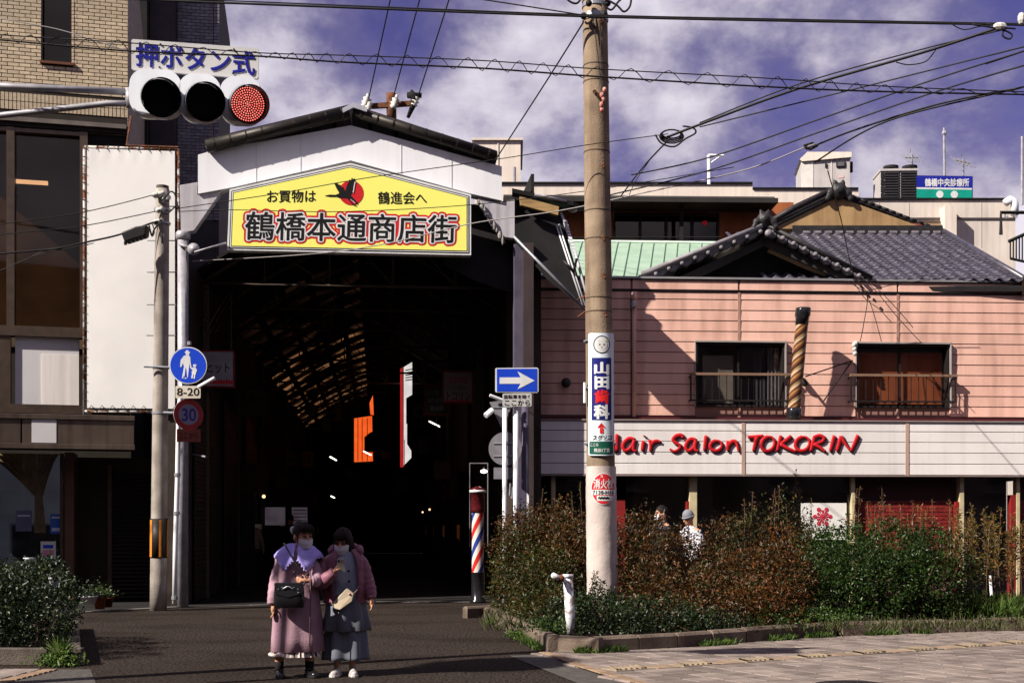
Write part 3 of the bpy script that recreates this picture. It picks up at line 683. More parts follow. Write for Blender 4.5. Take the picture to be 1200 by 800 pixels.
# ---- columns of the gate
UL, UR = AF.U(213.5, .0), AF.U(607, 0)
pl2 = thing('gate_column', 'grey steel column at the left edge of the arcade gate behind the road signs', 'column', AF.pt(UL, 0, -.1))
q = MB(); q.tube([AF.pt(UL, 0, -.1), AF.P2(214.5, 278, -.1)], .105, 14); q.build('shaft', gpipe, pl2, True)
q = MB(); q.lathe([(.12, 0), (.14, .03), (.14, .12), (.11, .16)], AF.P2(214.5, 281, -.1)); q.tube([AF.P2(210, 286, .03), AF.P2(227, 292, .03)], .03, 6); q.build('cap', gpipe, pl2, True)
MB().lathe([(.05, 0), (.11, .02), (.12, .08), (.02, .14)], AF.P2(228, 293, .0), (0, -1, 0), 12).build('junction_box', gpipe, pl2, True)
pr2 = thing('gate_column', 'dark purple grey steel column at the right edge of the arcade gate beside the salon', 'column', AF.pt(UR, 0, -.1))
purp = mat('purple_grey_paint', (.085, .075, .11), (.06, .05, .08), .5, 3)
q = MB(); AF.ubox(q, UR-.07, UR+.13, 0, AF.Z(280), -.3, -.1); q.build('shaft', purp, pr2, bevel=.01)
MB().tube([AF.pt(UR+.2, .0, -.05), AF.pt(UR+.2, AF.Z(300), -.05)], .035, 8).build('drain_pipe', gpipe, pr2, True)
q = MB().tube([AF.P2(228, 295.5, .3), AF.P2(265, 284.5, .1)], .02, 6); q.build('stay_rod', gpipe, pl2, True)

# ================================================================== ARCADE TUNNEL
tn = thing('covered_arcade', 'long dark covered shopping arcade with skylights running back from the gate', 'arcade', AF.pt(0, 0, -20))
eav, rid = 6.9, 8.75
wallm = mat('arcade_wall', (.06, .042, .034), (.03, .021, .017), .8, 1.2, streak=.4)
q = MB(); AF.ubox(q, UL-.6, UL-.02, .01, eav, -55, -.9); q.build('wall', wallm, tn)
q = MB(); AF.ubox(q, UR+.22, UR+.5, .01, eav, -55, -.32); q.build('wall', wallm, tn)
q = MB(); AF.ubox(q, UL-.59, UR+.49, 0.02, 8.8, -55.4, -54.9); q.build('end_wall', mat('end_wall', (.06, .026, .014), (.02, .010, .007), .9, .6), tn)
uc = (UL+UR)/2+.15; tnr = mat('arcade_roofing', (.014, .011, .010), None, .9)
def rp(s, t, o, dz=0):   # s=-1 left eave .. 0 ridge .. 1 right eave
    u = uc+(UL-.1-uc)*(-s) if s < 0 else uc+(UR+.3-uc)*s
    return AF.pt(u, rid-(rid-eav)*abs(s)**1.25+dz, o)
def roofquad(q, s0, s1, o0, o1, th=.06):
    P = [rp(s0, 0, o0), rp(s1, 0, o0), rp(s1, 0, o1), rp(s0, 0, o1)]; e = V((0, 0, th)); q.prism(P, e)
q = MB(); roofquad(q, 0.0, .5, -2.4, -56); roofquad(q, .5, 1, -2.4, -56); roofquad(q, -1, -.5, -2.4, -8.9); roofquad(q, -.5, 0, -2.4, -8.9); roofquad(q, -1, -.5, -44.6, -56); roofquad(q, -.5, 0, -44.6, -56)
q.build('roof', tnr, tn)
skm = bpy.data.materials.new('skylight_sheet'); skm.use_nodes = True; _n = skm.node_tree.nodes; _n.remove(_n['Principled BSDF']); _t = _n.new('ShaderNodeBsdfTranslucent'); _t.inputs[0].default_value = (.42, .26, .13, 1)
_no = _n.new('ShaderNodeTexNoise'); _no.inputs['Scale'].default_value = .8; _rr = _n.new('ShaderNodeValToRGB'); _rr.color_ramp.elements[0].position = .42; _rr.color_ramp.elements[0].color = (.02, .012, .008, 1); _rr.color_ramp.elements[1].position = .62; _rr.color_ramp.elements[1].color = (.27, .19, .125, 1)
_g = _n.new('ShaderNodeNewGeometry'); skm.node_tree.links.new(_g.outputs[0], _no.inputs[0]); skm.node_tree.links.new(_no.outputs[0], _rr.inputs[0]); skm.node_tree.links.new(_rr.outputs[0], _t.inputs[0]); skm.node_tree.links.new(_t.outputs[0], _n['Material Output'].inputs[0])
for i in range(17):
    o0 = -8.9-i*2.1
    for j in range(5):
        s0 = -1+j*.2; q = MB(); P = [rp(s0, 0, o0, .04), rp(s0+.2, 0, o0, .04), rp(s0+.2, 0, o0-2.1, .04), rp(s0, 0, o0-2.1, .04)]; q.prism(P, V((0, 0, .01))); q.build('skylight_panel', skm, tn)
        q = MB(); q.prism([rp(s0, 0, o0-1.3), rp(s0+.2, 0, o0-1.3), rp(s0+.2, 0, o0-2.1), rp(s0, 0, o0-2.1)], V((0, 0, .02))); q.build('roof_strip', tnr, tn)
        q = MB(); q.prism([rp(s0+.15, 0, o0, -.01), rp(s0+.2, 0, o0, -.01), rp(s0+.2, 0, o0-1.3, -.01), rp(s0+.15, 0, o0-1.3, -.01)], V((0, 0, .02))); q.build('roof_strip', tnr, tn)
trm = mat('truss_steel', (.09, .065, .05), None, .6)
for i in range(17):
    o = -3-i*3.1; q = MB()
    q.tube([rp(s, 0, o, -.12) for s in (-1, -.75, -.5, -.25, 0, .25, .5, .75, 1)], .05, 6)
    q.tube([rp(-1, 0, o, -.1), rp(1, 0, o, -.1)], .035, 6)
    for s in (-.6, -.2, .2, .6): a = rp(s, 0, o, -.12); q.tube([a, V((a.x, a.y, eav-.1))], .022, 4)
    for s, s2 in ((-.6, -.2), (-.2, .2), (.2, .6)): a = rp(s, 0, o, -.12); b = rp(s2, 0, o, 0); q.tube([a, V((b.x, b.y, eav-.1))], .018, 4)
    q.build('truss', trm, tn, True)
    if i % 2 == 0:
        q = MB(); AF.ubox(q, UL, UL+.12, .01, eav, o-.1, o); q.build('post', trm, tn); q = MB(); AF.ubox(q, UR+.08, UR+.2, .01, eav, o-.1, o); q.build('post', trm, tn)
# curved lattice on the left haunch
q = MB()
for i in range(9):
    o = -2.6-i*.55; q.tube([AF.pt(UL+.05+1.1*t, eav-1.3+1.9*math.sin(t*1.3)+.1*i*t, o-1.2*t) for t in (0, .2, .4, .6, .8, 1)], .012, 4)
    q.tube([AF.pt(UL+.05+.5*t, eav-1.2+.12*i, -2.6-6*t) for t in (0, .5, 1)], .012, 4)
props(q.build('lattice', mat('dull_brass', (.10, .07, .04), None, .5, metal=.4), tn), kind='stuff')
# shutters along both sides
for k in range(3):
    s_ = thing('roller_shutter', ['dark roller shutter just inside the arcade on the left behind the speed sign', 'second dark shutter along the left arcade wall', 'third and farthest dark shutter along the left arcade wall'][k], 'shutter', AF.pt(UL, 0, -3-k*5), 'arcade shutters')
    FF = FR(AF.pt(UL+.03, 0, -2-k*6), (-AF.n.x, -AF.n.y)); FF.n = AF.u.copy(); z = .05; me = None
    q = MB(); w = 3.4; q.ob((0, 0, 0), (w, 0, 0), (0, -.03, 0), (0, 0, .075)); me = q.mesh('slat'); me.materials.append(mat('brown_slat', (.05, .036, .027), None, .6, rnd=.2)); 
    ang = math.atan2(-AF.n.y, -AF.n.x)
    while z < 4.6:
        p = AF.pt(UL+.035, z, -1.4-k*5); inst('slat', me, s_, p, (0, 0, ang)); z += .092
    # slats run back into the arcade
def hang(px0, py0, px1, py1, d, border, face, label, lines=(), group='signs hanging in the arcade', bw=2.2, rod=True):
    F = FR(at(px0, py1, d), (9.5, 1)); F.ref = (px0+px1)/2; t = thing('hanging_sign', label, 'shop sign', F.P2(F.ref, py1), group)
    q = MB(); F.box(q, px0, py0, px1, py1, -.12, 0); q.build('frame', border, t, bevel=.01)
    q = MB(); F.box(q, px0+bw, py0+bw, px1-bw, py1-bw, 0, .01); q.build('face', face, t)
    if rod:
        q = MB(); 
        for x in (px0+4, px1-4): a = F.P2(x, py0, -.06); q.tube([a, V((a.x, a.y, min(a.z+1.2, 7.6)))], .012, 5)
        q.build('hanger', trm, t)
    for body, x0, y0, x1, y1, m_ in lines: text('lettering', body, F, x0, y0, x1, y1, .012, m_, t, .01, .003)
    return t, F
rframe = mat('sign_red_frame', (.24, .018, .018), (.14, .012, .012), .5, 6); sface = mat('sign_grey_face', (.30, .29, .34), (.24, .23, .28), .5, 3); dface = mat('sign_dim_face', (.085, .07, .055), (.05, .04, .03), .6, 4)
dred = mat('dim_red', (.16, .02, .015), None, .5)
t, F = hang(228, 410, 275, 454, 27.3, rframe, sface, 'red framed white sign reading hit in katakana behind the blue pedestrian sign', [('ヒット', 243, 425, 269, 437, ink)])
q = MB()
for i in range(9): fprism(F, [(246+i*3, 446), (247.5+i*3, 443+(i % 3)), (249+i*3, 447), (248+i*3, 450.5), (246+i*3, 450)], .01, .016, q)
props(q.build('red_flowers', red, t), kind='stuff')
t, F = hang(518, 434, 555, 473, 31, rframe, mat('sign_lilac_face', (.30, .24, .24), None, .5), 'red framed square sign lettered in katakana beneath the tall dark notice board', [('トコリン', 524, 459, 551, 468.5, ink), ('ヘアーサロン', 524, 452, 546, 457, ink)])
q = MB()
for i in range(10): fprism(F, [(522+i*3, 472-3-(i*7 % 3)*.8), (524+i*3, 468+(i % 2)), (525.5+i*3, 470.5), (523+i*3, 471.5)], .01, .016, q)
for r_ in range(2):
    for i in range(7): fprism(F, [(527+i*3, 442+r_*4), (529+i*3, 442+r_*4), (529+i*3, 444+r_*4), (527+i*3, 444+r_*4)], .01, .014, q)
props(q.build('red_flowers', red, t), kind='stuff')
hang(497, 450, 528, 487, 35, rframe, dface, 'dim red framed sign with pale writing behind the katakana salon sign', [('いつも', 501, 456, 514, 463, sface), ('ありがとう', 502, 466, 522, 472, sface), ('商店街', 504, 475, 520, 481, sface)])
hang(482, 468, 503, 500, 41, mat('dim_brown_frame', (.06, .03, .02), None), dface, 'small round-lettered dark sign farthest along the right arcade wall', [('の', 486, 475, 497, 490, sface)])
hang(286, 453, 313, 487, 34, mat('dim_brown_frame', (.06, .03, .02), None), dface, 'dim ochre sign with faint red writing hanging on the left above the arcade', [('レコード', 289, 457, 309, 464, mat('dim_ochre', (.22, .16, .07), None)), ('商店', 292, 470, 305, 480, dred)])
hang(525, 364, 558, 432, 33, blackm, mat('notice_dark', (.030, .026, .024), None), 'tall dark notice board with columns of pale characters high on the right', [('東洋医療院', 529, 369, 537, 428, mat('dim_grey_ink', (.09, .085, .08), None)), ('西診療中心', 538, 369, 546, 428, mat('dim_grey_ink', (.09, .085, .08), None)), ('南北商事会', 547, 369, 555, 428, mat('dim_grey_ink', (.09, .085, .08), None))], group=None)
for i, (a, b, c, d) in enumerate(((333, 530, 347, 547), (353, 528, 368, 548))):
    hang(a, b, c, d, 46, blackm, mat('pale_brown_face', (.12, .09, .06), None), ['small pale square sign low in the distance, left one of two under the lanterns', 'small pale square sign low in the distance, right one of two under the lanterns'][i], [('呉服', a+3, b+5, c-3, d-5, ink)], bw=1.2)
for k, (x0, y0, x1, y1, d_) in enumerate(((318, 470, 332, 490, 42), (300, 500, 316, 520, 39), (376, 492, 388, 506, 50), (392, 478, 402, 494, 52), (446, 520, 458, 538, 50), (462, 556, 478, 578, 44), (488, 512, 506, 532, 38), (508, 540, 528, 562, 34), (404, 548, 414, 560, 54), (322, 556, 338, 572, 41))):
    hang(x0, y0, x1, y1, d_, mat('dim_brown_frame', (.06, .03, .02), None), mat('blank_face_%d' % (k % 3), ((.10, .075, .05), (.14, .05, .03), (.07, .07, .09))[k % 3], None, .6), ['small dim board hanging left of the lanterns', 'small dim board at the far left below the lanterns', 'tiny far board just right of the lanterns', 'tiny far board above the orange sign on its left', 'dim board under the right edge of the orange sign hood', 'dim bluish board low under the red and white vertical banner', 'dim board under the katakana signs on the right wall', 'dim board above the barber pole lamp on the right wall', 'tiny far board under the orange sign', 'dim reddish board above the lit shop window'][k], bw=1.2)
# round lanterns
for i, (x, y, r_) in enumerate(((342, 482, 7.5), (365, 480, 7.8), (366, 462, 7), (330, 462, 6.5))):
    c = at(x, y, 38); L0 = thing('paper_lantern', ['round pale lantern, left of the lower pair hanging in the arcade', 'round pale lantern, right of the lower pair hanging in the arcade', 'dark round lantern right of the upper pair in the arcade', 'dark round lantern left of the upper pair in the arcade'][i], 'lantern', c, 'round lanterns in the arcade')
    rr_ = r_/1500*38; lm = mat('lantern_paper', (.20, .14, .09), (.15, .10, .07), .6) if i < 2 else mat('lantern_dark', (.03, .018, .012), None, .6)
    MB().lathe([(rr_*math.sin(math.pi*k/12)*(1+.03*(k % 2))+.01, -rr_*.9*math.cos(math.pi*k/12)) for k in range(13)], c, n=16).build('shade', lm, L0, True)
    MB().tube([c+V((0, 0, rr_*.9)), c+V((0, 0, 1.2))], .01, 4).build('cord', trm, L0)
# big dark hanging globes high in the roof
for i, (x, y) in enumerate(((366, 368), (401, 376), (442, 368))):
    c = at(x, y, 36); L0 = thing('ceiling_globe', ['left dark globe hanging under the arcade skylight', 'middle dark globe hanging under the arcade skylight', 'right dark globe hanging under the arcade skylight'][i], 'lantern', c, 'dark globes under the skylight')
    MB().ball(c, .26, 16, 10).build('shade', mat('globe_dark', (.035, .022, .018), None, .4), L0, True); MB().tube([c+V((0, 0, .26)), c+V((0, 0, 1.1))], .012, 4).build('cord', trm, L0)
# lit tubes
lampm = mat('tube_light', (1, .93, .8), None, emit=2.2)
for i, (a, b, c, d, dd_) in enumerate(((387, 535, 394, 539, 34), (503, 493.5, 515, 499.5, 34), (426, 528.5, 435, 533, 40), (388, 581, 392, 583, 40))):
    q = MB().tube([at(a, b, dd_), at(c, d, dd_+.5)], .018, 6); props(q.build('strip_light', lampm), ['short lit tube above the ladies, left of the orange sign', 'slanting lit tube near the hanging signs at the right of the arcade', 'lit tube under the orange sign deep in the arcade', 'tiny lit tube lowest in the middle of the arcade'][i], 'strip light', 'lit tubes in the arcade')
og = thing('orange_sign', 'glowing orange shop sign with a dark hood deep in the arcade', 'shop sign', at(426, 540, 44))
FO = FR(at(426, 540, 44), (9.5, 1)); FO.ref = 426
fprism(FO, [(415, 490), (436, 487), (437, 540), (415, 541)], -.1, 0).build('panel', mat('orange_glow', (.9, .13, .02), (.8, .09, .015), emit=.55), og)
q = MB()
for x in (419, 424, 430): fprism(FO, [(x, 489.5), (x+.8, 489.5), (x+.8, 540), (x, 540)], 0, .03, q)
q.build('rib', mat('dark_orange', (.35, .04, .01), None), og)
fprism(FO, [(427, 512), (433, 507), (446, 501), (466, 506), (466, 528), (427, 528)], .1, .9).build('hood', blackm, og)
fprism(FO, [(433, 472), (437, 463), (438, 486), (434, 485)], -.1, 0).build('upper_panel', mat('orange_glow', (.9, .13, .02), None, emit=.55), og)
vb = thing('vertical_banner', 'narrow red and white vertical sign lit up deep on the right of the arcade', 'shop sign', at(476, 545, 46)); FB = FR(at(476, 545, 46), (9.5, 1)); FB.ref = 476  # sunlit building side built as a board, its sunlight given as emission
fprism(FB, [(469, 432), (472, 430), (473, 547), (469, 547)], -.1, 0).build('red_edge', mat('banner_red', (.6, .03, .03), None, emit=.35), vb)
fprism(FB, [(473.2, 430), (483, 424), (483, 462), (476, 466), (476, 497), (473.2, 500)], -.1, 0).build('white_face', mat('banner_white', (.8, .76, .74), None, emit=.5), vb)
fprism(FB, [(473.2, 500), (477, 496), (477, 520), (482, 528), (482, 536), (473.2, 545)], -.1, 0).build('white_face', mat('banner_white', (.8, .76, .74), None), vb)
q = MB()
for y in range(433, 446, 3): fprism(FB, [(475, y), (483, y-1.2), (483, y), (475, y+1.2)], 0, .02, q)
props(q.build('lettering', ink, vb), kind='stuff')
# lit shop window far back, with shoppers
sw2 = thing('lit_shop_window', 'pale lit shop window far down the arcade behind the ladies', 'shop window', at(335, 640, 43)); FW = FR(at(335, 640, 43), (9.5, 1)); FW.ref = 335
q = MB(); FW.box(q, 308, 594, 334, 615, -.1, 0); FW.box(q, 342, 594, 360, 615, -.1, 0); q.build('pane', mat('dim_lit_pane', (.22, .18, .22), (.15, .11, .15), .6, 2, emit=.12), sw2)
q = MB(); FW.box(q, 300, 573, 372, 592, -.1, .1); q.build('awning', mat('brown_awning', (.10, .035, .015), (.06, .02, .012), .8, 2), sw2)
q = MB(); FW.box(q, 300, 616, 372, 668, -.2, 0); FW.box(q, 335, 593, 341, 615, -.2, .02); q.build('counter', darkb, sw2)
q = MB(); 
for y in range(597, 614, 4): FW.box(q, 343, y, 359, y+1, 0, .01)
props(q.build('notice_lines', mat('pale_print', (.5, .5, .6), None), sw2), kind='stuff')

# added shop fronts on both sides, goods glowing of themselves to lift the dark
gm_ = [mat('glow_amber', (.35, .12, .03), (.22, .07, .02), .6, 6, emit=.05), mat('glow_brown', (.20, .08, .035), (.10, .04, .02), .6, 5, emit=.02), mat('glow_pale', (.30, .24, .18), (.18, .14, .11), .6, 7, emit=.04), mat('glow_red', (.30, .03, .02), None, .6, emit=.05)]
rs = random.Random(12)

for k in range(9):
    o = -10-k*4.6; side = k % 2
    lab = ['dim amber lit shop front on the left inside the arcade, ', 'dim lit shop front on the right inside the arcade, '][side]+['nearest of its side', 'nearest of its side', 'second from the gate', 'second from the gate', 'third from the gate', 'third from the gate', 'fourth from the gate', 'fourth from the gate', 'farthest from the gate'][k]
    uu = UL+.02 if side == 0 else UR+.20; sgn = 1 if side == 0 else -1
    t = thing('shop_front', lab, 'shop front', AF.pt(uu, 0, o), 'shop fronts in the arcade')
    def sb_(o0, o1, z0_, z1_, t0, t1, nm, m_): q = MB(); AF.ubox(q, uu+sgn*t0, uu+sgn*t1, z0_, z1_, o1, o0); q.build(nm, m_, t)
    sb_(o, o-3.4, 2.5, 3.3, 0, .5, 'awning', mat('awning_dark', (.05, .025, .015), (.03, .014, .010), .8, 2)); sb_(o, o-3.4, .01, .9, 0, .45, 'counter', darkb)
    for j in range(3): sb_(o-.2-j*1.1, o-1.1-j*1.1, 1.0+.1*j, 1.45+.1*j, .05, .3, 'goods', gm_[rs.randrange(4)])
    sb_(o-.1, o-.22, .9, 2.5, 0, .4, 'partition', darkb)
    if k in (0, 5, 7): c = AF.pt(uu+sgn*.55, 2.42, o-1.2); MB().ball(c, .05, 8, 6).build('bulb', mat('bulb_warm', (1, .6, .3), None, emit=1.2), t, True)  # bulbs added to brighten the dark arcade
# ================================================================== striped barber pole by the entrance
def stripes(mb, c, ax, r, h, tw, cols, seg=40, per=2):
    """twisted stripe cylinder: material index follows a helix"""
    n = len(cols)*per*2; rows = 30; c = V(c); a = V(ax).normalized(); x = a.orthogonal().normalized(); y = a.cross(x); b = len(mb.v); vs = []
    for i in range(rows+1):
        t = i/rows
        for j in range(n): th = 2*math.pi*j/n+tw*t; vs.append(c+a*h*t+(x*math.cos(th)+y*math.sin(th))*r)
    for i in range(rows):
        for j in range(n):
            mb.mi = cols[(j//per) % len(cols)]; mb.add([], []); mb.f.append(tuple(b+k for k in (i*n+j, i*n+(j+1) % n, (i+1)*n+(j+1) % n, (i+1)*n+j))); mb.m.append(mb.mi)
    mb.v += [tuple(v) for v in vs]; mb.mi = 0
bp = thing('barber_pole', 'standing barber pole with red white and blue stripes beside the hedge corner', 'barber pole', at(560, 706, 26.2))
b0 = at(560, 706, 26.2); zz = lambda y: CH+(HY-y)/FL*26.2
MB().lathe([(.17, 0), (.17, .04), (.135, .07), (.135, zz(671)), (.15, zz(670))], V((b0.x, b0.y, 0)), n=20).build('base', mat('gloss_black', (.012, .012, .014), None, .2, coat=.5), bp, True)
q = MB(); stripes(q, V((b0.x, b0.y, zz(670))), (0, 0, 1), .125, zz(600)-zz(670), 5.2, [0, 1, 0, 2], per=2)
q.build('striped_drum', [mat('barber_white', (.62, .55, .48), None, .35), mat('barber_blue', (.02, .04, .22), None, .35), mat('barber_red', (.5, .02, .02), None, .35)], bp, True)
MB().lathe([(.14, 0), (.15, .02), (.145, .08), (.14, zz(578)-zz(600)), (.17, zz(578)-zz(600)+.02), (.17, zz(573)-zz(600)), (.05, zz(572)-zz(600)+.04)], V((b0.x, b0.y, zz(600))), n=20).build('cap', mat('dark_red_cap', (.10, .008, .010), (.03, .006, .008), .25, 20), bp, True)
MB().lathe([(.172, 0), (.174, .05)], V((b0.x, b0.y, zz(577))), n=20).build('pale_ring', wink, bp, True)
q = MB(); 
for (a, b, c, d) in ((550, 543, 550.8, 640), (571, 543, 572, 640), (550, 542, 572, 543)): q.prism([at(a, b, 26.8), at(c, b, 26.8), at(c, d, 26.8), at(a, d, 26.8)], (0, .05, 0))
props(q.build('door_frame', mat('thin_grey_frame', (.2, .18, .2), None, .4)), 'thin grey door frame standing behind the barber pole', 'door frame')
c = at(567, 552, 26.6); dl = thing('down_light', 'small lit round lamp above the barber pole', 'lamp', c); MB().ball(c, (.07, .07, .035), 10, 6).build('bulb', mat('lamp_white', (1, .95, .85), None, emit=6), dl, True); MB().tube([c+V((0, 0, .03)), c+V((0, .3, .1))], .02, 6).build('bracket', trm, dl)
# ================================================================== HAIR SALON
SF = FR(at(760, 400, 26.6), (1, .06)); SF.ref = 900
sal = thing('hair_salon', 'two storey hair salon with pink boarded upper floor and white lettered fascia', 'building', (SF.pt(4, 0, -2)))
pink = mat('pink_siding', (.66, .40, .325), (.57, .335, .27), .7, 1.0, streak=.5, sc=(3.5, 3.5, .5), bump=.12, bs=30, rnd=.05)
pinkd = mat('siding_backing', (.22, .12, .10), None, .8)
W1 = (815, 402, 919, 477); W2 = (1003, 402, 1112, 477)
ue0, ue1 = SF.U(612), SF.U(1255)
wins = [(SF.U(a), SF.U(c), SF.Z(d), SF.Z(b)) for a, b, c, d in (W1, W2)]
q = MB(); us = [ue0, wins[0][0], wins[0][1], wins[1][0], wins[1][1], ue1]
zb, zt2 = SF.Z(492), SF.Z(330)
for i in (0, 2, 4): SF.ubox(q, us[i], us[i+1], zb, zt2, -.25, -.014)
for w in wins: SF.ubox(q, w[0], w[1], zb, w[2], -.25, -.014); SF.ubox(q, w[0], w[1], w[3], zt2, -.25, -.014)
q.build('wall', pinkd, sal)
rows = [(328.5, 340.5), (342.5, 351.5)]+[(351.5+i*12.35, 351.5+(i+1)*12.35) for i in range(11)]
bays = [SF.U(x) for x in (612, 740, 866, 1052, 1255)]
for (ya, yb) in rows:
    za, zc = SF.Z(yb)+.005, SF.Z(ya)-.005
    for i in range(4):
        segs = [(bays[i]+.02, bays[i+1]-.02)]
        for w in wins:
            if zc > w[2]+.02 and za < w[3]-.02:
                ns = []
                for s0, s1 in segs:
                    if s1 <= w[0] or s0 >= w[1]: ns.append((s0, s1)); continue
                    if s0 < w[0]: ns.append((s0, w[0]-.01))
                    if s1 > w[1]: ns.append((w[1]+.01, s1))
                segs = ns
        for s0, s1 in segs:
            if s1-s0 < .05: continue
            q = MB(); e = .005; P = lambda z, o: [SF.pt(s0, z, o), SF.pt(s1, z, o)]
            a = [SF.pt(s0, za, -.012), SF.pt(s1, za, -.012), SF.pt(s1, zc, -.012), SF.pt(s0, zc, -.012)]
            b = [SF.pt(s0+e, za, .012), SF.pt(s1-e, za, .012), SF.pt(s1-e, zc-.012, .002), SF.pt(s0+e, zc-.012, .002)]
            q.loft([a, b]); q.build('siding_board', pink, sal)
for x, w in ((bays[2], wins[0]), (bays[3], wins[1])):
    for za, zc in ((zb+.02, w[2]-.02), (w[3]+.04, SF.Z(342))): q = MB(); SF.ubox(q, x-.028, x+.028, za, zc, -.01, .018); q.build('joint_cover', mat('joint_brown', (.33, .19, .15), None, .7), sal)
q = MB(); SF.ubox(q, ue0, ue1, SF.Z(342.4), SF.Z(340.4), -.01, .03); q.build('drip_strip', ink, sal)
q = MB(); SF.ubox(q, ue0, ue1, SF.Z(328.4), SF.Z(326), -.4, .05); q.build('parapet_cap', mat('grey_cap', (.30, .29, .30), None, .4, metal=.4), sal)
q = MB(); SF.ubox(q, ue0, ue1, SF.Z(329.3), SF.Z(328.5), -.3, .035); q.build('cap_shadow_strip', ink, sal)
q = MB(); SF.ubox(q, ue0, ue1, SF.Z(493), SF.Z(489.5), -.1, .12); q.build('red_trim', mat('dark_red_trim', (.07, .012, .015), None, .5), sal)
# pipe down the left side with its hopper
q = MB(); q.tube([SF.P2(743, 489, .07), SF.P2(743, 352, .07)], .045, 10); q.tube([SF.P2(743, 352, .07), SF.P2(743, 348, .07), SF.P2(743, 342, .07)], [.05, .075, .06], 10); q.build('downpipe', pink, sal, True)
# windows
wfm = mat('window_alu_dark', (.016, .012, .012), None, .5); orr = mat('brown_blind', (.60, .17, .06), (.46, .12, .045), .7, 2, streak=.3)
for k, (w, W_) in enumerate(zip(wins, (W1, W2))):
    q = MB(); t = .045
    for a, b, c, d in ((w[0], w[0]+t, w[2], w[3]), (w[1]-t, w[1], w[2], w[3]), (w[0]+t, w[1]-t, w[3]-t, w[3]), (w[0]+t, w[1]-t, w[2], w[2]+t)): SF.ubox(q, a, b, c, d, -.22, .03)
    m_ = (w[0]+w[1])/2; SF.ubox(q, m_-.02, m_+.02, w[2]+t, w[3]-t, -.17, -.14)
    fo = q.build('window', wfm, sal)
    q = MB(); SF.ubox(q, w[0]-.02, w[0], w[2], w[3]+.03, .0, .05); SF.ubox(q, w[1], w[1]+.025, w[2], w[3]+.03, .0, .09); SF.ubox(q, w[0]-.02, w[1]+.025, w[3]+.002, w[3]+.035, 0, .09); q.build('casing', mat('pale_casing', (.30, .27, .26), None, .5), fo)
    for (a, b) in ((w[0]+t, m_-.03), (m_+.03, w[1]-t)): q = MB(); SF.ubox(q, a, b, w[2]+t, w[3]-t, -.155, -.145); q.build('pane', glass, fo)
    q = MB(); SF.ubox(q, w[0]-.3, w[1]+.3, w[2]-.2, w[3]+.2, -1.3, -1.25); q.build('room', dark, fo)
    if k == 0:
        q = MB(); SF.ubox(q, SF.U(826), SF.U(862), w[2]+.1, SF.Z(415), -.24, -.23); q.build('blind', mat('cream_blind', (.33, .28, .21), None, .8), fo)
        q = MB(); rr = [[SF.pt(SF.U(903)+.02*i, w[2]+t if j == 0 else w[3]-t, -.25+.02*math.sin(i*1.6)) for i in range(16)] for j in (0, 1)]; q.loft(rr, False, False); q.build('curtain', mat('grey_curtain', (.25, .23, .22), None, .8), fo, True)
        q = MB(); rr = [[SF.pt(SF.U(887)+.02*i, w[2]+t if j == 0 else w[3]-t, -.35+.02*math.sin(i*1.6)) for i in range(20)] for j in (0, 1)]; q.loft(rr, False, False); q.build('curtain', mat('dim_curtain', (.08, .075, .08), None, .8), fo, True)
    else:
        for (a, b) in ((w[0]+t, m_-.01), (m_+.01, w[1]-t)): q = MB(); SF.ubox(q, a+.01, b-.01, w[2]+.1, w[3]-.14, -.26, -.235); q.build('blind', orr, fo)
    # railing
    r0, r1 = SF.U(W_[0]-6, .2), SF.U(W_[2]+9, .2); zr0, zr1 = SF.Z(470, .2), SF.Z(437, .2)
    rl = thing('window_railing', ['brown topped iron railing under the left upstairs window', 'brown topped iron railing under the right upstairs window with the blind'][k], 'railing', SF.pt(r0, zr0, 0), 'window railings')
    q = MB(); SF.ubox(q, r0, r1, zr1-.05, zr1, .13, .21); q.build('handrail', mat('brown_rail', (.20, .12, .08), None, .5), rl)
    q = MB(); SF.ubox(q, r0, r1, zr0, zr0+.03, .15, .19)
    for u in (r0, r1-.03): SF.ubox(q, u, u+.03, zr0, zr1-.05, .152, .188); SF.ubox(q, u, u+.03, zr1-.09, zr1-.06, 0, .15); SF.ubox(q, u, u+.03, zr0, zr0+.03, 0, .15)
    q.build('rail_frame', wfm, rl)
    nb = 13; me = None; q = MB(); q.box(0, .014, -.01, .004, 0, zr1-.05-zr0-.03); me = q.mesh('baluster'); me.materials.append(wfm)
    for i in range(1, nb+1): inst('baluster', me, rl, SF.pt(r0+(r1-r0)*i/(nb+1), zr0+.03, .165), SF.rot())
    q = MB(); 
    for i in range(12): a = r0+.15+(r1-r0-.3)*i/11; q.tube([SF.pt(a, zr0+.02, .17), SF.pt(a+.05, zr0-.03, .17), SF.pt(a+.1, zr0+.02, .17)], .012, 4)
    props(q.build('scrolls', wfm, rl), kind='stuff')
# white fascia of boards, .8 m proud
FO_ = .8
fw = mat('fascia_board', (.68, .64, .63), (.61, .57, .56), .6, 1.2, streak=.18, bump=.1, bs=30, rnd=.03)
b0u, b1u = SF.U(621, FO_), SF.U(1262, FO_); fz0, fz1 = SF.Z(556, FO_), SF.Z(493.5, FO_)
q = MB(); SF.ubox(q, b0u+.01, b1u, fz0+.01, fz1-.01, .0, FO_-.03); q.build('fascia_box', blackm, sal)
bx = [b0u]+[SF.U(x, FO_) for x in (871, 1063)]+[b1u]; ry = [493.5, 505, 517.5, 530, 543, 556]
for i in range(5):
    z1_, z0_ = SF.Z(ry[i], FO_)-.006, SF.Z(ry[i+1], FO_)+.006
    for j in range(3):
        q = MB(); SF.ubox(q, bx[j]+.03, bx[j+1]-.03, z0_, z1_, FO_-.03, FO_); q.build('fascia_board', fw, sal, bevel=.006)
q = MB()
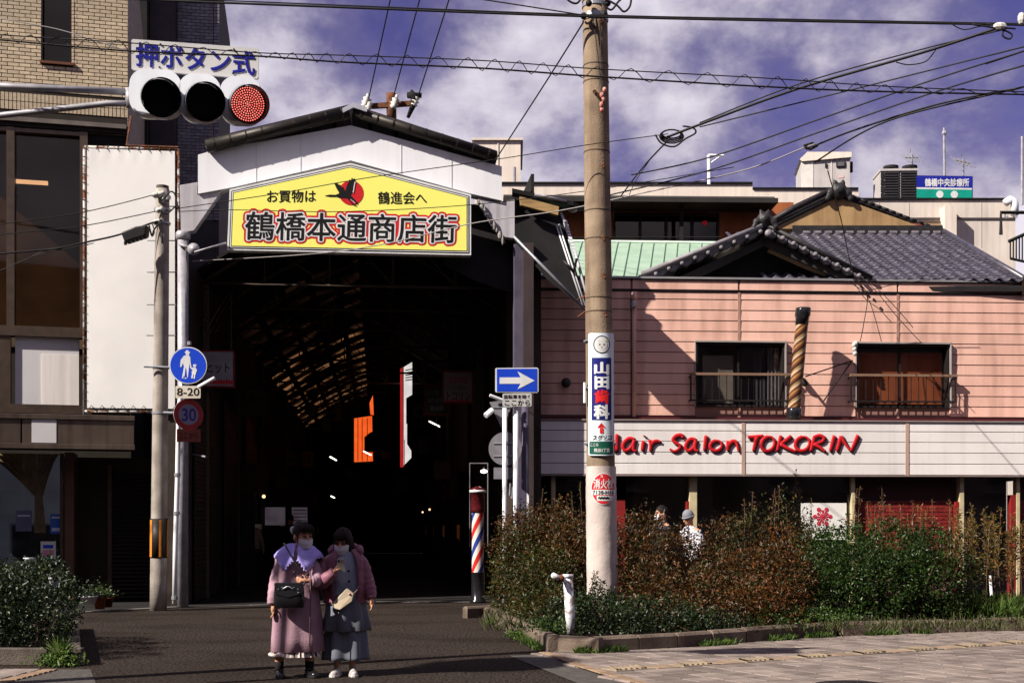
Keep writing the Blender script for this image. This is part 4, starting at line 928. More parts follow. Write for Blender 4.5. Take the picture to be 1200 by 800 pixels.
for x in bx[1:3]: _q = MB(); SF.ubox(_q, x-.035, x+.035, fz0, fz1, FO_-.03, FO_+.012); _q.build('fascia_joint', mat('joint_tan', (.40, .27, .22), None, .6), sal)
q = MB(); SF.ubox(q, b0u, b1u, fz0-.03, fz0-.002, .0, FO_+.01); SF.ubox(q, b0u, b1u, fz1, fz1+.03, 0, FO_+.03); q.build('fascia_edge', mat('fascia_edge', (.22, .17, .16), None, .5), sal)
# brush letters
def sm(P, seg=6):
    P = [V(p) for p in P]; Q = []
    for i in range(len(P)-1):
        p0, p1, p2, p3 = P[max(i-1, 0)], P[i], P[i+1], P[min(i+2, len(P)-1)]
        for k in range(seg):
            t = k/seg; Q.append(.5*((2*p1)+(-p0+p2)*t+(2*p0-5*p1+4*p2-p3)*t*t+(-p0+3*p1-3*p2+p3)*t**3))
    Q.append(P[-1]); return Q
def ell(cx, cy, rx, ry_, sk=.25): return [(cx+rx*math.cos(a)-sk*ry_*math.sin(a)*-1*.6, cy-ry_*math.sin(a)*1) for a in [math.pi*(.55+2*k/10) for k in range(11)]]
G = {'h': [[(152, 66), (150, 138)], [(141, 138), (139, 104), (128, 100), (118, 110), (117, 138)][0:2]],
 'a': [[(224, 88), (203, 84), (184, 98), (176, 118), (184, 134), (203, 128), (218, 106), (224, 90)], [(225, 90), (219, 112), (222, 133), (232, 136)]],
 'i': [[(262, 94), (255, 136)], [(266, 72), (265, 76)]], 'r': [[(288, 90), (292, 112), (288, 138)], [(291, 112), (304, 98), (318, 94), (332, 98)]],
 'S': [[(426, 80), (418, 70), (396, 74), (384, 90), (398, 104), (414, 114), (406, 130), (388, 137), (370, 128)]],
 'a2': [[(478, 90), (460, 86), (444, 98), (436, 118), (444, 134), (462, 128), (474, 108), (478, 92)], [(479, 92), (474, 114), (478, 132), (488, 136)]],
 'l': [[(521, 72), (513, 136)]], 'o': [ell(562, 114, 24, 21)], 'n': [[(612, 94), (610, 136)], [(612, 116), (626, 98), (642, 96), (650, 112), (655, 138)]],
 'T': [[(695, 80), (724, 77), (758, 72)], [(730, 78), (716, 138)]], 'O': [ell(777, 106, 27, 30)], 'K': [[(831, 72), (815, 138)], [(874, 74), (846, 96), (828, 108)], [(830, 108), (862, 126), (894, 138)]],
 'O2': [ell(920, 106, 29, 29)], 'R': [[(970, 76), (954, 138)], [(966, 80), (992, 72), (1010, 82), (1000, 98), (966, 108)], [(968, 108), (994, 122), (1014, 138)]],
 'I': [[(1052, 72), (1034, 138)]], 'N': [[(1080, 74), (1062, 138)], [(1080, 74), (1096, 104), (1118, 134)], [(1150, 70), (1136, 104), (1120, 138)]]}
lt = thing('salon_lettering', 'raised red brush lettering Hair Salon TOKORIN on the white fascia', 'lettering', SF.P2(870, 520, FO_))
shad = mat('letter_side', (.05, .006, .010), None, .5)
for k_, glyph in G.items():
    q = MB(); q2 = MB()
    for si, P in enumerate(glyph):
        Q = sm([(x, y, 0) for x, y in P]); n_ = len(Q)
        rr_ = [(.046 if n_ > 2 else .048)*(.78+.22*math.sin(math.pi*min(1, .15+i/n_)))*(.95-.25*i/n_) for i in range(n_)]
        W3 = [SF.P2(680+p.x/3.53, 490+p.y/3.53-.6, FO_+.05+.004*si) for p in Q]; q.tube(W3, [r*.86 for r in rr_], 8)
        q2.tube([p+SF.u*.030-V((0, 0, .026))-SF.n*.030 for p in W3], [r*1.0 for r in rr_], 8)
    for mbq, nm, mm in ((q, 'letter', red), (q2, 'letter_back', shad)):
        # flatten across the fascia so the letters read as cut boards
        o_ = mbq.build(nm, mm, lt, True)
        c0 = rootloc(lt); me = o_.data
        for v in me.vertices:
            w = v.co+c0-SF.P; d_ = w.dot(SF.n)-(FO_+.02); v.co -= SF.n*(d_*.72)
GO = .72
# ground floor
sf_o = -.25
q = MB(); SF.ubox(q, ue0, ue1, 0, fz0+.5, -4, -3.9); SF.ubox(q, ue0, ue1, 0.15, .2, -3.9, .3); q.build('shop_interior', dark, sal)
q = MB(); SF.ubox(q, ue0, ue1, fz0+.02, zb-.02, -4, -.26); q.build('shop_ceiling', dark, sal)
cream = mat('cream_post', (.50, .42, .26), (.38, .31, .19), .6, 4, streak=.4); redp = mat('red_post', (.20, .015, .015), None, .5)
sy = SF.Z(556, 0)
for i, (a, b) in enumerate(((645, 650), (806, 815), (995, 999), (1121, 1126), (1187, 1191))):
    q = MB(); SF.ubox(q, SF.U(a, .45), SF.U(b, .45), 0, fz0+.2, GO-.28, GO-.1); q.build('post', cream, sal, bevel=.006)
q = MB(); SF.ubox(q, SF.U(803, .45), SF.U(805.8, .45), 0, SF.Z(588), GO-.28, GO-.12); q.build('red_post', redp, sal)
q = MB(); SF.ubox(q, SF.U(1117, .45), SF.U(1120.5, .45), 0, SF.Z(588), GO-.3, GO-.12); q.build('red_post', redp, sal)
q = MB(); SF.ubox(q, SF.U(1181, .45), SF.U(1186.5, .45), 0, SF.Z(580), GO-.3, GO-.12); q.build('red_post', redp, sal)
q = MB(); SF.ubox(q, SF.U(718, .45), SF.U(732, .45), 0, SF.Z(586), GO-.3, GO-.2); q.build('red_post', redp, sal)
redb = mat('red_brick', (.19, .020, .018), (.12, .013, .013), .45, 8, rnd=.18)
for k, (a, b) in enumerate(((999.5, 1116), (1191.5, 1256))):
    q = MB(); SF.ubox(q, SF.U(a, .45), SF.U(b, .45), 0, SF.Z(587), GO-.35, GO-.262); q.build('brick_backing', mat('pale_grout', (.14, .07, .065), None, .9), sal)
    bricks(SF, sal, SF.U(a, .45), SF.U(b, .45), .7, SF.Z(587.5), .19, .066, .012, GO-.262, GO-.25, redb, indiv=140 if k == 0 else 90, seed=k)
    q = MB(); SF.ubox(q, SF.U(a, .45), SF.U(b, .45), SF.Z(587), fz0+.1, GO-.34, GO-.3); q.build('dark_red_panel', mat('dark_red_panel', (.035, .008, .008), None, .6), sal)  # brick in the fascia's shade, put in as a dark red panel
shopg = MB()
for (a, b) in ((651, 717), (733, 802.5), (816, 995), (1126.5, 1180)):
    q = MB(); SF.ubox(q, SF.U(a, .45), SF.U(b, .45), .5, fz0+.1, GO-.24, GO-.23); q.build('pane', glass, sal)
for i, (a, b) in enumerate(((827, 873), (877, 887), (899, 915))):
    q = MB(); q.tube([SF.P2(a, 562, -2.2), SF.P2(b, 562, -2.2)], .022, 6); props(q.build('strip_light', lampm), ['longest lit ceiling tube inside the hair salon', 'shortest lit ceiling tube in the middle inside the hair salon', 'right-hand lit ceiling tube inside the hair salon'][i], 'strip light', 'salon ceiling tubes')
# poster with a red emblem
ps = thing('flower_poster', 'white poster with a red snowflake-like flower emblem in the salon window', 'poster', SF.P2(965, 620, -.2))
q = MB(); SF.box(q, 939, 589, 992, 632, GO-.225, GO-.20); q.build('sheet', signw, ps)
q = MB(); em_ = mat('emblem_red', (.45, .03, .06), None, .6); c = SF.P2(964, 604, -.19); cu = .0178
def dsk(q, x, y, r, o_, n=14): c_ = SF.P2(x, y, o_); q.prism([c_+SF.u*math.cos(6.283*i/n)*r+V((0, 0, 1))*math.sin(6.283*i/n)*r for i in range(n)], SF.n*.004)
for i in range(12):
    a = i*math.pi/6; L = 9 if i % 2 == 0 else 6; dsk(q, 964+L*math.cos(a), 605+L*math.sin(a)*1.05, .045 if i % 2 == 0 else .03, GO-.199+.0002*i)
    x2, y2 = 964+L*math.cos(a), 605+L*math.sin(a); p0, p1 = SF.P2(964, 605, GO-.196), SF.P2(x2, y2, GO-.196); q.tube([p0, p1], .010, 4)
dsk(q, 964, 605, .05, GO-.195); q.build('emblem', em_, ps)
# leaning striped column on its bracket
bs_ = thing('striped_column_sign', 'faded gold and brown striped barber column leaning out above the fascia', 'barber pole', SF.P2(931, 490, .5))
a, b = SF.P2(929.5, 491, .5), SF.P2(941, 365, .62); ax = (b-a)
MB().lathe([(.14, 0), (.155, .02), (.155, .2), (.13, .24)], a, ax, 20).build('base', mat('gloss_black', (.012,)*3, None, .2), bs_, True)
q = MB(); stripes(q, a+ax.normalized()*.22, ax,   .13, ax.length-.22-.25, 17.0, [0, 1, 2, 0, 3, 1], per=2)
q.build('striped_drum', [mat('faded_gold', (.27, .155, .055), None, .3), mat('faded_brown', (.13, .035, .015), None, .3), mat('faded_black', (.02, .016, .016), None, .3), mat('faded_cream', (.42, .33, .24), None, .3)], bs_, True)
MB().lathe([(.135, 0), (.14, .14), (.16, .18), (.16, .3), (.145, .34), (.0, .36)], b-ax.normalized()*.26, ax, 20).build('cap', mat('gloss_black', (.012,)*3, None, .2), bs_, True)
q = MB(); q.tube([SF.P2(941, 444, .5), SF.P2(943, 445, .0)], .03, 6); q.ball(SF.P2(943, 449, .1), .07, 8, 6); q.tube([SF.P2(932, 488, .5), SF.P2(932, 488, .0)], .05, 6); q.build('bracket', blackm, bs_)
for P in (((944, 441, .4), (997, 423, .05)), ((965, 470, .5), (999, 422, .05))): MB().tube([SF.P2(*P[0]), SF.P2(*P[1])], .014, 5).build('stay', wire_m, bs_)
q = MB(); q.ob(SF.P2(1000, 407, .02), SF.u*.06, SF.n*.1, V((0, 0, .12)))
for i in range(3): q.lathe([(.03, -.05), (.05, 0), (.03, .05)], SF.P2(1001+i*.5, 404+i*5, .14), n=8)
ib = thing('service_bracket', 'white porcelain knobs on the wall where the cables reach the right salon window', 'bracket', SF.P2(1000, 410, .05)); q.build('knob', pin, ib, True)
q = MB(); q.tube([SF.P2(742, 353, .1), SF.P2(743, 360, .14)], .05, 8); props(q.build('meter_cup', gpipe), 'small grey hopper head on top of the salon wall pipe', 'drain hopper')
MB().lathe([(.05, 0), (.1, .05), (.1, .14), (.04, .2)], SF.P2(663, 449, .05), (0, -1, 0), 12).build('meter', mat('meter_dark', (.03, .03, .03), None, .3), thing('wall_meter', 'round dark meter on the shaded pink wall left of the concrete pole', 'meter', SF.P2(663, 449, 0)), True)

# ---- side canopy between the gate and the salon
sc = thing('side_canopy', 'collapsed looking side canopy with a timber end and white louvred panel beside the pole', 'canopy', SF.P2(650, 300, .9))
def tri(a, b, c, m_, name, th=.04):
    q = MB(); q.prism([a, b, c], V((0, th, 0))); return q
A1_, B1_, C1_, D1_ = SF.P2(603, 232, .9), SF.P2(657, 250, .75), SF.P2(689, 366, 1.4), SF.P2(603, 283, 1.3)
q = MB(); q.prism([A1_, B1_, C1_], V((0, .04, 0))); q.prism([A1_, C1_, D1_], V((0, .04, 0))); q.build('end_panel', blackm, sc); E1_, E2_, E3_, E4_ = SF.P2(696, 308, .3), SF.P2(691, 282, 1.4), SF.P2(716, 350, 1.42), SF.P2(715, 386, 1.42); q = MB()
for tri_ in ((E1_, E2_, C1_), (E2_, E3_, C1_), (E3_, E4_, C1_), (D1_, C1_, E4_), (D1_, E4_, SF.P2(640, 326, 1.4))): q.prism(tri_, V((.02, .03, 0)))
q.build('side_screen', blackm, sc)  # hidden screen added to cast the diagonal shadow on the salon wall
q = MB(); q.prism([SF.P2(600, 220.5, 1.2), SF.P2(672, 236, 1.0), SF.P2(684, 243, .4), SF.P2(680, 243, .3), SF.P2(600, 226, .3)], V((0, 0, -.08))); q.build('canopy_roof', blackm, sc)
MB().tube([SF.P2(627, 228, 1.25), SF.P2(664, 236, 1.0)], .03, 8).build('gutter_pipe', gpipe, sc, True)
q = MB(); q.prism([SF.P2(*p, 1.25) for p in ((609, 230), (655, 242), (654, 252), (610, 240))], SF.n*-.12); q.build('timber_end', mat('weathered_timber', (.42, .28, .12), (.26, .16, .07), .8, 2, streak=.6, sc=(2, 2, 30)), sc)
MB().tube([SF.P2(602, 277, 1.35), SF.P2(687, 364, 1.45)], .028, 8).build('strut', steel, sc, True)
q = MB(); q.tube([SF.P2(657, 249, .8), SF.P2(662, 262, .85), SF.P2(675, 300, 1.1), SF.P2(689, 350, 1.45)], .03, 8); q.tube([SF.P2(652, 264, .9), SF.P2(683, 358, 1.45)], .018, 6); q.tube([SF.P2(655, 263, .9), SF.P2(686, 358, 1.45)], .016, 6); q.build('louvre_frame', mat('alu_white', (.55, .55, .58), None, .4), sc, True)
lv = mat('louvre_white', (.52, .52, .56), None, .5)
for i in range(24):
    t0, t1 = i/24, (i+.8)/24; f = lambda t, dx: SF.P2(661+28*t+dx, 258+92*t, .9+.5*t)
    q = MB(); q.prism([f(t0, -1), f(t0, 3.5*(1-.5*t0)), f(t1, 3.5*(1-.5*t1)), f(t1, -1)], V((0, .03, 0))); q.build('louvre', lv, sc)
MB().tube([SF.P2(660, 305, 1.3), SF.P2(672, 318, 1.3), SF.P2(676, 303, 1.3)], [.02, .06, .03], 6).build('wrapped_knot', ink, sc, True)
q = MB(); q.tube([SF.P2(675, 352, 1.4), SF.P2(688, 346, 1.4)], .02, 5); q.tube([SF.P2(677, 372, 1.4), SF.P2(692, 360, 1.4)], .02, 5); q.build('rusty_peg', rust, sc)
fl = thing('flood_light', 'white flood lamp under the canopy roof left of the tall concrete pole', 'lamp', SF.P2(671, 246, .6)); MB().ball(SF.P2(671, 246, .6), (.10, .07, .055), 10, 6).build('lamp_head', white, fl, True); MB().tube([SF.P2(671, 244, .6), SF.P2(664, 240, .5)], .02, 6).build('arm', trm, fl)
# wall piece between the arcade and the salon
q = MB(); q.ob(SF.pt(SF.U(608), 0.01, .0), SF.u*.2, SF.n*1.38, V((0, 0, 7.1))); props(q.build('party_wall', mat('party_wall', (.045, .03, .032), (.03, .02, .022), .8, 2)), 'dark party wall between the arcade entrance and the hair salon', 'wall')
# ================================================================== TILED HOUSE behind the salon parapet
hs = thing('tiled_house', 'old house with blue grey pantile roof and tan gable rising behind the salon parapet', 'house', V((7.5, 30, 0)))
kaw = mat('roof_tile_glaze', (.060, .053, .075), (.034, .030, .043), .36, 6, rnd=.25, spec=.45)
kawd = mat('roof_tile_dark', (.026, .023, .025), (.014, .013, .015), .5, 8)
kawl = mat('roof_tile_pale', (.22, .20, .22), (.14, .13, .145), .45, 6)
D0, D1 = 26.95, 32.0; Z0 = CH+(HY-329)/FL*D0; Z1 = CH+(HY-273)/FL*D1
sl = V((0, D1-D0, Z1-Z0)); SL = sl.length; sn = V((0, -sl.z, sl.y)).normalized(); su = sl.normalized()
q = MB(); q.prism([V((5.35, D0, Z0-.12)), V((10.75, D0, Z0-.12)), V((10.75, D1, Z1-.12)), V((5.35, D1, Z1-.12))], V((0, 0, -.1))); q.build('roof_deck', blackm, hs)
q = MB(); q.box(2.6, 10.6, D0+.5, D1+3, 0, Z0-.15); q.build('wall', mat('plaster_grey', (.2, .18, .16), None, .9), hs)
TW, TL = .272, .245
tmb = MB(); n_ = 8; ring = []
for (yy, lift, th) in ((0, .028, 0), (TL+.03, 0, 0)):
    row = []
    for i in range(n_+1):
        t = i/n_; z = .030*math.cos(2*math.pi*(t-.18))+(.012 if t < .3 else 0); row.append(V((t*TW*1.02, 0, 0))+su*yy+sn*(z+lift))
    ring.append(row)
fr = [p-sn*.028 for p in ring[0]]
tmb.loft([fr, ring[0], ring[1]], cap=False, closed=False); tme = tmb.mesh('tile', smooth=True); tme.materials.append(kaw)
tiles = []
nr = int(SL/TL); nc = 20
for r_ in range(nr):
    for c_ in range(nc): tiles.append((10.75-TW*(c_+1), r_))
tiles.sort(key=lambda t: t[1]+abs(t[0]-8)*.8)
for k, (x, r_) in enumerate(tiles):
    p = V((x, D0, Z0))+su*(r_*TL)
    if k < 300: inst('tile', tme, hs, p+sn*rnd.uniform(-.004, .006), (rnd.uniform(-.012, .012), rnd.uniform(-.01, .01), rnd.uniform(-.012, .012)))
q = MB()
for (x, r_) in tiles[300:]:
    p = V((x, D0, Z0))+su*(r_*TL); b = len(q.v)
    q.v += [tuple(V(v.co)+p) for v in tme.vertices]; q.f += [tuple(b+i for i in f.vertices) for f in tme.polygons]; q.m += [0]*len(tme.polygons)
props(q.build('roof_tile', mat('roof_tile_glaze2', (.060, .053, .075), (.034, .030, .043), .36, 6, rnd=.25, isl=True, spec=.45), hs, True), kind='stuff')
q = MB().tube([V((10.78, D0, Z0+.04)), V((10.78, D1, Z1+.04))], .075, 8); q.build('verge_roll', kaw, hs, True)
q = MB().prism([V((10.75, D0, Z0)), V((10.75, D1, Z1)), V((10.75, D1, Z1-.3)), V((10.75, D0, Z0-.3))], (.06, 0, 0)); q.build('verge_board', darkb, hs)
# ridge band under the upper gable
rdg = MB()
for k in range(4): rdg.box(7.0, 10.75, D1-.12+k*.02, D1+.18-k*.02, Z1-.02+k*.05, Z1+.025+k*.05)
rdg.build('ridge_course', kawd, hs)
q = MB(); q.box(6.9, 10.4, D1-.02, D1+.1, Z1+.175, Z1+.235); q.build('copper_flashing', mat('copper_red', (.20, .05, .035), (.12, .03, .02), .6, 5), hs)
q = MB()
for i in range(13): q.box(7.25+i*.27, 7.42+i*.27, D1-.16, D1-.1, Z1-.03, Z1+.02)
props(q.build('ridge_end_tiles', kawl, hs), kind='stuff')
# upper gable, facing the street
D2 = 31.96
def hp(x, y, d=D2): return at(x, y, d)
tanp = mat('tan_plaster', (.34, .22, .105), (.26, .16, .08), .9, 1.5, streak=.45, bump=.2)
q = MB(); q.prism([hp(908, 268), hp(982, 231), hp(1086, 268)], (0, .5, 0)); q.build('gable_wall', tanp, hs)
q = MB(); q.prism([hp(896, 268, 32.1), hp(896, 263, 32.1), hp(981, 221, 32.1), hp(981, 233, 32.1), hp(908, 269, 32.1)], (0, 2.5, 0)); q.build('gable_roof', kawd, hs)
q = MB(); q.prism([hp(981.2, 221, 32.1), hp(1093, 265, 32.1), hp(1089, 269, 32.1), hp(981.2, 233, 32.1)], (0, 2.5, 0)); q.build('gable_roof', kawd, hs)
q = MB()
for i in range(13):
    t = i/13; a = hp(984+106*t, 224.5+41*t, 32.0); b = hp(984+106*(t+.07), 224.5+41*(t+.07), 32.0); q.tube([a, b], [.03, .05], 7)
q.build('verge_tiles', kawd, hs, True)['kind'] = 'stuff'
q = MB(); q.tube([hp(899, 262, 31.9), hp(930, 244, 31.9), hp(978, 221, 31.9)], [.07, .08, .07], 8)
q.tube([hp(903, 266, 31.95), hp(982, 228, 31.95)], .06, 8); q.build('verge_ridge', kawd, hs, True)
def onigawara(x, y, d, s, name):
    q = MB(); c = at(x, y, d)
    q.ball(c, (.24*s, .14*s, .22*s), 12, 8); q.ball(c+V((-.22*s, -.03, -.06*s)), (.13*s, .1*s, .12*s), 8, 6); q.ball(c+V((.22*s, -.03, -.06*s)), (.13*s, .1*s, .12*s), 8, 6)
    q.ball(c+V((0, -.12*s, .02)), (.12*s, .07*s, .12*s), 8, 6); q.ball(c+V((-.1*s, -.02, .2*s)), (.07*s, .07*s, .09*s), 8, 6); q.ball(c+V((.1*s, -.02, .2*s)), (.07*s, .07*s, .09*s), 8, 6)
    q.ball(c+V((-.3*s, -.05, -.2*s)), (.09*s, .08*s, .09*s), 8, 6); q.ball(c+V((.3*s, -.05, -.2*s)), (.09*s, .08*s, .09*s), 8, 6)
    for a in (-.12, .1): q.tube([c+V((a*s, 0, .25*s)), c+V((a*1.6*s, -.02, .42*s))], [.02*s, .008*s], 5)
    o = q.build(name, kawd, hs, True); m_ = o.modifiers.new('r', 'REMESH'); m_.mode = 'VOXEL'; m_.voxel_size = .03; m_.use_smooth_shade = True
onigawara(983, 224, 31.9, .95, 'ridge_ornament')
# lower gable towards the street
GD = 26.85
def g(x, y, o=0): return at(x, y, GD+o)
q = MB(); q.prism([g(748, 323), g(897, 264), g(897, 272), g(770, 326)], (0, 3.2, 0)); q.prism([g(897.2, 264), g(1024, 327), g(1008, 327), g(897.2, 272)], (0, 3.2, 0)); q.build('lower_gable_roof', kawd, hs)
q = MB(); q.prism([g(790, 327, .1), g(895, 279, .1), g(895, 288, .1), g(815, 327, .1)], (0, .1, 0)); q.prism([g(895.2, 279, .1), g(1004, 327, .1), g(985, 327, .1), g(895.2, 287, .1)], (0, .1, 0)); q.build('barge_board', mat('barge_dark', (.03, .028, .026), None, .7), hs)
q = MB(); q.prism([g(903, 290, .35), g(993, 328, .35), g(975, 328, .35), g(900, 294, .35)], (0, .1, 0)); q.build('tan_rafter_board', mat('tan_board', (.42, .31, .19), None, .8), hs)
q = MB(); q.prism([g(800, 328, .6), g(895, 284, .6), g(990, 328, .6)], (0, .1, 0)); q.build('gable_recess', blackm, hs)
vtm = mat('verge_tile_grey', (.15, .14, .165), (.085, .08, .095), .35, 9, spec=.5)
q = MB().tube([g(752, 321, -.1), g(893, 264.5, -.1)], .052, 10); 
q.build('verge_roll_pale', kawl, hs, True)
q = MB().tube([g(899, 264, -.06), g(1022, 325.5, -.06)], .05, 8); q.build('verge_roll', kawd, hs, True)
for i in range(9):
    t = (i+.7)/9.2; x, y = 752+141*t, 325.5-57*t
    MB().prism([g(x-8, y+9.5, -.05), g(x-1, y+7.5, -.05), g(x+6, y+2, -.05), g(x+7, y-3, -.05), g(x-7, y+2, -.05)], (0, .35, 0)).build('verge_tile', vtm, hs, bevel=.02)
    MB().lathe([(.036, -.1), (.042, -.02), (.038, .02), (.02, .03)], g(x+6, y-.5, -.14), (0, -1, 0), 10).build('round_end_tile', kawl, hs, True)
for i in range(9):
    t = (i+.3)/9.4; x, y = 900+120*t, 268+59*t
    MB().prism([g(x-6, y-3, -.05), g(x+7, y+3, -.05), g(x+6, y+8, -.05), g(x, y+8, -.05), g(x-5, y+3, -.05)], (0, .35, 0)).build('verge_tile', vtm, hs, bevel=.02)
    MB().lathe([(.036, -.1), (.045, -.02), (.042, .02), (.02, .03)], g(x+1, y+2.5, -.14), (0, -1, 0), 10).build('round_end_tile', kawl, hs, True)
MB().lathe([(.06, -.1), (.08, -.02), (.075, .02), (.03, .04)], g(901, 273, -.16), (0, -1, 0), 12).build('round_end_tile', kawl, hs, True)
onigawara(896, 258, GD-.05, .75, 'gable_ornament')

# ================================================================== orange-walled house and green roof
oh = thing('orange_house', 'orange walled upper storey with dark sliding windows behind the concrete pole', 'house', at(790, 620, 38)+V((0, 0, -1.5)))
OF = FR(at(780, 260, 37.5), (1, .03)); OF.ref = 780
owm = mat('orange_wall', (.36, .12, .045), (.27, .08, .03), .85, 1.2, streak=.4)
q = MB()
for (a, b, c, d) in ((590, 718.5, 236, 330), (843, 930, 236, 330), (718.5, 843, 236, 249), (718.5, 843, 284, 330)): OF.box(q, a, c, b, d, -.3, 0)
q.build('wall', owm, oh)
q = MB(); OF.box(q, 590, 231, 912, 236.5, -3, 1.1); q.build('roof', mat('eave_dark', (.03, .027, .025), None, .6), oh)
q = MB(); OF.box(q, 590, 229.5, 908, 231, -3, 1.1); q.build('roof_edge', mat('eave_grey', (.10, .09, .09), None, .6), oh)
q = MB(); OF.box(q, 600, 240, 888, 244, 0, .18); q.build('beam', mat('brown_beam', (.13, .05, .03), (.08, .035, .02), .7, 6), oh)
for i in range(4):
    a, b = 720+i*30.5, 720+(i+1)*30.5; q = MB(); t = 1.4
    for (p0, p1, p2, p3) in ((a, 250, a+t, 283), (b-t, 250, b, 283), (a+t, 250, b-t, 251.5), (a+t, 281, b-t, 283)): OF.box(q, p0, p1, p2, p3, -.15, .01)
    fo = q.build('window', wfm, oh); q = MB(); OF.box(q, a+t, 251.5, b-t, 281, -.1, -.08); q.build('pane', dglass, fo)
q = MB(); OF.box(q, 718, 283.5, 845, 288, 0, .2); q.build('sill', blackm, oh)
q = MB(); OF.box(q, 718.5, 249, 843, 284, -1.2, -1.0); q.build('room', blackm, oh)
q = MB(); OF.box(q, 797, 236, 801, 290, .6, .72); q.build('downpipe', blackm, oh)
q = MB(); q.tube([OF.P2(600, 279, .7), OF.P2(846, 278, .7)], .02, 5); q.build('rail', blackm, oh)
q = MB(); q.prism([OF.P2(x, y, -.07) for x, y in ((824, 259), (829, 259), (828, 263), (825.5, 264.5), (823, 262))], OF.n*.02); props(q.build('red_heart_light', mat('red_heart', (.35, .01, .02), None, emit=.2)), 'small red heart ornament in the right pane of the dark upstairs window', 'ornament')
gr = thing('green_metal_roof', 'pale mint green standing seam roof between the pole and the pantiled gable', 'roof', at(760, 323, 30))
gm = mat('mint_metal', (.30, .41, .31), (.24, .34, .255), .5, 2, streak=.15)
ga, gb = at(640, 283.5, 34), at(850, 286, 34); gc, gdd = at(625, 326, 28.3), at(850, 326, 28.3)
ns = 15
for i in range(ns):
    p = [gc+(gdd-gc)*(i/ns), gc+(gdd-gc)*((i+1)/ns), ga+(gb-ga)*((i+1)/ns), ga+(gb-ga)*(i/ns)]
    MB().prism([p[0]+(p[1]-p[0])*.01, p[1]-(p[1]-p[0])*.01, p[2]-(p[2]-p[3])*.01, p[3]+(p[2]-p[3])*.01], (0, 0, -.03)).build('roof_panel', gm, gr)
    MB().tube([p[0]+V((0, 0, .01)), p[3]+V((0, 0, .01))], .022, 4).build('seam', mat('mint_seam', (.22, .33, .24), None, .5), gr)
MB().tube([ga+V((0, 0, .02)), gb+V((0, 0, .02))], .05, 6).build('top_flashing', mat('mint_pale', (.6, .72, .6), None, .5), gr)
q = MB(); q.prism([gc-V((0, 0, .05)), gdd-V((0, 0, .05)), gb-V((0, 0, .08)), ga-V((0, 0, .08))], (0, 0, -.1)); q.build('deck', blackm, gr)

# ================================================================== long white building and rooftop kit
wb = thing('white_building', 'long low white concrete building stretching along behind the houses', 'building', at(900, 620, 45)-V((0, 0, 1.5)))
WF = FR(at(900, 230, 45), (1, .0)); WF.ref = 900
wbm = mat('white_concrete', (.66, .58, .51), (.60, .52, .46), .75, .8, streak=.25); wbs = mat('white_concrete_low', (.60, .53, .47), (.5, .44, .4), .75, .8, streak=.3)
q = MB(); WF.box(q, 560, 215.5, 882, 240, -8, 0); q.build('wall', wbm, wb)
q = MB(); WF.box(q, 882, 221.5, 1006, 640, -8, -.0); WF.box(q, 560, 240, 882, 640, -8, -.3); q.build('wall', wbm, wb)
q = MB(); WF.box(q, 1006.2, 234, 1190, 640, -8, -.4); q.build('wall', wbs, wb)
q = MB(); WF.box(q, 560, 213, 882, 215.4, -8, .06); WF.box(q, 882.1, 219.5, 1006, 221.4, -8, .06); WF.box(q, 1006.2, 231.8, 1190, 233.9, -8, -.34); q.build('coping', ink, wb)
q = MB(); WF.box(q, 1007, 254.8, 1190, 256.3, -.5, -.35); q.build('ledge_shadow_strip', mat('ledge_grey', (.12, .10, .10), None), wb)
q = MB(); WF.box(q, 1107, 241, 1121, 640, -.4, .1); q.build('pier', wbm, wb)
for x in (905, 925, 963, 1030, 1065, 1150): q = MB(); WF.box(q, x, 236, x+.6, 290, -.4 if x > 1006 else 0, -.39 if x > 1006 else .012); q.build('joint_line', mat('joint_grey', (.35, .32, .3), None), wb)
q = MB(); WF.box(q, 1077, 259, 1105, 290, -.38, -.3); q.build('dark_opening', mat('umber', (.09, .06, .04), None), wb)
q = MB(); q.prism([WF.P2(1082, 262, -.2), WF.P2(1103, 262, -.2), WF.P2(1099, 276, -.2), WF.P2(1096, 276, -.2)], (0, .1, 0)); q.build('tan_flap', mat('tan_flap', (.3, .2, .13), None), wb)
q = MB().tube([WF.P2(1189, 252, .0), WF.P2(1189, 240, .0), WF.P2(1188, 236, .0), WF.P2(1184, 234, 0), WF.P2(1178, 238, 0)], .14, 10); props(q.build('vent_pipe', fas, None, True), 'fat white vent pipe elbow on the far right corner of the white building', 'vent pipe')
pent = thing('white_penthouse', 'small cream rooftop block peeping over the right end of the arcade gate', 'building', at(583, 213, 50)); q = MB(); a = at(556, 213, 50); b = at(610, 165, 50); q.box(a.x, b.x, 50, 54, a.z-4, b.z); q.build('wall', wbm, pent)
q = MB(); q.box(a.x-.1, b.x+.1, 49.9, 54.1, b.z, b.z+.09); q.box(a.x+.9, a.x+.94, 49.97, 50, a.z-4, b.z); q.build('coping', wbs, pent)
MB().tube([at(603, 220, 49.6), at(603, 196, 49.6)], .06, 6).build('pipe', gpipe, pent)
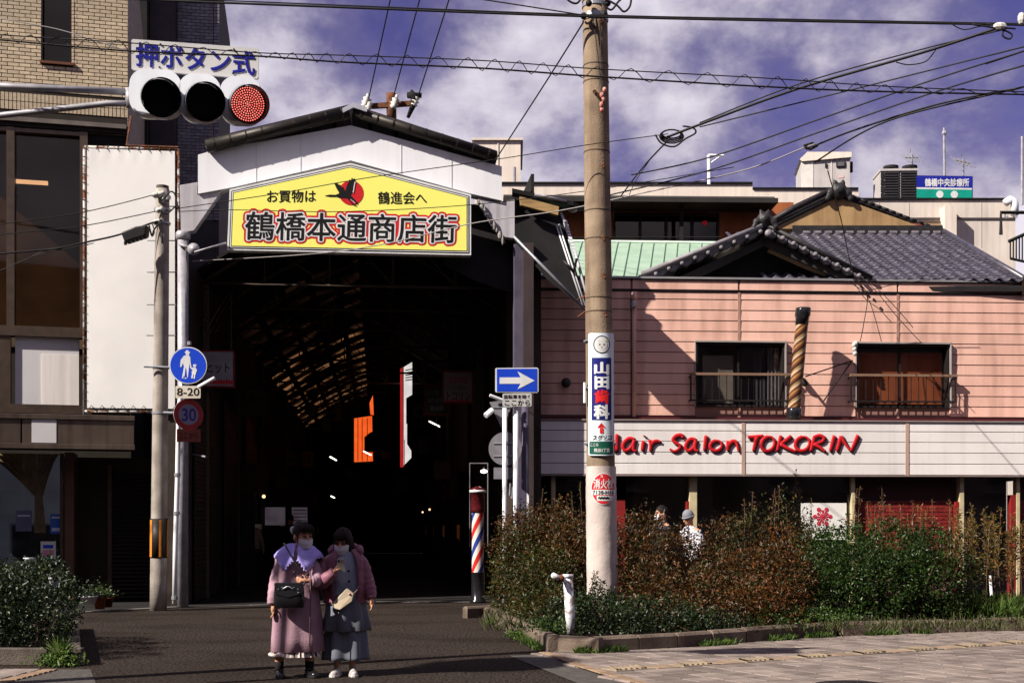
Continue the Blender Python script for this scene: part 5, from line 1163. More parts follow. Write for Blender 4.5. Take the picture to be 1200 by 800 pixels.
# switch cabinet
cb = thing('rooftop_cabinet', 'pale grey rooftop equipment cabinet with a dark vent in its door', 'cabinet', at(968, 221, 48)); cgm = mat('cabinet_grey', (.44, .41, .40), (.38, .355, .35), .6, 2, streak=.3)
CF = FR(at(968, 221, 48), (1, -.12)); CF.ref = 968
q = MB(); CF.box(q, 939, 183, 996, 226, -2, 0); q.build('body', cgm, cb); q = MB(); q.prism([CF.P2(937, 187, .1), CF.P2(946, 178, .1), CF.P2(998, 178, .1), CF.P2(998, 184, .1), CF.P2(940, 189, .1)], CF.n*-2.1); q.build('top', wbm, cb)
q = MB(); CF.box(q, 974, 185, 974.8, 221, 0, .02); CF.box(q, 938.8, 184, 953, 221, 0, .015); q.build('door_edge', mat('cabinet_light', (.62, .58, .55), None), cb)
q = MB(); CF.box(q, 980, 189, 991, 196.5, 0, .06); q.build('vent', blackm, cb, bevel=.03); q = MB(); CF.box(q, 981.5, 190.3, 989.5, 195, .06, .07); q.build('vent_glass', mat('vent_glass', (.10, .10, .11), None, .3), cb)
q = MB(); CF.box(q, 983, 206, 989, 209, 0, .015); q.build('label_plate', mat('pink_plate', (.6, .4, .42), None), cb); q = MB(); CF.box(q, 967, 191, 969, 196, 0, .05); q.build('handle', blackm, cb)
MB().tube([CF.P2(997, 190, -.3), CF.P2(997, 202, -.3)], .08, 6).build('side_conduit', blackm, cb)
# cooling units
hv = thing('cooling_units', 'pair of black fronted rooftop cooling units beside the blue and green sign', 'air conditioner', at(1053, 234, 47.5)); HF = FR(at(1053, 234, 47.5), (1, -.05)); HF.ref = 1053
hg = mat('louvre_black', (.018, .016, .018), None, .5)
for i, (a, b) in enumerate(((1032, 1054), (1055, 1075))):
    q = MB(); HF.box(q, a, 200, b, 250, -1.2, -.03); HF.box(q, a-.5, 197.5, b+.5, 200, -1.25, .02); q.build('casing', cgm, hv)
    q = MB(); HF.box(q, a+5 if i == 0 else a+.8, 201, b-.8, 233, -.03, 0); q.build('grille', hg, hv)
    q = MB(); 
    for k in range(10): HF.box(q, a+5 if i == 0 else a+.8, 202+k*3.1, b-.8, 203+k*3.1, 0, .03)
    props(q.build('grille_bars', mat('louvre_bar', (.04, .038, .042), None, .4), hv), kind='stuff')
    MB().lathe([(.28, 0), (.28, .09), (.2, .11)], HF.P2((a+b)/2+1, 198, -.6), n=16).build('fan_cowl', blackm, hv)
q = MB()
for k in range(4): HF.box(q, 1032.3, 202+k*8, 1036, 208.5+k*8, -.03, .01)
props(q.build('side_grille', hg, hv), kind='stuff')
# clinic sign
cs = thing('clinic_sign', 'blue over green rooftop box sign with white clinic kanji and two discs', 'sign', at(1107, 235, 47.5)); XF = FR(at(1107, 235, 47.5), (1, .05)); XF.ref = 1107
q = MB(); XF.box(q, 1074, 206, 1140, 250, -.9, -.012); q.build('box', mat('navy_side', (.02, .02, .2), None, .4), cs)
q = MB(); XF.box(q, 1074, 207, 1139, 220, -.012, 0); q.build('blue_face', mat('clinic_blue', (.012, .02, .30), None, .4), cs)
q = MB(); XF.box(q, 1074, 220, 1139, 222, -.012, .004); q.build('white_line', wink, cs)
q = MB(); XF.box(q, 1074, 222, 1139, 240, -.012, 0); q.build('green_face', mat('clinic_green', (.005, .30, .22), None, .4), cs)
text('lettering', '鶴橋中央診療所', XF, 1084, 209.3, 1135.5, 218.5, .003, wink, cs, .03)
disc(XF, 1101.5, 227.7, 4.2, 0, .008, wink, cs, 'white_disc', 20); disc(XF, 1118.5, 228, 4.2, 0, .008, wink, cs, 'white_disc', 20)
q = MB(); XF.box(q, 1102, 232.6, 1118, 233.8, 0, .008); q.build('white_bar', wink, cs)
def antenna(px, y0, y1, d, w, label, els=5, tilt=0):
    t = thing('tv_antenna', label, 'antenna', at(px, y0, d), 'rooftop antennas'); q = MB().tube([at(px, y0, d), at(px, y1, d)], .035, 5); q.build('mast', steel, t)
    a, b = at(px-w, y1+4+tilt, d), at(px+w*.8, y1+4-tilt, d); MB().tube([a, b], .025, 5).build('boom', mat('antenna_grey', (.16, .15, .16), None, .5), t)
    q = MB()
    for i in range(els): c = a+(b-a)*(i/(els-1)); q.tube([c-V((0, .5, .28)), c+V((0, .5, .28))], .018, 4)
    q.tube([a+V((.2, 0, .2)), b+V((-.3, 0, .35))], .02, 4); props(q.build('elements', mat('antenna_grey', (.16, .15, .16), None, .5), t), kind='stuff')
antenna(1069, 197, 181, 48, 9, 'dark fishbone television antenna above the cooling units')
antenna(1129, 206, 186, 48, 10, 'leaning fishbone television antenna above the blue sign', tilt=-2)
q = MB().tube([at(1107, 206, 50), at(1106.5, 150, 50)], .05, 5); q.ball(at(1106.5, 156, 50), .1, 6, 4); props(q.build('radio_mast', gpipe), 'tall thin white radio mast behind the blue clinic sign', 'mast')
q = MB().tube([at(1198, 240, 46), at(1198, 160, 46)], .05, 5); props(q.build('radio_mast', gpipe), 'thin pale mast at the far right edge above the white building', 'mast')
lp_ = thing('roof_lamp_post', 'thin white rooftop lamp post with a short arm left of the grey cabinet', 'lamp post', at(831, 216, 44)); q = MB().tube([at(831, 216, 44), at(830.5, 182, 44)], .06, 6); q.build('post', fas, lp_)
q = MB().tube([at(830, 182, 44), at(848, 182.5, 44)], .045, 6); q.tube([at(832, 192, 44), at(843, 184, 44)], .03, 5); q.build('arm', fas, lp_)
rfm = thing('roof_frame', 'black metal frame with hooks on the roof at the right edge', 'frame', at(1180, 270, 40)); q = MB().tube([at(1173, 275, 40), at(1173, 249, 40), at(1215, 249, 40)], .06, 4); q.build('bar', blackm, rfm)
for x in (1179, 1190): MB().tube([at(x, 250, 40), at(x-1.5, 253, 40), at(x, 256, 40), at(x+2, 253, 40)], .025, 5).build('hook', steel, rfm)
bf = thing('balcony_fence', 'black slatted balcony fence climbing the right edge above the pantiles', 'fence', at(1195, 300, 36)); q = MB().tube([at(1182, 283, 36), at(1215, 268, 36)], .05, 5); q.tube([at(1184, 303, 36), at(1215, 310, 36)], .04, 5); q.build('rail', blackm, bf)
for i in range(9): MB().tube([at(1184+i*3.5, 282-i*1.6, 36), at(1184+i*3.5, 303+i*.8, 36)], .022, 4).build('bar', blackm, bf)

# ================================================================== buildings across the street, behind the camera (seen in the window reflections)
rng = random.Random(3)
for i, (x0, x1, h, c, lab) in enumerate(((-70, -14, 30, (.30, .23, .17), 'tan apartment block across the street, left of the two facing the arcade'), (-12, 16, 15, (.24, .19, .15), 'low brown block across the street facing the arcade'), (18, 75, 19, (.28, .24, .21), 'grey beige block across the street at the right end'))):
    ob_ = thing('street_block', lab, 'building', V(((x0+x1)/2, -16, 0)), 'buildings across the street')
    MB().box(x0, x1, -26, -16, 0, h).build('wall', mat('block_wall_%s' % 'abc'[i], c, None, .85, 1, streak=.4), ob_)
    wme = MB().box(0, 2.0, -.02, .06, 0, 1.3).mesh('window'); wme.materials.append(mat('block_window', (.03, .03, .035), None, .2))
    bal = MB().box(0, 2.8, 0, .5, 0, .1).mesh('balcony'); bal.materials.append(mat('block_balcony', (.4, .36, .32), None, .8))
    for fl_ in range(int(h//3)):
        x = x0+1.2
        while x < x1-3: inst('window', wme, ob_, V((x, -16, 1+fl_*3))); inst('balcony', bal, ob_, V((x-.4, -16, .5+fl_*3))); x += 4.2
# ================================================================== TRAFFIC SIGNAL
D = 12.0
ts = thing('traffic_signal', 'horizontal white three-lamp traffic signal on a pipe arm with its red lamp lit', 'traffic light', V((-5.5, 12.1, 0)))
TS = FR(at(230, 115, D), (11, 1)); TS.ref = 230
MB().lathe([(.13, 0), (.125, 3), (.10, 6.3), (.0, 6.35)], V((-5.5, 12.1, 0)), n=20).build('pole', gpipe, ts, True)
def tp(x, y, o=0): return TS.P2(x, y, o)
MB().tube([V((-5.5, 12.1, 5.70)), tp(0, 101), tp(153, 108, .0)], .032, 10).build('arm', gpipe, ts, True)
MB().tube([V((-5.5, 12.1, 5.25)), tp(0, 135.5), tp(95, 125), tp(125, 121.5), tp(153, 121.5, .0)], .028, 10).build('arm', gpipe, ts, True)
MB().tube([tp(152, 104), tp(153, 126)], .045, 8).build('clamp', gpipe, ts, True)
sw_ = mat('signal_white', (.72, .74, .80), (.66, .68, .75), .35, 2, streak=.15, coat=.3)
hood = mat('visor_black', (.010, .010, .011), None, .55)
cen = [(186, 111, 24.5, 28, 154, 214), (237, 116, 23.5, 27, 211, 260), (288, 119, 22.5, 26.5, 259, 308)]
def rrect(cx, cy, w, h, r, o, n=6):
    P = []
    for (sx, sy, a0) in ((1, 1, 0), (-1, 1, 90), (-1, -1, 180), (1, -1, 270)):
        for k in range(n+1):
            a = R(a0+90*k/n); P.append((cx+sx*(w/2-r)+r*math.cos(a), cy+sy*(h/2-r)+r*math.sin(a)))
    return [TS.pt(u, z, o) for u, z in P]
for i, (cx, cy, rl_, rv, xa, xb) in enumerate(cen):
    u, z = TS.uv((xa+xb)/2, cy+1, 0); w = (xb-xa)/125*1.0; h = 54/125
    mod = MB(); mod.loft([rrect(u, z, w*.9, h*.9, .13, -.10), rrect(u, z, w, h, .15, -.04), rrect(u, z, w, h, .15, .07), rrect(u, z, w*.97, h*.97, .14, .10)]); mo = mod.build('lamp_module', sw_, ts, True)
    mo.data.shade_smooth(); e_ = mo.modifiers.new('e', 'EDGE_SPLIT'); e_.split_angle = R(40)
    c = TS.P2(cx+1, cy+3, .09); n3 = TS.n; r_ = .158
    # hood: a tube open below, longer on top
    ax = (n3+V((.26, 0, -.36))).normalized(); xx = ax.cross(V((0, 0, 1))).normalized(); yy = xx.cross(ax); vis = MB(); NN = 30
    ro, ri = [], []
    for (tt, rr_) in ((0, r_+.012), (1, r_+.018)):
        ro.append([]); ri.append([])
        for k in range(NN+1):
            a = -math.pi*.5-math.pi*.93+2*math.pi*.93*k/NN+math.pi*.0; a = math.pi/2+(k/NN-.5)*2*math.pi*.995
            L = .30*(.60+.40*(math.sin(a)+1)/2) if tt else 0
            d = xx*math.cos(a)+yy*math.sin(a); ro[-1].append(c+d*rr_+ax*L); ri[-1].append(c+d*(rr_-.006)+ax*L)
    vis.loft(ro, False, False); b = len(vis.v); vis.loft([ri[1], ri[0]], False, False); vis.loft([ro[1], ri[1]], False, False)
    vis.mi = 0; vis.build('visor', [hood], mo, True)
    # outside skin of the hood is white on top
    vo = MB(); vo.loft([[p+(p-c-ax*((p-c).dot(ax))).normalized()*.004 for p in r2_] for r2_ in [r3_[4:-4] for r3_ in ro]], False, False); vo.build('visor_skin', mat('visor_grey', (.20, .20, .23), None, .45), mo, True)
    lens = MB(); lens.prism([c+xx*math.cos(6.2832*k/32)*(r_+.004)+yy*math.sin(6.2832*k/32)*(r_+.004)+ax*.085 for k in range(32)], -ax*.02)
    if i < 2: lens.build('lens', mat('lens_off', (.005, .006, .006), None, .5, spec=.3), mo)
    else:
        lens.build('lens', mat('lens_red_base', (.03, .001, .002), None, .5, emit=.05), mo)
        q = MB(); 
        for ring in range(0, 8):
            m_ = max(1, ring*6); rad = ring*.0208
            for k in range(m_):
                a = 2*math.pi*k/m_+ring*.3; p = c+(xx*math.cos(a)+yy*math.sin(a))*rad+ax*.088; s_ = .0078
                q.add([p-xx*s_, p-yy*s_, p+xx*s_, p+yy*s_, p+ax*.004], [(0, 1, 4), (1, 2, 4), (2, 3, 4), (3, 0, 4)])
        ledm = mat('led_red', (1, .10, .08), (1, .28, .22), emit=.9, scale=50); props(q.build('led_dots', ledm, mo), kind='stuff')
# plate above
TS2 = FR(at(230, 70, 12.0), (11, 1)); TS2.ref = 230
PL = [(154, 46), (303, 67), (303, 91.5), (154, 81)]
sp_ = thing('signal_plate', 'white oblong plate with blue lettering above the traffic signal', 'sign', TS2.P2(230, 90))
q = MB(); q.prism([TS2.P2(x, y, 0) for x, y in ((155.5, 46), (301.5, 56.5), (303, 58), (303, 91), (301.5, 92.5), (155.5, 81.8), (154, 80.5), (154, 47.5))], TS2.n*-.03); q.build('plate', mat('plate_grey_white', (.50, .49, .49), (.44, .43, .43), .5, 4), sp_)
text('lettering', '押ボタン式', (TS2.P2(159.5, 77.5, .006), TS2.P2(298.5, 88.5, .006), TS2.P2(159.5, 50, .006)), 0, 0, 0, 0, 0, navy, sp_, .022, .003)
for x, y in ((187, 79), (188, 52), (273, 86), (274, 58)): q = MB(); q.ball(TS2.P2(x, y, .008), .01, 6, 4); q.build('bolt', ink, sp_)
q = MB()
for x in (187, 273): q.tube([TS2.P2(x, 84, -.04), TS2.P2(x, 98, -.04)], .015, 6)
q.build('bracket', steel, sp_)

# ================================================================== UTILITY POLES
def taper_pole(name, label, base, top, r0, r1, m, n=24):
    t = thing(name, label, 'utility pole', base, 'concrete utility poles'); q = MB(); k = 14
    q.tube([V(base)+(V(top)-V(base))*(i/k) for i in range(k+1)], [r0+(r1-r0)*(i/k) for i in range(k+1)], n); q.build('shaft', m, t, True); return t
bl_, tl_ = at(185.5, 715, 23.7), at(190.5, 222, 23.7)
up1 = taper_pole('utility_pole', 'slim grey concrete pole with an orange band in front of the white billboard', bl_, tl_, .155, .125, conc)
def onp(y, dx=0, d=23.7): t = (715-y)/493; return at(185.5+5*t+dx, y, d)
MB().tube([onp(222), onp(218)], .115, 16).build('cap', mat('cap_dark', (.08, .07, .06), None, .8), up1)
q = MB(); q.lathe([(.162, 0), (.163, .0), (.163, .72), (.16, .72)], onp(653), n=24, ax=(onp(222)-onp(653))); q.build('marker_band', mat('band_black', (.02, .016, .014), None, .5), up1, True)
og_ = mat('marker_orange', (.60, .20, .02), None, .5)
for a0, a1 in ((205, 235), (285, 300), (345, 365), (60, 85)):
    q = MB(); c0, c1 = onp(652), onp(609); rr = []
    for c_ in (c0, c1): rr.append([c_+V((math.cos(R(a0+(a1-a0)*k/4)), math.sin(R(a0+(a1-a0)*k/4)), 0))*.1655 for k in range(5)])
    q.loft(rr, False, False); q.build('orange_stripe', og_, up1, True)
for i, y in enumerate((242, 282, 319, 357, 393)):
    for s in (-1, 1):
        if i == 0 and s < 0: continue
        MB().tube([onp(y+(0 if s < 0 else 0), s*8), onp(y, s*17)], .011, 5).build('step_peg', steel, up1)
q = MB()
for y in (231, 246, 262, 431, 484): c = onp(y); q.lathe([(.14+.0003*(y-220)*.1, -.02), (.152, -.02), (.152, .02), (.14, .02)], c, n=20)
props(q.build('steel_bands', steel, up1), kind='stuff')
for (x, y) in ((189, 227), (183, 228), (194, 234), (187, 246), (184, 260)): MB().lathe([(.02, -.08), (.06, -.03), (.04, 0), (.06, .04), (.02, .08)], at(x, y, 23.5), (1, 0, .3), 8).build('insulator', pin, up1, True)
q = MB(); 
for P in ([(184, 230), (190, 234), (199, 225), (205, 228), (209, 245)], [(186, 246), (196, 250), (207, 240)], [(183, 262), (189, 268), (190, 285)], [(185, 263), (180, 270), (178, 276), (174, 262)]): q.tube(sm([at(x, y, 23.45) for x, y in P]), .015, 5)
props(q.build('lead_wires', wire_m, up1, True), kind='stuff')
# big pole
DP = 18.6
cf = V((.0, 0, 0)); bb_, tt_ = at(706.5, 742, DP), at(697, -14, DP)
up2 = taper_pole('utility_pole', 'thick brown stained concrete pole with the dentist signs rising from the shrubs', bb_, tt_, .215, .178, conc2)
def onq(y): t = (742-y)/756; return bb_+(tt_-bb_)*t
def rq(y): return .215-.037*(742-y)/756
axq = (tt_-bb_).normalized()
q = MB()
for y in (78, 97, 179, 248, 281, 350, 366): q.lathe([(rq(y)-.005, -.006), (rq(y)+.006, -.006), (rq(y)+.006, .006), (rq(y)-.005, .006)], onq(y), axq, 28)
props(q.build('casting_rings', mat('ring_dark', (.10, .07, .05), None, .9), up2), kind='stuff')
for y in (20, 24, 8, 1): q = MB(); q.lathe([(rq(y), -.025), (rq(y)+.012, -.025), (rq(y)+.012, .025), (rq(y), .025)], onq(y), axq, 28); q.build('steel_band', steel, up2)
for (dx, y) in ((5, 31), (6, 198), (5, 282), (6, 370), (5, 326), (-3, 113)):
    c = onq(y)+V((dx/1500*DP, -rq(y)-.02, 0)); q = MB(); q.tube([c+V((0, .05, 0)), c+V((.015, -.09, -.06))], .018, 6); q.ball(c, .03, 6, 4); q.build('step_bolt', rust, up2)
q = MB(); c = onq(120)+V((.08, -rq(120)-.03, 0))
for k in range(5): q.ball(c+V((rnd.uniform(-.03, .03), rnd.uniform(-.02, .02), -.07*k+.1)), (.035, .03, .045), 7, 5)
q.build('red_clamp', mat('red_clamp', (.32, .03, .025), (.5, .3, .25), .6, 20), up2, True)
for k, x in enumerate((-1, 1)): MB().tube([onq(22)+V((x*.05, -rq(20)-.03, 0)), onq(112)+V((.07, -rq(110)-.04, 0))], .008, 5).build('guy_wire', wire_m, up2)
q = MB(); 
for P in ([(706, 4), (716, 12), (725, 2), (735, -6)], [(705, -3), (722, 6), (731, 14), (738, 8), (740, -4)], [(682, -3), (676, 4), (668, 2), (660, -6)]): q.tube(sm([at(x, y, DP-.3) for x, y in P]), .016, 5)
for (x, y) in ((684, 19), (708, 17), (690, 4), (712, 4)): q.ball(at(x, y, DP-.25), .05, 7, 5)
props(q.build('cable_fittings', wire_m, up2, True), kind='stuff')
# white wrap low on the pole
def wrap(name, y0, y1, a0, a1, dr, m, parent, n=24, rows=6, bumpy=0):
    q = MB(); rr = []
    for j in range(rows+1):
        y = y1+(y0-y1)*j/rows; c = onq(y); row = []
        for i in range(n+1):
            a = R(a0+(a1-a0)*i/n); row.append(c+V((math.cos(a), math.sin(a), 0))*(rq(y)+dr+bumpy*math.sin(a*5+j*1.3)*math.sin(j*2.1+a)))
        rr.append(row)
    q.loft(rr, False, False); return q.build(name, m, parent, True)
wrap('white_wrap', 546.5, 700, -185, 175, .014, mat('white_wrap', (.50, .43, .40), (.42, .355, .33), .7, 3, streak=.4, bump=.3, bs=14), up2, 48, 30, .004)
# dentist sign, bent round the pole; drawn on a flat box strapped to the shaft
ds = thing('dentist_sign', 'tall white plate with blue panel and red arrow strapped to the thick pole', 'sign', onq(533)+V((0, -rq(533), 0)), 'signs on the thick pole')
def cyl(x, y, k=.035):
    """point on the pole's skin that shows at pixel (x, y)"""
    c = onq(y); r_ = rq(y)+k; dx = (x-CX)/FL*(DP-r_*.8)-c.x; dx = max(-r_*.999, min(r_*.999, dx)); d = -math.sqrt(max(0, r_*r_-dx*dx)); return V((c.x+dx, c.y+d, CH+(HY-y)/FL*(c.y+d)))
def skinpatch(name, P, k, m, parent, th=.004):
    """a thin sheet over the pole; P = pixel rows [(y, x0, x1)]"""
    rr = [[cyl(x0+(x1-x0)*i/14, y, k) for i in range(15)] for (y, x0, x1) in P]; q = MB(); q.loft(rr, False, False); rb_ = [[p+V((0, .012, 0)) for p in r] for r in (rr[0], rr[-1])]
    q.loft([rr[0], rb_[0]], False, False); q.loft([rb_[1], rr[-1]], False, False); L = [[r[0] for r in rr], [r[0]+V((0, .012, 0)) for r in rr]]; q.loft(L, False, False); L = [[r[-1]+V((0, .012, 0)) for r in rr], [r[-1] for r in rr]]; q.loft(L, False, False)
    return q.build(name, m, parent)
def rows(y0, y1, x0, x1, rc=2.2, n=5, ins=0):
    L = []
    for i in range(n+1):
        a = (math.pi/2)*i/n; L.append((y0+rc*(1-math.sin(a)) if 0 else y0+rc*(1-math.cos(math.pi/2-a)) if 0 else y0+rc*(1-math.sin(math.pi/2-a)) if 0 else y0+rc*(i/n), x0+rc*(1-math.sqrt(max(0, 1-(1-i/n)**2))), x1-rc*(1-math.sqrt(max(0, 1-(1-i/n)**2)))))
    L.append(((y0+y1)/2, x0, x1))
    for i in range(n+1):
        t = 1-i/n; L.append((y1-rc*t, x0+rc*(1-math.sqrt(max(0, 1-(1-t)**2))), x1-rc*(1-math.sqrt(max(0, 1-(1-t)**2)))))
    return L
skinpatch('plate', rows(390, 533.5, 689.6, 719.6), .035, mat('plate_pale_blue', (.62, .68, .72), (.56, .62, .67), .35, 3), ds)
skinpatch('blue_panel', rows(419, 492, 693.3, 716.5, .4), .038, mat('plate_navy', (.015, .018, .15), None, .35), ds)
skinpatch('green_panel', rows(517, 532, 690.8, 718.8, 1.6), .038, mat('plate_green', (.01, .085, .055), None, .35), ds)
def skintext(body, x0, y0, x1, y1, k, m, parent, bold=.02):
    me = tmesh(body, 0); vs = [v.co.copy() for v in me.vertices]; xs_ = [v.x for v in vs]; ys_ = [v.y for v in vs]; a, b, c, d = min(xs_), max(xs_), min(ys_), max(ys_); q = MB()
    P = [cyl(x0+(x1-x0)*(v.x-a)/(b-a), y1+(y0-y1)*(v.y-c)/(d-c), k) for v in vs]; q.add(P, [tuple(p.vertices) for p in me.polygons])
    if bold:
        sv, sf_ = strokes(me, bold); q.add([cyl(x0+(x1-x0)*(v.x-a)/(b-a), y1+(y0-y1)*(v.y-c)/(d-c), k+.0004+v.z*.02) for v in sv], sf_)
    return q.build('lettering', m, parent)
skintext('山', 697, 424.5, 713, 438.5, .042, wink, ds, .05); skintext('田', 697.5, 441, 713, 455, .042, wink, ds, .05); skintext('歯', 697.5, 457, 713, 472.5, .042, mat('bright_red', (.62, .02, .02), None, .4), ds, .05); skintext('科', 696.5, 474.5, 713.5, 490, .042, wink, ds, .05)
skintext('スグソコ', 694.5, 509.5, 717, 515.5, .042, ink, ds, .02); skintext('ここは', 692, 519, 701, 522.5, .042, wink, ds); skintext('桃谷3丁目', 696, 525, 714, 529.5, .042, wink, ds, .02)
q = MB(); P = [(704.5, 495), (709.5, 501), (706.6, 501), (706.6, 507.5), (702.6, 507.5), (702.6, 501), (699.7, 501)]; q.add([cyl(x, y, .042) for x, y in P], [(0, 6, 1), (2, 5, 4, 3)][:1]+[(5, 4, 3, 2)]); q.build('red_arrow', mat('bright_red', (.62, .02, .02), None, .4), ds)
def skindisc(name, cx, cy, rx, ry_, k, m, parent, n=24):
    q = MB(); vs = [cyl(cx, cy, k)]; rings = 4
    for j in range(1, rings+1): vs += [cyl(cx+rx*j/rings*math.cos(6.2832*i/n), cy-ry_*j/rings*math.sin(6.2832*i/n), k) for i in range(n)]
    fs = [(0, 1+i, 1+(i+1) % n) for i in range(n)]+[(1+j*n+i, 1+(j+1)*n+i, 1+(j+1)*n+(i+1) % n, 1+j*n+(i+1) % n) for j in range(rings-1) for i in range(n)]
    q.add(vs, fs); return q.build(name, m, parent)
skindisc('emblem_ring', 705, 403.5, 10, 10.5, .038, ink, ds); skindisc('emblem_ground', 705, 403.5, 8.8, 9.2, .040, wink, ds); skindisc('emblem_face', 705, 404.5, 6.2, 5.8, .042, mat('emblem_pale', (.6, .58, .56), None), ds)
for (x, y, r_) in ((702.5, 403.5, .9), (707.5, 403.5, .9), (705, 406.8, .7)): skindisc('emblem_mark', x, y, r_, r_, .044, ink, ds, 10)
skindisc('emblem_ear', 700.5, 398.5, 1.8, 1.8, .042, mat('emblem_pale', (.6, .58, .56), None), ds, 10); skindisc('emblem_ear', 709.5, 398.5, 1.8, 1.8, .042, mat('emblem_pale', (.6, .58, .56), None), ds, 10); skindisc('emblem_tuft', 712.5, 398, 1.3, 1.3, .043, mat('tuft_yellow', (.5, .5, .1), None), ds, 10)
q = MB(); 
for y in (400, 455, 520): q.lathe([(rq(y)+.004, -.012), (rq(y)+.03, -.012), (rq(y)+.03, .012), (rq(y)+.004, .012)], onq(y), axq, 28)
props(q.build('strap', steel, ds), kind='stuff')
MB().tube([cyl(688, 448, .02)-V((.03, 0, 0)), cyl(688, 472, .02)-V((.03, 0, 0))], .02, 6).build('strap_box', fas, ds)
hyd = thing('hydrant_sign', 'round red fire hydrant sticker with white kanji on the pole below the dentist sign', 'sign', onq(590)+V((0, -.25, 0)), 'signs on the thick pole')
skindisc('disc_edge', 707, 572.5, 14.6, 18.7, .022, wink, hyd, 32); skindisc('disc', 707, 572.5, 13.8, 17.8, .0245, mat('hydrant_red', (.55, .02, .025), (.48, .02, .03), .4), hyd, 32)
skinpatch('number_strip', [(573.5, 693.5, 720.5), (579.5, 693.8, 720.3)], .0265, wink, hyd); skinpatch('number_strip', [(580.5, 699, 718.5), (586.5, 699.5, 717)], .0265, wink, hyd)
skintext('消火栓', 695.5, 561, 719, 572, .0275, wink, hyd, .02); skintext('7138-H16', 694.5, 574.5, 719.6, 578.8, .029, ink, hyd, .02); skintext('x', 703.5, 556.5, 706.5, 559, .0275, wink, hyd)
skintext('~~~~', 701, 581.8, 714, 584.5, .029, ink, hyd, .03)

# ================================================================== ROAD SIGNS
DS = 23.6
lsp = thing('sign_pole', 'thin white sign pole beside the slim concrete pole carrying the round signs', 'sign post', at(207, 706, DS)); 
q = MB(); q.tube([at(204.5, 707, DS), at(205.5, 640, DS), at(208, 560, DS), at(209.5, 480, DS), at(219, 415, DS-.05)], .045, 8); q.build('post', fas, lsp, True)
MB().tube([onp(431, 0)+V((-.25, -.2, 0)), at(219, 431, DS-.1)], .022, 6).build('clamp_arm', steel, lsp); MB().tube([onp(484, 0)+V((0, -.1, 0)), at(210, 484, DS)], .03, 6).build('clamp_arm', steel, lsp)
for y in (492, 556, 601, 700): MB().lathe([(.05, -.03), (.06, -.03), (.06, .03), (.05, .03)], at(204.5+5*(707-y)/220, y, DS), n=12).build('collar', steel, lsp)
RS = FR(at(220, 430, DS-.15), (12, 1)); RS.ref = 220
def roundsign(name, label, cx, cy, r, group='round road signs'):
    t = thing(name, label, 'road sign', RS.P2(cx, cy+r), group); return t
s_ = roundsign('pedestrian_sign', 'round blue sign with a white adult and child walking', 220.5, 428, 21.8)
disc(RS, 220.5, 428, 22.2, -.02, 0, steel, s_, 'rim'); disc(RS, 220.5, 428, 22, 0, .004, wink, s_, 'border'); disc(RS, 220.5, 428, 20.9, .004, .008, blue, s_, 'face')
def c3(P): return [(190+x/5.71, 390+y/5.71) for x, y in P]
figs = [[(150, 128), (158, 124), (160, 116), (172, 114), (178, 124), (188, 128), (184, 134), (154, 134)], [(156, 134), (182, 134), (180, 146), (172, 152), (162, 150)],
        [(146, 152), (162, 148), (180, 150), (188, 162), (190, 195), (196, 232), (188, 236), (182, 200), (180, 225), (172, 298), (168, 300), (164, 250), (158, 225), (150, 290), (134, 292), (146, 225), (140, 200), (128, 228), (120, 226), (124, 180)],
        [(134, 290), (146, 300), (132, 304)], [(150, 296), (166, 304), (152, 306)],
        [(206, 214), (214, 208), (224, 212), (230, 208), (228, 220), (222, 230), (210, 228)],
        [(206, 232), (224, 232), (234, 250), (228, 262), (222, 280), (212, 280), (200, 268), (196, 262), (204, 250), (192, 238), (194, 230)], [(200, 266), (208, 276), (204, 304), (194, 302)], [(214, 276), (222, 276), (218, 306), (210, 304)]]
for i, P in enumerate(figs): fprism(RS, c3(P), .008, .011+.0004*i).build('walking_figure', wink, s_)
q = MB(); q.tube([RS.P2(222, 404, -.06), RS.P2(222, 400, -.06)], .04, 6); q.build('cap', gpipe, s_)
t = thing('hours_plate', 'small cream plate reading 8-20 under the pedestrian sign', 'road sign', RS.P2(220, 466)); fprism(RS, [(206.5, 452), (234, 452), (235, 453), (235, 465.5), (234, 466.5), (206.5, 466.5), (205.5, 465.5), (205.5, 453)], -.01, .01).build('plate', mat('plate_cream', (.60, .54, .46), None, .5), t)
text('lettering', '8-20', RS, 207.5, 454.5, 233.5, 463.5, .011, ink, t, .012)
MB().tube([RS.P2(233, 453, .02), RS.P2(251, 443, .25)], .035, 8).build('arm_tube', fas, lsp, True)
RS3 = FR(RS.P2(221, 485, -.07), (.80, .60)); RS3.ref = 221
s_ = roundsign('speed_sign', 'round red ringed speed limit sign reading 30 in shade', 221, 485, 15.5)
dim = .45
disc(RS3, 221, 485.5, 17.2, -.02, 0, steel, s_, 'rim'); disc(RS3, 221, 485.5, 17.1, 0, .004, mat('ring_red', (.30, .025, .02), (.24, .02, .02), .5), s_, 'ring'); disc(RS3, 221, 485.5, 11.4, .004, .008, mat('speed_face', (.22, .19, .26), None, .5), s_, 'face')  # ring and face paints darkened to carry the sign's shade
text('lettering', '30', RS3, 213.5, 478.5, 229.5, 493, .009, mat('speed_blue', (.03, .03, .22), None, .4), s_, .02)
t = thing('arrow_plate', 'small rusty red plate under the speed sign', 'road sign', RS.P2(220, 518)); fprism(RS3, [(207.5, 502.5), (235, 502.5), (235, 517.5), (207.5, 517.5)], -.02, 0).build('plate', mat('rust_red_plate', (.20, .05, .03), (.15, .035, .022), .6), t); text('lettering', 'ここから', RS3, 210, 506, 232, 514, .002, mat('dark_ink_brown', (.04, .012, .01), None), t)
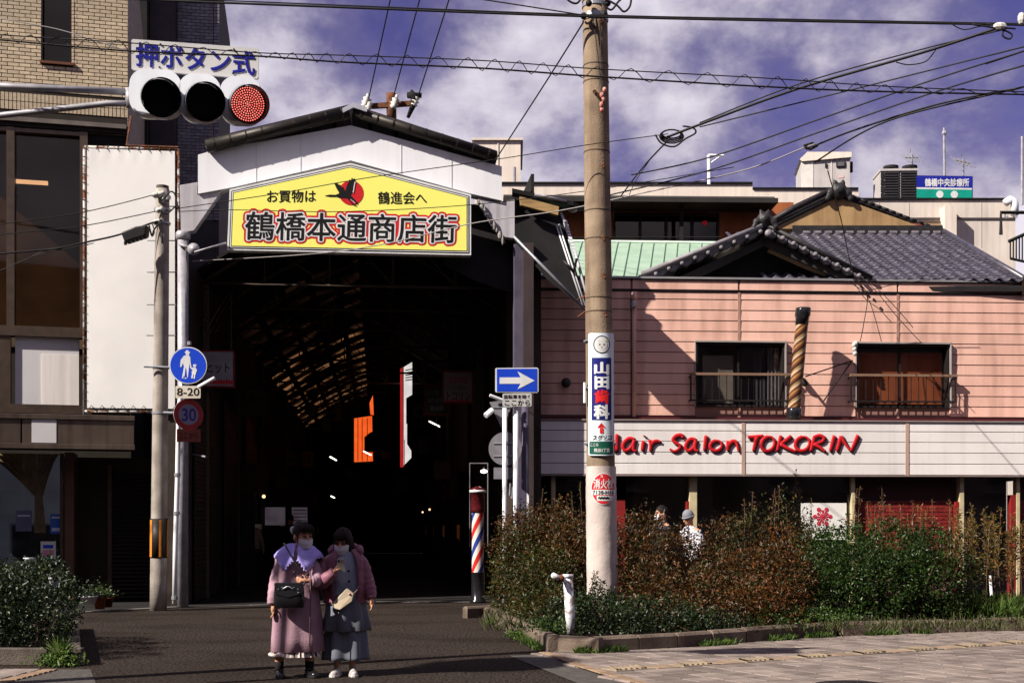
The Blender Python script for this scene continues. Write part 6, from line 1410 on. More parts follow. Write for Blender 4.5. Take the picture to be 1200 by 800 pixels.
q = MB(); q.tube([at(224, 532, 26), at(241, 535, 25.5)], .02, 5); props(q.build('side_bracket', gpipe), 'short horizontal grey bracket low behind the speed sign', 'bracket')
# cluster right
DR = 22.5; RC = FR(at(606, 450, DR), (8, 1)); RC.ref = 606
for i, (x, yb, yt, m_, lab, r_) in enumerate(((604.5, 700, 474, fas, 'bright white sign post in the middle of the three beside the hedge', .047), (591.5, 700, 478, fas, 'left white sign post of the three beside the hedge', .042), (615.5, 700, 462, purp, 'dark purple sign post at the right of the three beside the hedge', .07))):
    t = thing('sign_post', lab, 'sign post', at(x, 712, DR+.3*i+.1), 'sign posts at the hedge corner'); MB().tube([at(x, 712, DR+.3*i+.1), at(x, yt, DR+.3*i+.1)], r_, 10).build('post', m_, t, True)
    if i == 0: MB().lathe([(.05, 0), (.05, .07)], at(x, 608, DR+.1), n=10).build('blue_tape', blue, t)
ow = thing('one_way_sign', 'blue rectangular sign with a white arrow pointing right', 'road sign', RC.P2(606, 460), 'signs at the hedge corner')
fprism(RC, [(581.5, 431), (629.5, 430.5), (631, 432), (631, 458.5), (629.5, 460), (581.5, 459.5), (580.5, 458), (580.5, 432)], -.02, 0).build('plate', wink, ow); fprism(RC, [(582.3, 432.2), (629.5, 431.8), (629.5, 458.8), (582.3, 458.5)], 0, .005).build('face', blue, ow)
fprism(RC, [(585.5, 442), (610, 442), (606.5, 435), (626.5, 445.8), (606.5, 456), (610, 449.5), (585.5, 449.5)], .005, .009).build('arrow', wink, ow)
wp_ = thing('bicycle_plate', 'small white plate of Japanese lettering under the one way arrow', 'road sign', RC.P2(606, 476), 'signs at the hedge corner')
fprism(RC, [(590, 460.8), (622, 460.5), (623, 462), (623, 474.5), (622, 476), (590, 476), (589, 474.5), (589, 462)], -.012, .006).build('plate', mat('plate_white_dim', (.5, .49, .48), None, .5), wp_)
text('lettering', '自転車を除く', RC, 590.8, 462.2, 621, 467, .007, ink, wp_, 0); text('lettering', 'ここから', RC, 591.5, 468.5, 621, 475, .007, ink, wp_, .015)
bkm = mat('sign_back_grey', (.14, .13, .15), (.10, .095, .11), .6, 6)
RB = FR(at(592, 520, DR+.5), (8, -1)); RB.ref = 592
sb = thing('road_sign', 'grey back of a round road sign beside the sign posts', 'road sign', RB.P2(592, 545), 'sign backs'); disc(RB, 592, 525.5, 19.5, -.01, .01, bkm, sb, 'plate'); q = MB()
for y in (518, 533): RB.box(q, 578, y, 606, y+1.6, .01, .03)
q.build('rib', steel, sb)
sb = thing('road_sign', 'grey back of a triangular road sign at the left of the sign posts', 'road sign', RB.P2(587, 500), 'sign backs'); fprism(RB, [(573.5, 471), (603, 467), (590, 500), (587, 500)], -.01, .01).build('plate', bkm, sb)
q = MB(); RB.box(q, 576, 476, 600, 477.5, .01, .03); q.build('rib', steel, sb); q = MB(); q.tube([RB.P2(574, 463, .15), RB.P2(592, 470, .05)], .03, 6); q.tube([RB.P2(569, 487, .2), RB.P2(577, 480, .1)], .05, 6); q.build('lamp_arm', fas, sb)
sb = thing('road_sign', 'small grey back of an oblong plate under the round sign back', 'road sign', RB.P2(588, 561), 'sign backs'); fprism(RB, [(578.5, 547.5), (602, 547.5), (602, 561), (578.5, 561)], -.01, .01).build('plate', bkm, sb)
ct = thing('white_control_box', 'narrow white sheet hanging behind the sign posts above the hedge', 'box', at(618, 600, DR+.6)); q = MB(); q.prism([at(611, 572, DR+.6), at(620, 580, DR+.6), at(620, 603, DR+.6), at(611, 603, DR+.6)], (0, .05, 0)); q.build('sheet', fas, ct)
q = MB().tube([at(598, 566, DR+.2), at(597, 580, DR+.2), at(600, 584, DR+.2), at(601, 570, DR+.2)], .015, 5); props(q.build('cable_loop', steel), 'pale loop of cable hanging on the white sign post', 'cable')

# ================================================================== WIRES
def W_(pts, r, label, d=None, **k):
    P = [at(p[0], p[1], p[2] if len(p) > 2 else d) for p in pts]
    if pts[0][0] >= 1250 or pts[0][0] <= -25: P.insert(0, P[0]+(P[0]-P[1]).normalized()*14)
    if pts[-1][0] >= 1250 or pts[-1][0] <= -25: P.append(P[-1]+(P[-1]-P[-2]).normalized()*14)
    return wire(P, r, label, **k)
hz = 'level wires between poles'; 
W_([(-60, -12), (150, -1), (400, 9), (683, 19.5), (930, 25), (1168, 29), (1260, 31)], .017, 'thick upper cable running level across the top of the picture to the right', 18.3, group=hz)
W_([(-60, -15), (150, -4), (400, 6.5), (683, 17.5), (930, 23), (1168, 27.5), (1260, 29)], .010, 'thin cable riding just above the thick level cable', 18.3, group=hz)
W_([(540, -4), (600, 5), (683, 18)], .010, 'short thin wire slanting into the top of the thick pole from the left', 18.3, group=hz)
# lashed pair with its spiral
a_ = [(-60, 34), (0, 41), (150, 50.5), (300, 62), (400, 65), (560, 71), (700, 81), (900, 92), (1050, 102), (1260, 110)]
b_ = [(-60, 42), (0, 47), (150, 60), (300, 66), (400, 73), (560, 80), (700, 90), (900, 102), (1050, 108), (1260, 112)]
la = thing('lashed_cable', 'twin cable laced with a zigzag wire crossing in front of the sky', 'cable', at(600, 78, 11.5), 'overhead wires')
P = sm([at(x, y, 11.5) for x, y in a_], 10); Q = sm([at(x, y, 11.5) for x, y in b_], 10)
MB().tube(P, .0055, 5).build('upper_strand', wire_m, la); MB().tube(Q, .0085, 5).build('lower_strand', wire_m, la)
q = MB(); K = 42; zz = []
def lerpc(C, t): i = min(int(t*(len(C)-1)), len(C)-2); return C[i].lerp(C[i+1], t*(len(C)-1)-i)
for i in range(K*6+1):
    t = i/(K*6); u_, l_ = lerpc(P, t), lerpc(Q, t); s_ = .5+.8*math.cos(i/6*2*math.pi); zz.append(l_.lerp(u_, s_)+V((0, .02*math.sin(i/6*6.283), 0)))
q.tube(zz, .0042, 4); props(q.build('lacing_wire', wire_m, la), kind='stuff')
up_ = 'three wires rising from the rusty crossarm'
for i, (x0, y0, x1, y1) in enumerate(((432, 116, 460, -12), (461, 114, 495, -12), (489, 116, 530, -12))): W_([(x0, y0, 29.4), ((x0+x1)/2, (y0+y1)/2, 27), (x1, y1, 24.5)], .014, ['left', 'middle', 'right'][i]+' of the three steep wires rising from the rusty crossarm', group=up_)
W_([(684, 26, 18.4), (640, 96, 20), (581, 187, 23)], .012, 'steep diagonal wire from the thick pole top down to the gate roof')
W_([(1175, 31, 16), (1080, 62, 16.5), (935, 104, 17.3), (820, 146, 18), (776, 163, 18.3)], .019, 'thick twisted cable sloping down from the right to the wire coil')
W_([(1175, 35, 16), (1080, 58, 16.5), (935, 99, 17.3), (820, 144, 18)], .010, 'thin strand twisted beside the thick sloping cable')
W_([(1260, 40, 15), (1200, 55, 15.5), (1000, 105, 17), (820, 149, 18.2)], .010, 'thin wire just below the thick sloping cable')
W_([(1097, 58), (1085, 72), (1065, 76), (1050, 73)], .008, 'small slack loop hanging from the sloping cable', 16.5)
W_([(1116, 29), (1130, 35), (1150, 31), (1176, 29)], .008, 'small slack loop under the level cable near the right edge', 17)
co = thing('wire_coil', 'tangled coil of spare black cable hanging on the sloping line', 'cable coil', at(785, 162, 18.2)); q = MB()
for k in range(4): q.tube([at(787+(14-k)*math.cos(a), 160+(8-k)*math.sin(a)-k, 18.2+k*.03) for a in np.arange(0, 6.5, .45)], .011, 5)
q.tube(sm([at(x, y, 18.1) for x, y in ((768, 158), (775, 168), (790, 172), (803, 163), (815, 156), (812, 150), (800, 148))]), .013, 5); q.build('coil', wire_m, co, True)
W_([(786, 162, 18.2), (768, 180, 18.6), (748, 203, 20), (726, 232, 22)], .012, 'wire dropping steeply from the coil towards the orange house')
W_([(760, 190, 18.6), (745, 212, 20), (736, 232, 21)], .006, 'thin stray wire beside the steep dropping wire')
W_([(783, 157), (687, 170), (587, 186), (433, 208), (330, 226), (210, 244)], .0065, 'thin wire sagging over the upper half of the arcade sign', 18.2)
W_([(210, 248), (270, 246), (400, 248), (552, 240), (700, 222), (860, 196)], .0065, 'thin wire crossing the lettering of the arcade sign', 20)
W_([(1260, 85, 15), (1195, 103, 16), (1040, 142, 17), (955, 190, 18)], .012, 'thick lower wire sloping from the right edge towards the cabinet')
W_([(955, 169, 18), (940, 174, 18.3), (870, 200, 19), (740, 229, 20), (655, 247, 21), (552, 262, 22), (450, 286, 23), (360, 298, 24), (225, 306, 24.8)], .010, 'pale grey rope-like wire dipping under the arcade sign', m=mat('pale_rope', (.26, .24, .24), None, .7))
W_([(1195, 103, 16), (1100, 122, 16.6), (1000, 153, 17.6), (945, 175, 18.4)], .014, 'dark middle stretch of the lower sloping wire')
W_([(1260, 40, 16), (1200, 60, 16.5), (1090, 95, 17), (960, 140, 18), (830, 185, 19), (740, 205, 20)], .011, 'fine wire sloping above the grey cabinet')
W_([(1260, 60, 16), (1200, 77, 16.5), (1090, 110, 17), (960, 155, 18), (830, 200, 19), (700, 232, 20)], .011, 'fine wire sloping just over the white building roof line')
for i, (x0, y0, x1, y1) in enumerate(((-30, 267, 186, 227), (-30, 278, 186, 247))): W_([(x0, y0, 22.5), (90, y0+(y1-y0)*.52+4, 23), (x1, y1, 23.5)], .009, ['upper', 'lower'][i]+' thin wire running left from the slim pole across the billboard', group='wires on the billboard')
W_([(-30, 300, 22.5), (60, 292, 22.8), (105, 283, 23), (140, 275, 23.2), (176, 262, 23.4), (190, 258, 23.5)], .018, 'thick cable with a black splice box running left from the slim pole', group='wires on the billboard')
cbx = thing('splice_box', 'black cable splice box hanging in front of the white billboard', 'splice box', at(158, 272, 23.2)); q = MB(); q.prism([at(141, 272, 23.1), at(158, 265, 23.1), at(172, 263, 23.1), at(171, 276, 23.1), at(146, 284, 23.1)], (0, .22, 0)); q.build('box', ink, cbx, bevel=.03)
q = MB()
for i in range(6): q.lathe([(.03, 0), (.03, -.06)], at(147+i*4.5, 283-i*1.4, 23.2), n=8)
props(q.build('plugs', ink, cbx), kind='stuff'); q = MB(); q.tube(sm([at(x, y, 23.1) for x, y in ((172, 263), (178, 262), (181, 272), (178, 277), (175, 268))]), .01, 5); q.build('lead', wire_m, cbx)
W_([(-30, 330), (40, 300), (110, 285)], .008, 'slack drooping wire across the dark upstairs window', 23)
W_([(0, 22), (45, 30), (80, 38), (150, 60), (180, 68)], .006, 'pale thin wire crossing the buff brick wall', 14, m=mat('pale_rope', (.42, .40, .40), None, .7))
# service drop to the right window of the salon
sg_ = 'service wires over the pink wall'
W_([(970, 200, 20), (985, 255, 22), (1000, 320, 25), (1016, 345, 26.2), (1012, 380, 26.2), (1008, 400, 26.3)], .009, 'black service wire looping down the pink wall to the window bracket', group=sg_)
for i, P in enumerate(([(994, 330), (1012, 342), (1020, 356), (1027, 378), (1033, 400)], [(1012, 326), (1030, 345), (1052, 372), (1080, 402)], [(1016, 326), (1040, 350), (1060, 372), (1070, 384)], [(1090, 328), (1050, 333), (1020, 340), (1006, 344)], [(1000, 330), (1014, 350), (1030, 362), (1045, 378)])):
    W_(P, .008, ['left hanging strand under the splice on the pink wall', 'longest slanting strand over the pink wall', 'middle slanting strand over the pink wall', 'level strand leading right along the parapet', 'short knotted strand below the splice'][i], 26.1+.03*i, group=sg_)
q = MB()
for (x, y) in ((1012, 341), (1018, 347), (1025, 352), (1033, 362), (1010, 337)): q.tube([at(x-2, y-2, 26), at(x+2, y+2, 26)], .022, 6)
props(q.build('splice_sleeves', wire_m), 'cluster of small black splice sleeves on the pink wall wires', 'cable splice')
W_([(1140, 29), (1170, 34), (1185, 40), (1183, 46), (1175, 42), (1178, 34), (1190, 34)], .012, 'knotted loop of black cable at the upper right corner', 16)
q = MB(); q.ball(at(1172, 31, 16), (.09, .05, .05), 8, 5); q.ball(at(1197, 22, 16), (.05, .05, .08), 8, 5); props(q.build('cable_clamp', pin), 'pale porcelain clamp joining the cables at the upper right', 'cable clamp')
q = MB(); q.tube([at(942, 171, 18.3), at(952, 168, 18.3), at(958, 171, 18.3), at(950, 175, 18.3), at(942, 172, 18.3)], .02, 6); props(q.build('cable_clamp', wire_m), 'black anchor clamp on the rope wire in front of the cabinet', 'cable clamp')
# ================================================================== PLANTS
def leafmesh(name, C, A, NRM, L, Wd, m, parent, fold=.25, kind='stuff'):
    """many small folded leaves as one mesh"""
    n = len(C); A = A/np.linalg.norm(A, axis=1, keepdims=True); NRM = NRM-A*(NRM*A).sum(1, keepdims=True); NRM /= (np.linalg.norm(NRM, axis=1, keepdims=True)+1e-9)
    Sd = np.cross(A, NRM); L = L[:, None]; Wd = Wd[:, None]; f = NRM*Wd*fold
    Vv = np.stack([C-A*L*.5, C+Sd*Wd*.5+f, C+A*L*.5-NRM*L*.08, C-Sd*Wd*.5+f], 1).reshape(-1, 3)-np.array(rootloc(parent))
    F_ = (np.arange(n)[:, None]*4+np.array([[0, 1, 2, 0, 2, 3]])).reshape(-1)
    me = bpy.data.meshes.new(name); me.vertices.add(n*4); me.vertices.foreach_set('co', Vv.astype('f').ravel()); me.loops.add(n*6); me.loops.foreach_set('vertex_index', F_.astype('i'))
    me.polygons.add(n*2); me.polygons.foreach_set('loop_start', np.arange(0, n*6, 3, dtype='i')); me.polygons.foreach_set('loop_total', np.full(n*2, 3, 'i')); me.update(); me.validate()
    me.materials.append(m); o = bpy.data.objects.new(name, me); COL.objects.link(o); o.parent = parent
    if kind: o['kind'] = kind
    return o
def rdir(r, n, up=0.0):
    v = r.normal(size=(n, 3)); v /= np.linalg.norm(v, axis=1, keepdims=True); v[:, 2] += up; return v/np.linalg.norm(v, axis=1, keepdims=True)
def shrub(name, label, cat, lumps, n, L, Wd, m, seed, group=None, spr=7, stems=14, wood=None, rough=.18, up=.35, zmin=.16, base=None, shell=.62):
    """lumps = [(x, y, z, rx, ry, rz)]; leaves grow in sprigs near the skin of the lumps"""
    r = np.random.default_rng(seed); lumps = [tuple(l) for l in lumps]
    cx = np.mean([l[0] for l in lumps]); cy = np.mean([l[1] for l in lumps]); t = thing(name, label, cat, (cx, cy, zmin if base is None else base), group)
    w = np.array([l[3]*l[4]+l[3]*l[5] for l in lumps]); w /= w.sum(); ns = n//spr; idx = r.choice(len(lumps), ns, p=w); Lm = np.array(lumps)[idx]
    d = rdir(r, ns, .12); rad = 1-(1-shell)*r.random(ns)**1.5; 
    k = np.sin(d[:, 0]*5+idx)*np.cos(d[:, 2]*6+idx*2.1)+.5*np.sin(d[:, 1]*9+idx*3)+.6*np.sin(d[:, 0]*13+d[:, 2]*11+idx); rad = rad+rough*k*.6
    c = Lm[:, :3]+d*rad[:, None]*Lm[:, 3:]; inner = r.random(ns) < .25; c[inner] = Lm[inner, :3]+d[inner]*(rad[inner]*r.random(inner.sum())**.5)[:, None]*Lm[inner, 3:]
    ax = d+np.array([0, 0, up])+r.normal(size=(ns, 3))*.35
    C = np.repeat(c, spr, 0); AX = np.repeat(ax, spr, 0); j = np.tile(np.arange(spr), ns)
    off = r.normal(size=(len(C), 3))*L*.85; C = C+off+AX*(j[:, None]*L*.22)
    A = AX*.6+rdir(r, len(C))*1.0; N_ = rdir(r, len(C), .9); sz = L*(.6+.8*r.random(len(C)))
    ok = C[:, 2] > zmin; C, A, N_, sz = C[ok], A[ok], N_[ok], sz[ok]
    leafmesh('foliage', C, A, N_, sz, sz*Wd/L, m, t)
    q = MB()
    for i in range(stems):
        l = lumps[i % len(lumps)]; dd_ = rdir(r, 1, .5)[0]; e = V((l[0]+dd_[0]*l[3]*.95, l[1]+dd_[1]*l[4]*.95, l[2]+abs(dd_[2])*l[5]*.95)); b = V((l[0]+r.normal()*.08, l[1]+r.normal()*.08, zmin-.05)); mid = b.lerp(e, .5)+V((r.normal()*.06, r.normal()*.06, .08))
        q.tube([b, mid, e], [.016, .011, .004], 5)
    q.build('branches', wood or mat('twig', (.11, .065, .04), (.06, .035, .022), .9), t, True); return t
def lump(px, ytop, d, w, hgt, dep=.6, z0=.15):
    """ellipsoid whose top shows at (px, ytop)"""
    x = (px-CX)/FL*d; zt = CH+(HY-ytop)/FL*d; return (x, d, zt-hgt/2, w/2, dep, hgt/2)
brown = leafmat('leaf_brown', [(.038, .014, .005), (.095, .033, .010), (.028, .024, .006), (.15, .055, .014), (.018, .026, .005), (.030, .038, .008)])
russet = leafmat('leaf_russet', [(.040, .014, .005), (.11, .034, .009), (.024, .020, .005), (.17, .055, .013), (.022, .028, .006), (.016, .026, .005)])
olive = leafmat('leaf_olive', [(.016, .030, .006), (.036, .052, .009), (.085, .042, .011), (.014, .028, .006)])
green = leafmat('leaf_green', [(.010, .024, .005), (.022, .048, .008), (.040, .072, .013), (.008, .018, .004)], .36)
darkg = leafmat('leaf_dark_green', [(.006, .014, .004), (.012, .025, .006), (.022, .036, .010), (.006, .013, .004), (.035, .05, .018)], .40, .15)
weedy = leafmat('leaf_weed', [(.12, .075, .014), (.09, .085, .018), (.20, .085, .020), (.055, .065, .014)])
gg = 'shrubs in the planting bed'
shrub('shrub', 'olive and brown shrub at the left end of the bed beside the barber pole', 'shrub', [lump(612, 618, 21.2, 1.0, 1.5), lump(645, 640, 20.3, 1.1, 1.25), lump(600, 660, 21.0, .7, .9), lump(640, 690, 18.8, .9, .75), lump(628, 655, 19.6, .9, 1.1)], 15000, .055, .026, olive, 1, gg)
shrub('shrub', 'tall brown leaved shrub behind the three sign posts', 'shrub', [lump(608, 597, 21.7, .9, 1.3), lump(648, 590, 21.3, 1.2, 1.6), lump(672, 604, 20.6, .9, 1.5)], 15000, .052, .024, brown, 2, gg)
shrub('shrub', 'low dark green shrub round the foot of the thick concrete pole', 'shrub', [lump(820, 715, 16.9, .9, .55, .4), lump(860, 722, 17.2, .8, .5, .35), lump(672, 700, 16.9, 1.0, .75, .5), lump(715, 702, 16.6, 1.1, .75, .5), lump(770, 700, 17.0, 1.1, .75, .5), lump(700, 690, 17.6, .9, .9, .4)], 13000, .045, .026, darkg, 3, gg)
shrub('shrub', 'thick brown shrub just right of the concrete pole', 'shrub', [lump(745, 600, 20.5, 1.2, 1.7), lump(735, 640, 19.0, .9, 1.4), lump(765, 660, 18.2, 1.0, 1.2), lump(775, 618, 20.0, 1.0, 1.6)], 15000, .055, .025, brown, 4, gg)
shrub('shrub', 'mottled brown and olive shrub below the person in the grey beanie', 'shrub', [lump(815, 640, 19.5, 1.2, 1.5), lump(830, 660, 18.2, 1.1, 1.2), lump(845, 604, 21.6, .75, 1.6, .4), lump(796, 612, 21.6, .45, 1.5, .4), lump(822, 636, 21.0, .7, 1.4, .4), lump(800, 700, 17.5, 1.1, .75)], 15000, .052, .025, brown, 5, gg)
shrub('shrub', 'orange brown russet shrub in the middle of the bed', 'shrub', [lump(880, 640, 18.6, 1.1, 1.35), lump(915, 632, 18.6, .9, 1.4), lump(870, 690, 17.8, 1.3, .85), lump(905, 610, 20.2, 1.1, 1.6), lump(900, 680, 17.9, 1.0, .9)], 18000, .056, .023, russet, 6, gg)
shrub('shrub', 'dark green tangle showing over the hedge below the salon lettering', 'shrub', [lump(880, 600, 21.2, 1.0, 1.5), lump(925, 585, 21.0, .8, 1.6), lump(940, 612, 20.0, .8, 1.5)], 8000, .055, .024, olive, 7, gg, rough=.3)
shrub('shrub', 'big glossy green rounded bush in front of the red brick wall', 'bush', [lump(985, 616, 19.2, 1.3, 1.45, .7), lump(1045, 612, 19.4, 1.4, 1.5, .7), lump(1095, 618, 19.4, 1.1, 1.45, .6), lump(1010, 640, 18.7, 1.5, 1.15, .5), lump(1075, 645, 18.8, 1.3, 1.1, .4)], 26000, .050, .026, green, 8, gg, rough=.10, shell=.78)
def stems_plant(name, label, cat, spots, m, seed, n=60, L=.05, h=(.6, 1.0), wood=None, group=None, z0=.15):
    """upright stalks with leaves up their length; spots=[(px,d,ztop)]"""
    r = np.random.default_rng(seed); x0 = np.mean([(s[0]-CX)/FL*s[1] for s in spots]); t = thing(name, label, cat, (x0, np.mean([s[1] for s in spots]), z0), group); q = MB(); C = []; A = []
    for (px, d, yt) in spots:
        x = (px-CX)/FL*d; zt = CH+(HY-yt)/FL*d; b = V((x+r.normal()*.06, d+r.normal()*.15, z0)); e = V((x+r.normal()*.05, b.y+r.normal()*.06, zt)); q.tube([b, b.lerp(e, .5)+V((r.normal()*.03, 0, 0)), e], [.009, .006, .003], 4)
        for k in range(n):
            tt = .35+.65*r.random()**.7; p = b.lerp(e, tt); dv = V(rdir(r, 1, .6)[0]); C.append(p+dv*L*.7*(1.3-tt)+dv*r.random()*.05); A.append(dv)
    C = np.array(C); A = np.array(A); sz = L*(.6+.7*r.random(len(C))); leafmesh('foliage', C, A, rdir(r, len(C), .4), sz, sz*.32, m, t)
    q.build('stems', wood or mat('twig', (.11, .065, .04), None), t, True); return t
r0 = random.Random(5)
stems_plant('weeds', 'orange tipped weeds standing up behind the glossy bush against the brick wall', 'weeds', [(1000+i*5.2+r0.uniform(-2, 2), 20.3+r0.uniform(-.4, .4), 596+r0.uniform(-12, 16)) for i in range(27)], leafmat('leaf_weed_red', [(.16, .035, .012), (.10, .07, .016), (.22, .06, .015), (.07, .05, .012)]), 9, 70, .055)
stems_plant('weeds', 'tall yellow brown weeds at the right end of the bed', 'weeds', [(1118+i*3.1+r0.uniform(-2, 2), 19.6+r0.uniform(-.7, .5), 606+r0.uniform(-16, 26)) for i in range(28)], weedy, 10, 110, .06)
stems_plant('thin_shrub', 'thin airy shrub rising highest in front of the salon window poster', 'shrub', [(880, 20.8, 575), (895, 20.8, 572), (905, 20.6, 580), (915, 20.8, 568), (930, 20.6, 552), (938, 20.7, 570), (948, 20.6, 584), (870, 20.9, 584), (1001, 20.7, 574), (1010, 20.6, 572), (1042, 20.5, 570)], leafmat('leaf_thin', [(.05, .028, .012), (.09, .04, .018), (.03, .03, .012)]), 11, 60, .06)
stems_plant('sapling', 'spindly sapling in front of the thick pole sending up pale shoots', 'sapling', [(668, 20.6, 575), (676, 20.5, 583), (684, 20.5, 566), (690, 20.4, 592), (620, 21.4, 578), (628, 21.2, 572)], olive, 12, 45, .06)
stems_plant('weeds', 'low green sprigs against the white wrap at the foot of the pole', 'weeds', [(690, 17.9, 668), (697, 17.8, 672), (704, 17.8, 680), (700, 17.7, 690), (712, 17.6, 690)], darkg, 13, 50, .05)
def grass(name, region, n, h, m, seed, z0=.0, wd=.010):
    """blades over ground points; region(r, n) returns x, y arrays"""
    r = np.random.default_rng(seed); x, y = region(r, n); n = len(x); C = np.stack([x, y, np.full(n, z0)], 1); A = rdir(r, n, 1.3); L = h*(.5+.9*r.random(n)); C = C+A*L[:, None]*.5
    o = leafmesh(name, C, A, rdir(r, n), L, np.full(n, wd)*(1+r.random(n)), m, None); return o
grn = leafmat('grass_blade', [(.045, .10, .018), (.08, .15, .025), (.11, .15, .035), (.05, .08, .02)], .5, .35)
def box_region(x0, x1, y0, y1): return lambda r, n: (r.uniform(x0, x1, n), r.uniform(y0, y1, n))
def kerb_region(P, w, side=-1):
    P = [V(p) for p in P]
    def f(r, n):
        xs_, ys_ = [], []
        for i in range(n):
            k = r.integers(0, len(P)-1); t = r.random(); p = P[k].lerp(P[k+1], t); d = (P[k+1]-P[k]).normalized(); nn = V((d.y, -d.x, 0)); g_ = p+nn*(abs(r.normal())*w)*(1)
            if math.sin(p.x*3.1+p.y*2.3)+math.sin(p.x*7.7) > .15: xs_.append(g_.x); ys_.append(g_.y)
        return np.array(xs_), np.array(ys_)
    return f
q1 = gnd(1140, 737); grass('grass', box_region(6.3, 11, 18.9, 20.6), 9000, .34, grn, 21, .14, .012)
grass('grass', box_region(-.4, 9.5, 16.9, 22), 6000, .16, leafmat('grass_dull', [(.03, .05, .012), (.06, .07, .02), (.05, .035, .015)], .6), 22, .14)
grass('kerb_weeds', kerb_region(bedline[0:5], .05), 5000, .10, grn, 23, .0, .012)
grass('kerb_weeds', kerb_region(bedline[4:8], .05), 3500, .10, grn, 24, .0, .012)
def sprig(c, n, s, seed, m, name, label):
    r = np.random.default_rng(seed); t = thing(name, label, 'plant', c); C = np.array(c)+r.normal(size=(n, 3))*np.array([s, s*.6, s*.5]); C[:, 2] = np.abs(C[:, 2]-c[2])+c[2]+.01; A = rdir(r, n, .5); sz = .05*(.6+.8*r.random(n)); leafmesh('foliage', C, A, rdir(r, n, .7), sz, sz*.5, m, t); return t
for i, (x, y, s, lab) in enumerate(((967, 744, .16, 'low green weed sprouting at the foot of the kerb below the russet shrub'), (1040, 738, .22, 'dark green plant spilling over the kerb below the glossy bush'), (1055, 742, .2, 'second dark green plant spilling over the kerb further right'), (935, 747, .14, 'small tuft of weeds at the kerb left of the russet kerb stone'), (655, 752, .16, 'leafy weed over the kerb corner near the white post'), (612, 748, .10, 'tiny weed in the gutter beside the curved kerb'))):
    g_ = gnd(x, y); sprig((g_.x, g_.y-.1, 0.02), 500, s, 40+i, green if i in (1, 2) else grn, 'weed_clump', lab)
shrub('shrub', 'pale green low plants along the inside of the bed kerb', 'plants', [lump(940, 715, 17.9, 1.3, .45, .3), lump(905, 722, 17.5, .9, .35, .3), lump(985, 722, 18.2, .8, .35, .25), lump(655, 728, 16.4, .7, .4, .3)], 6000, .045, .026, leafmat('leaf_pale_green', [(.04, .075, .015), (.06, .11, .022), (.03, .05, .012)]), 14, stems=4)
# left hedge
hx = []
for j in range(4):
    y = 14.78+j*.72; xm = -4.85-.345*(y-14.1)-.42
    for i in range(6): hx.append((xm-i*.6, y, .55, .46, .50, .46+.05*((i*3+j*5) % 3)))
shrub('hedge', 'clipped glossy dark green hedge filling the left planter', 'hedge', hx, 46000, .048, .027, darkg, 30, zmin=.12, rough=.08, shell=.8, stems=30)
sprig((gnd(72, 779).x, gnd(72, 779).y-.12, .0), 420, .13, 60, grn, 'weed_clump', 'bright green weed growing at the front of the left planter kerb')
g_ = gnd(72, 779); t = thing('weed_tuft', 'strap leaved tuft hanging over the left planter edge', 'plant', (g_.x, g_.y, 0)); r = np.random.default_rng(3); n = 60; A = rdir(r, n, .6); C = np.array([g_.x, g_.y-.05, .1])+A*.13; leafmesh('foliage', C, A, rdir(r, n, .3), np.full(n, .24), np.full(n, .022), grn, t)
# pale pots on posts poking out of the hedge, and terracotta pots by the shop
wpm = mat('pot_white', (.50, .50, .54), None, .4)
for i, (x, y, d, r_, h_, lab) in enumerate(((34, 668, 16.4, .075, .20, 'white pot standing up out of the hedge, left of two'), (64, 688, 15.6, .08, .15, 'white bucket showing among the hedge leaves, right of two'))):
    t = thing('white_pot', lab, 'pot', at(x, y, d), 'white pots in the hedge'); MB().lathe([(r_*.5, -.02), (r_*.7, 0), (r_*.75, h_*.6), (r_*.95, h_*.72), (r_*.95, h_*.82), (r_*.6, h_*.8)], at(x, y, d), n=14).build('pot', wpm, t, True)
terra = mat('terracotta', (.26, .075, .035), (.18, .05, .025), .8, 10)
def potted(x, yb, d, rt, h_, m_, lab, hh, seed, lm):
    b = at(x, yb, d); t = thing('potted_plant', lab, 'potted plant', b, 'potted plants outside the shop'); MB().lathe([(rt*.7, 0), (rt*.95, h_*.82), (rt*1.1, h_*.84), (rt*1.1, h_), (rt*.95, h_), (rt*.9, h_*.9)], b, n=18).build('pot', m_, t, True)
    r = np.random.default_rng(seed); n = 500; C = np.array(b)+np.array([0, 0, h_])+r.normal(size=(n, 3))*np.array([hh*.8, hh*.6, hh*.4]); C[:, 2] = np.maximum(C[:, 2], b.z+h_*.9)+.04; sz = .06*(.6+.8*r.random(n)); leafmesh('foliage', C, rdir(r, n, .5), rdir(r, n, .8), sz, sz*.5, lm, t)
potted(117, 713, 23.4, .12, .22, terra, 'terracotta pot with light green leaves on the kerb near the dark shutter', .16, 71, leafmat('leaf_pot', [(.05, .09, .02), (.11, .15, .04), (.04, .07, .02)]))
potted(104, 708, 23.2, .16, .16, wpm, 'wide white bowl of dark green leaves left of the terracotta pot', .26, 72, darkg)
potted(126, 711, 23.7, .11, .18, mat('dark_terracotta', (.10, .025, .015), None, .8), 'dark red pot half hidden behind the terracotta pot', .05, 73, darkg)
potted(55, 675, 16.2, .05, .10, terra, 'small terracotta pot peeping out between the hedge leaves', .04, 74, darkg)
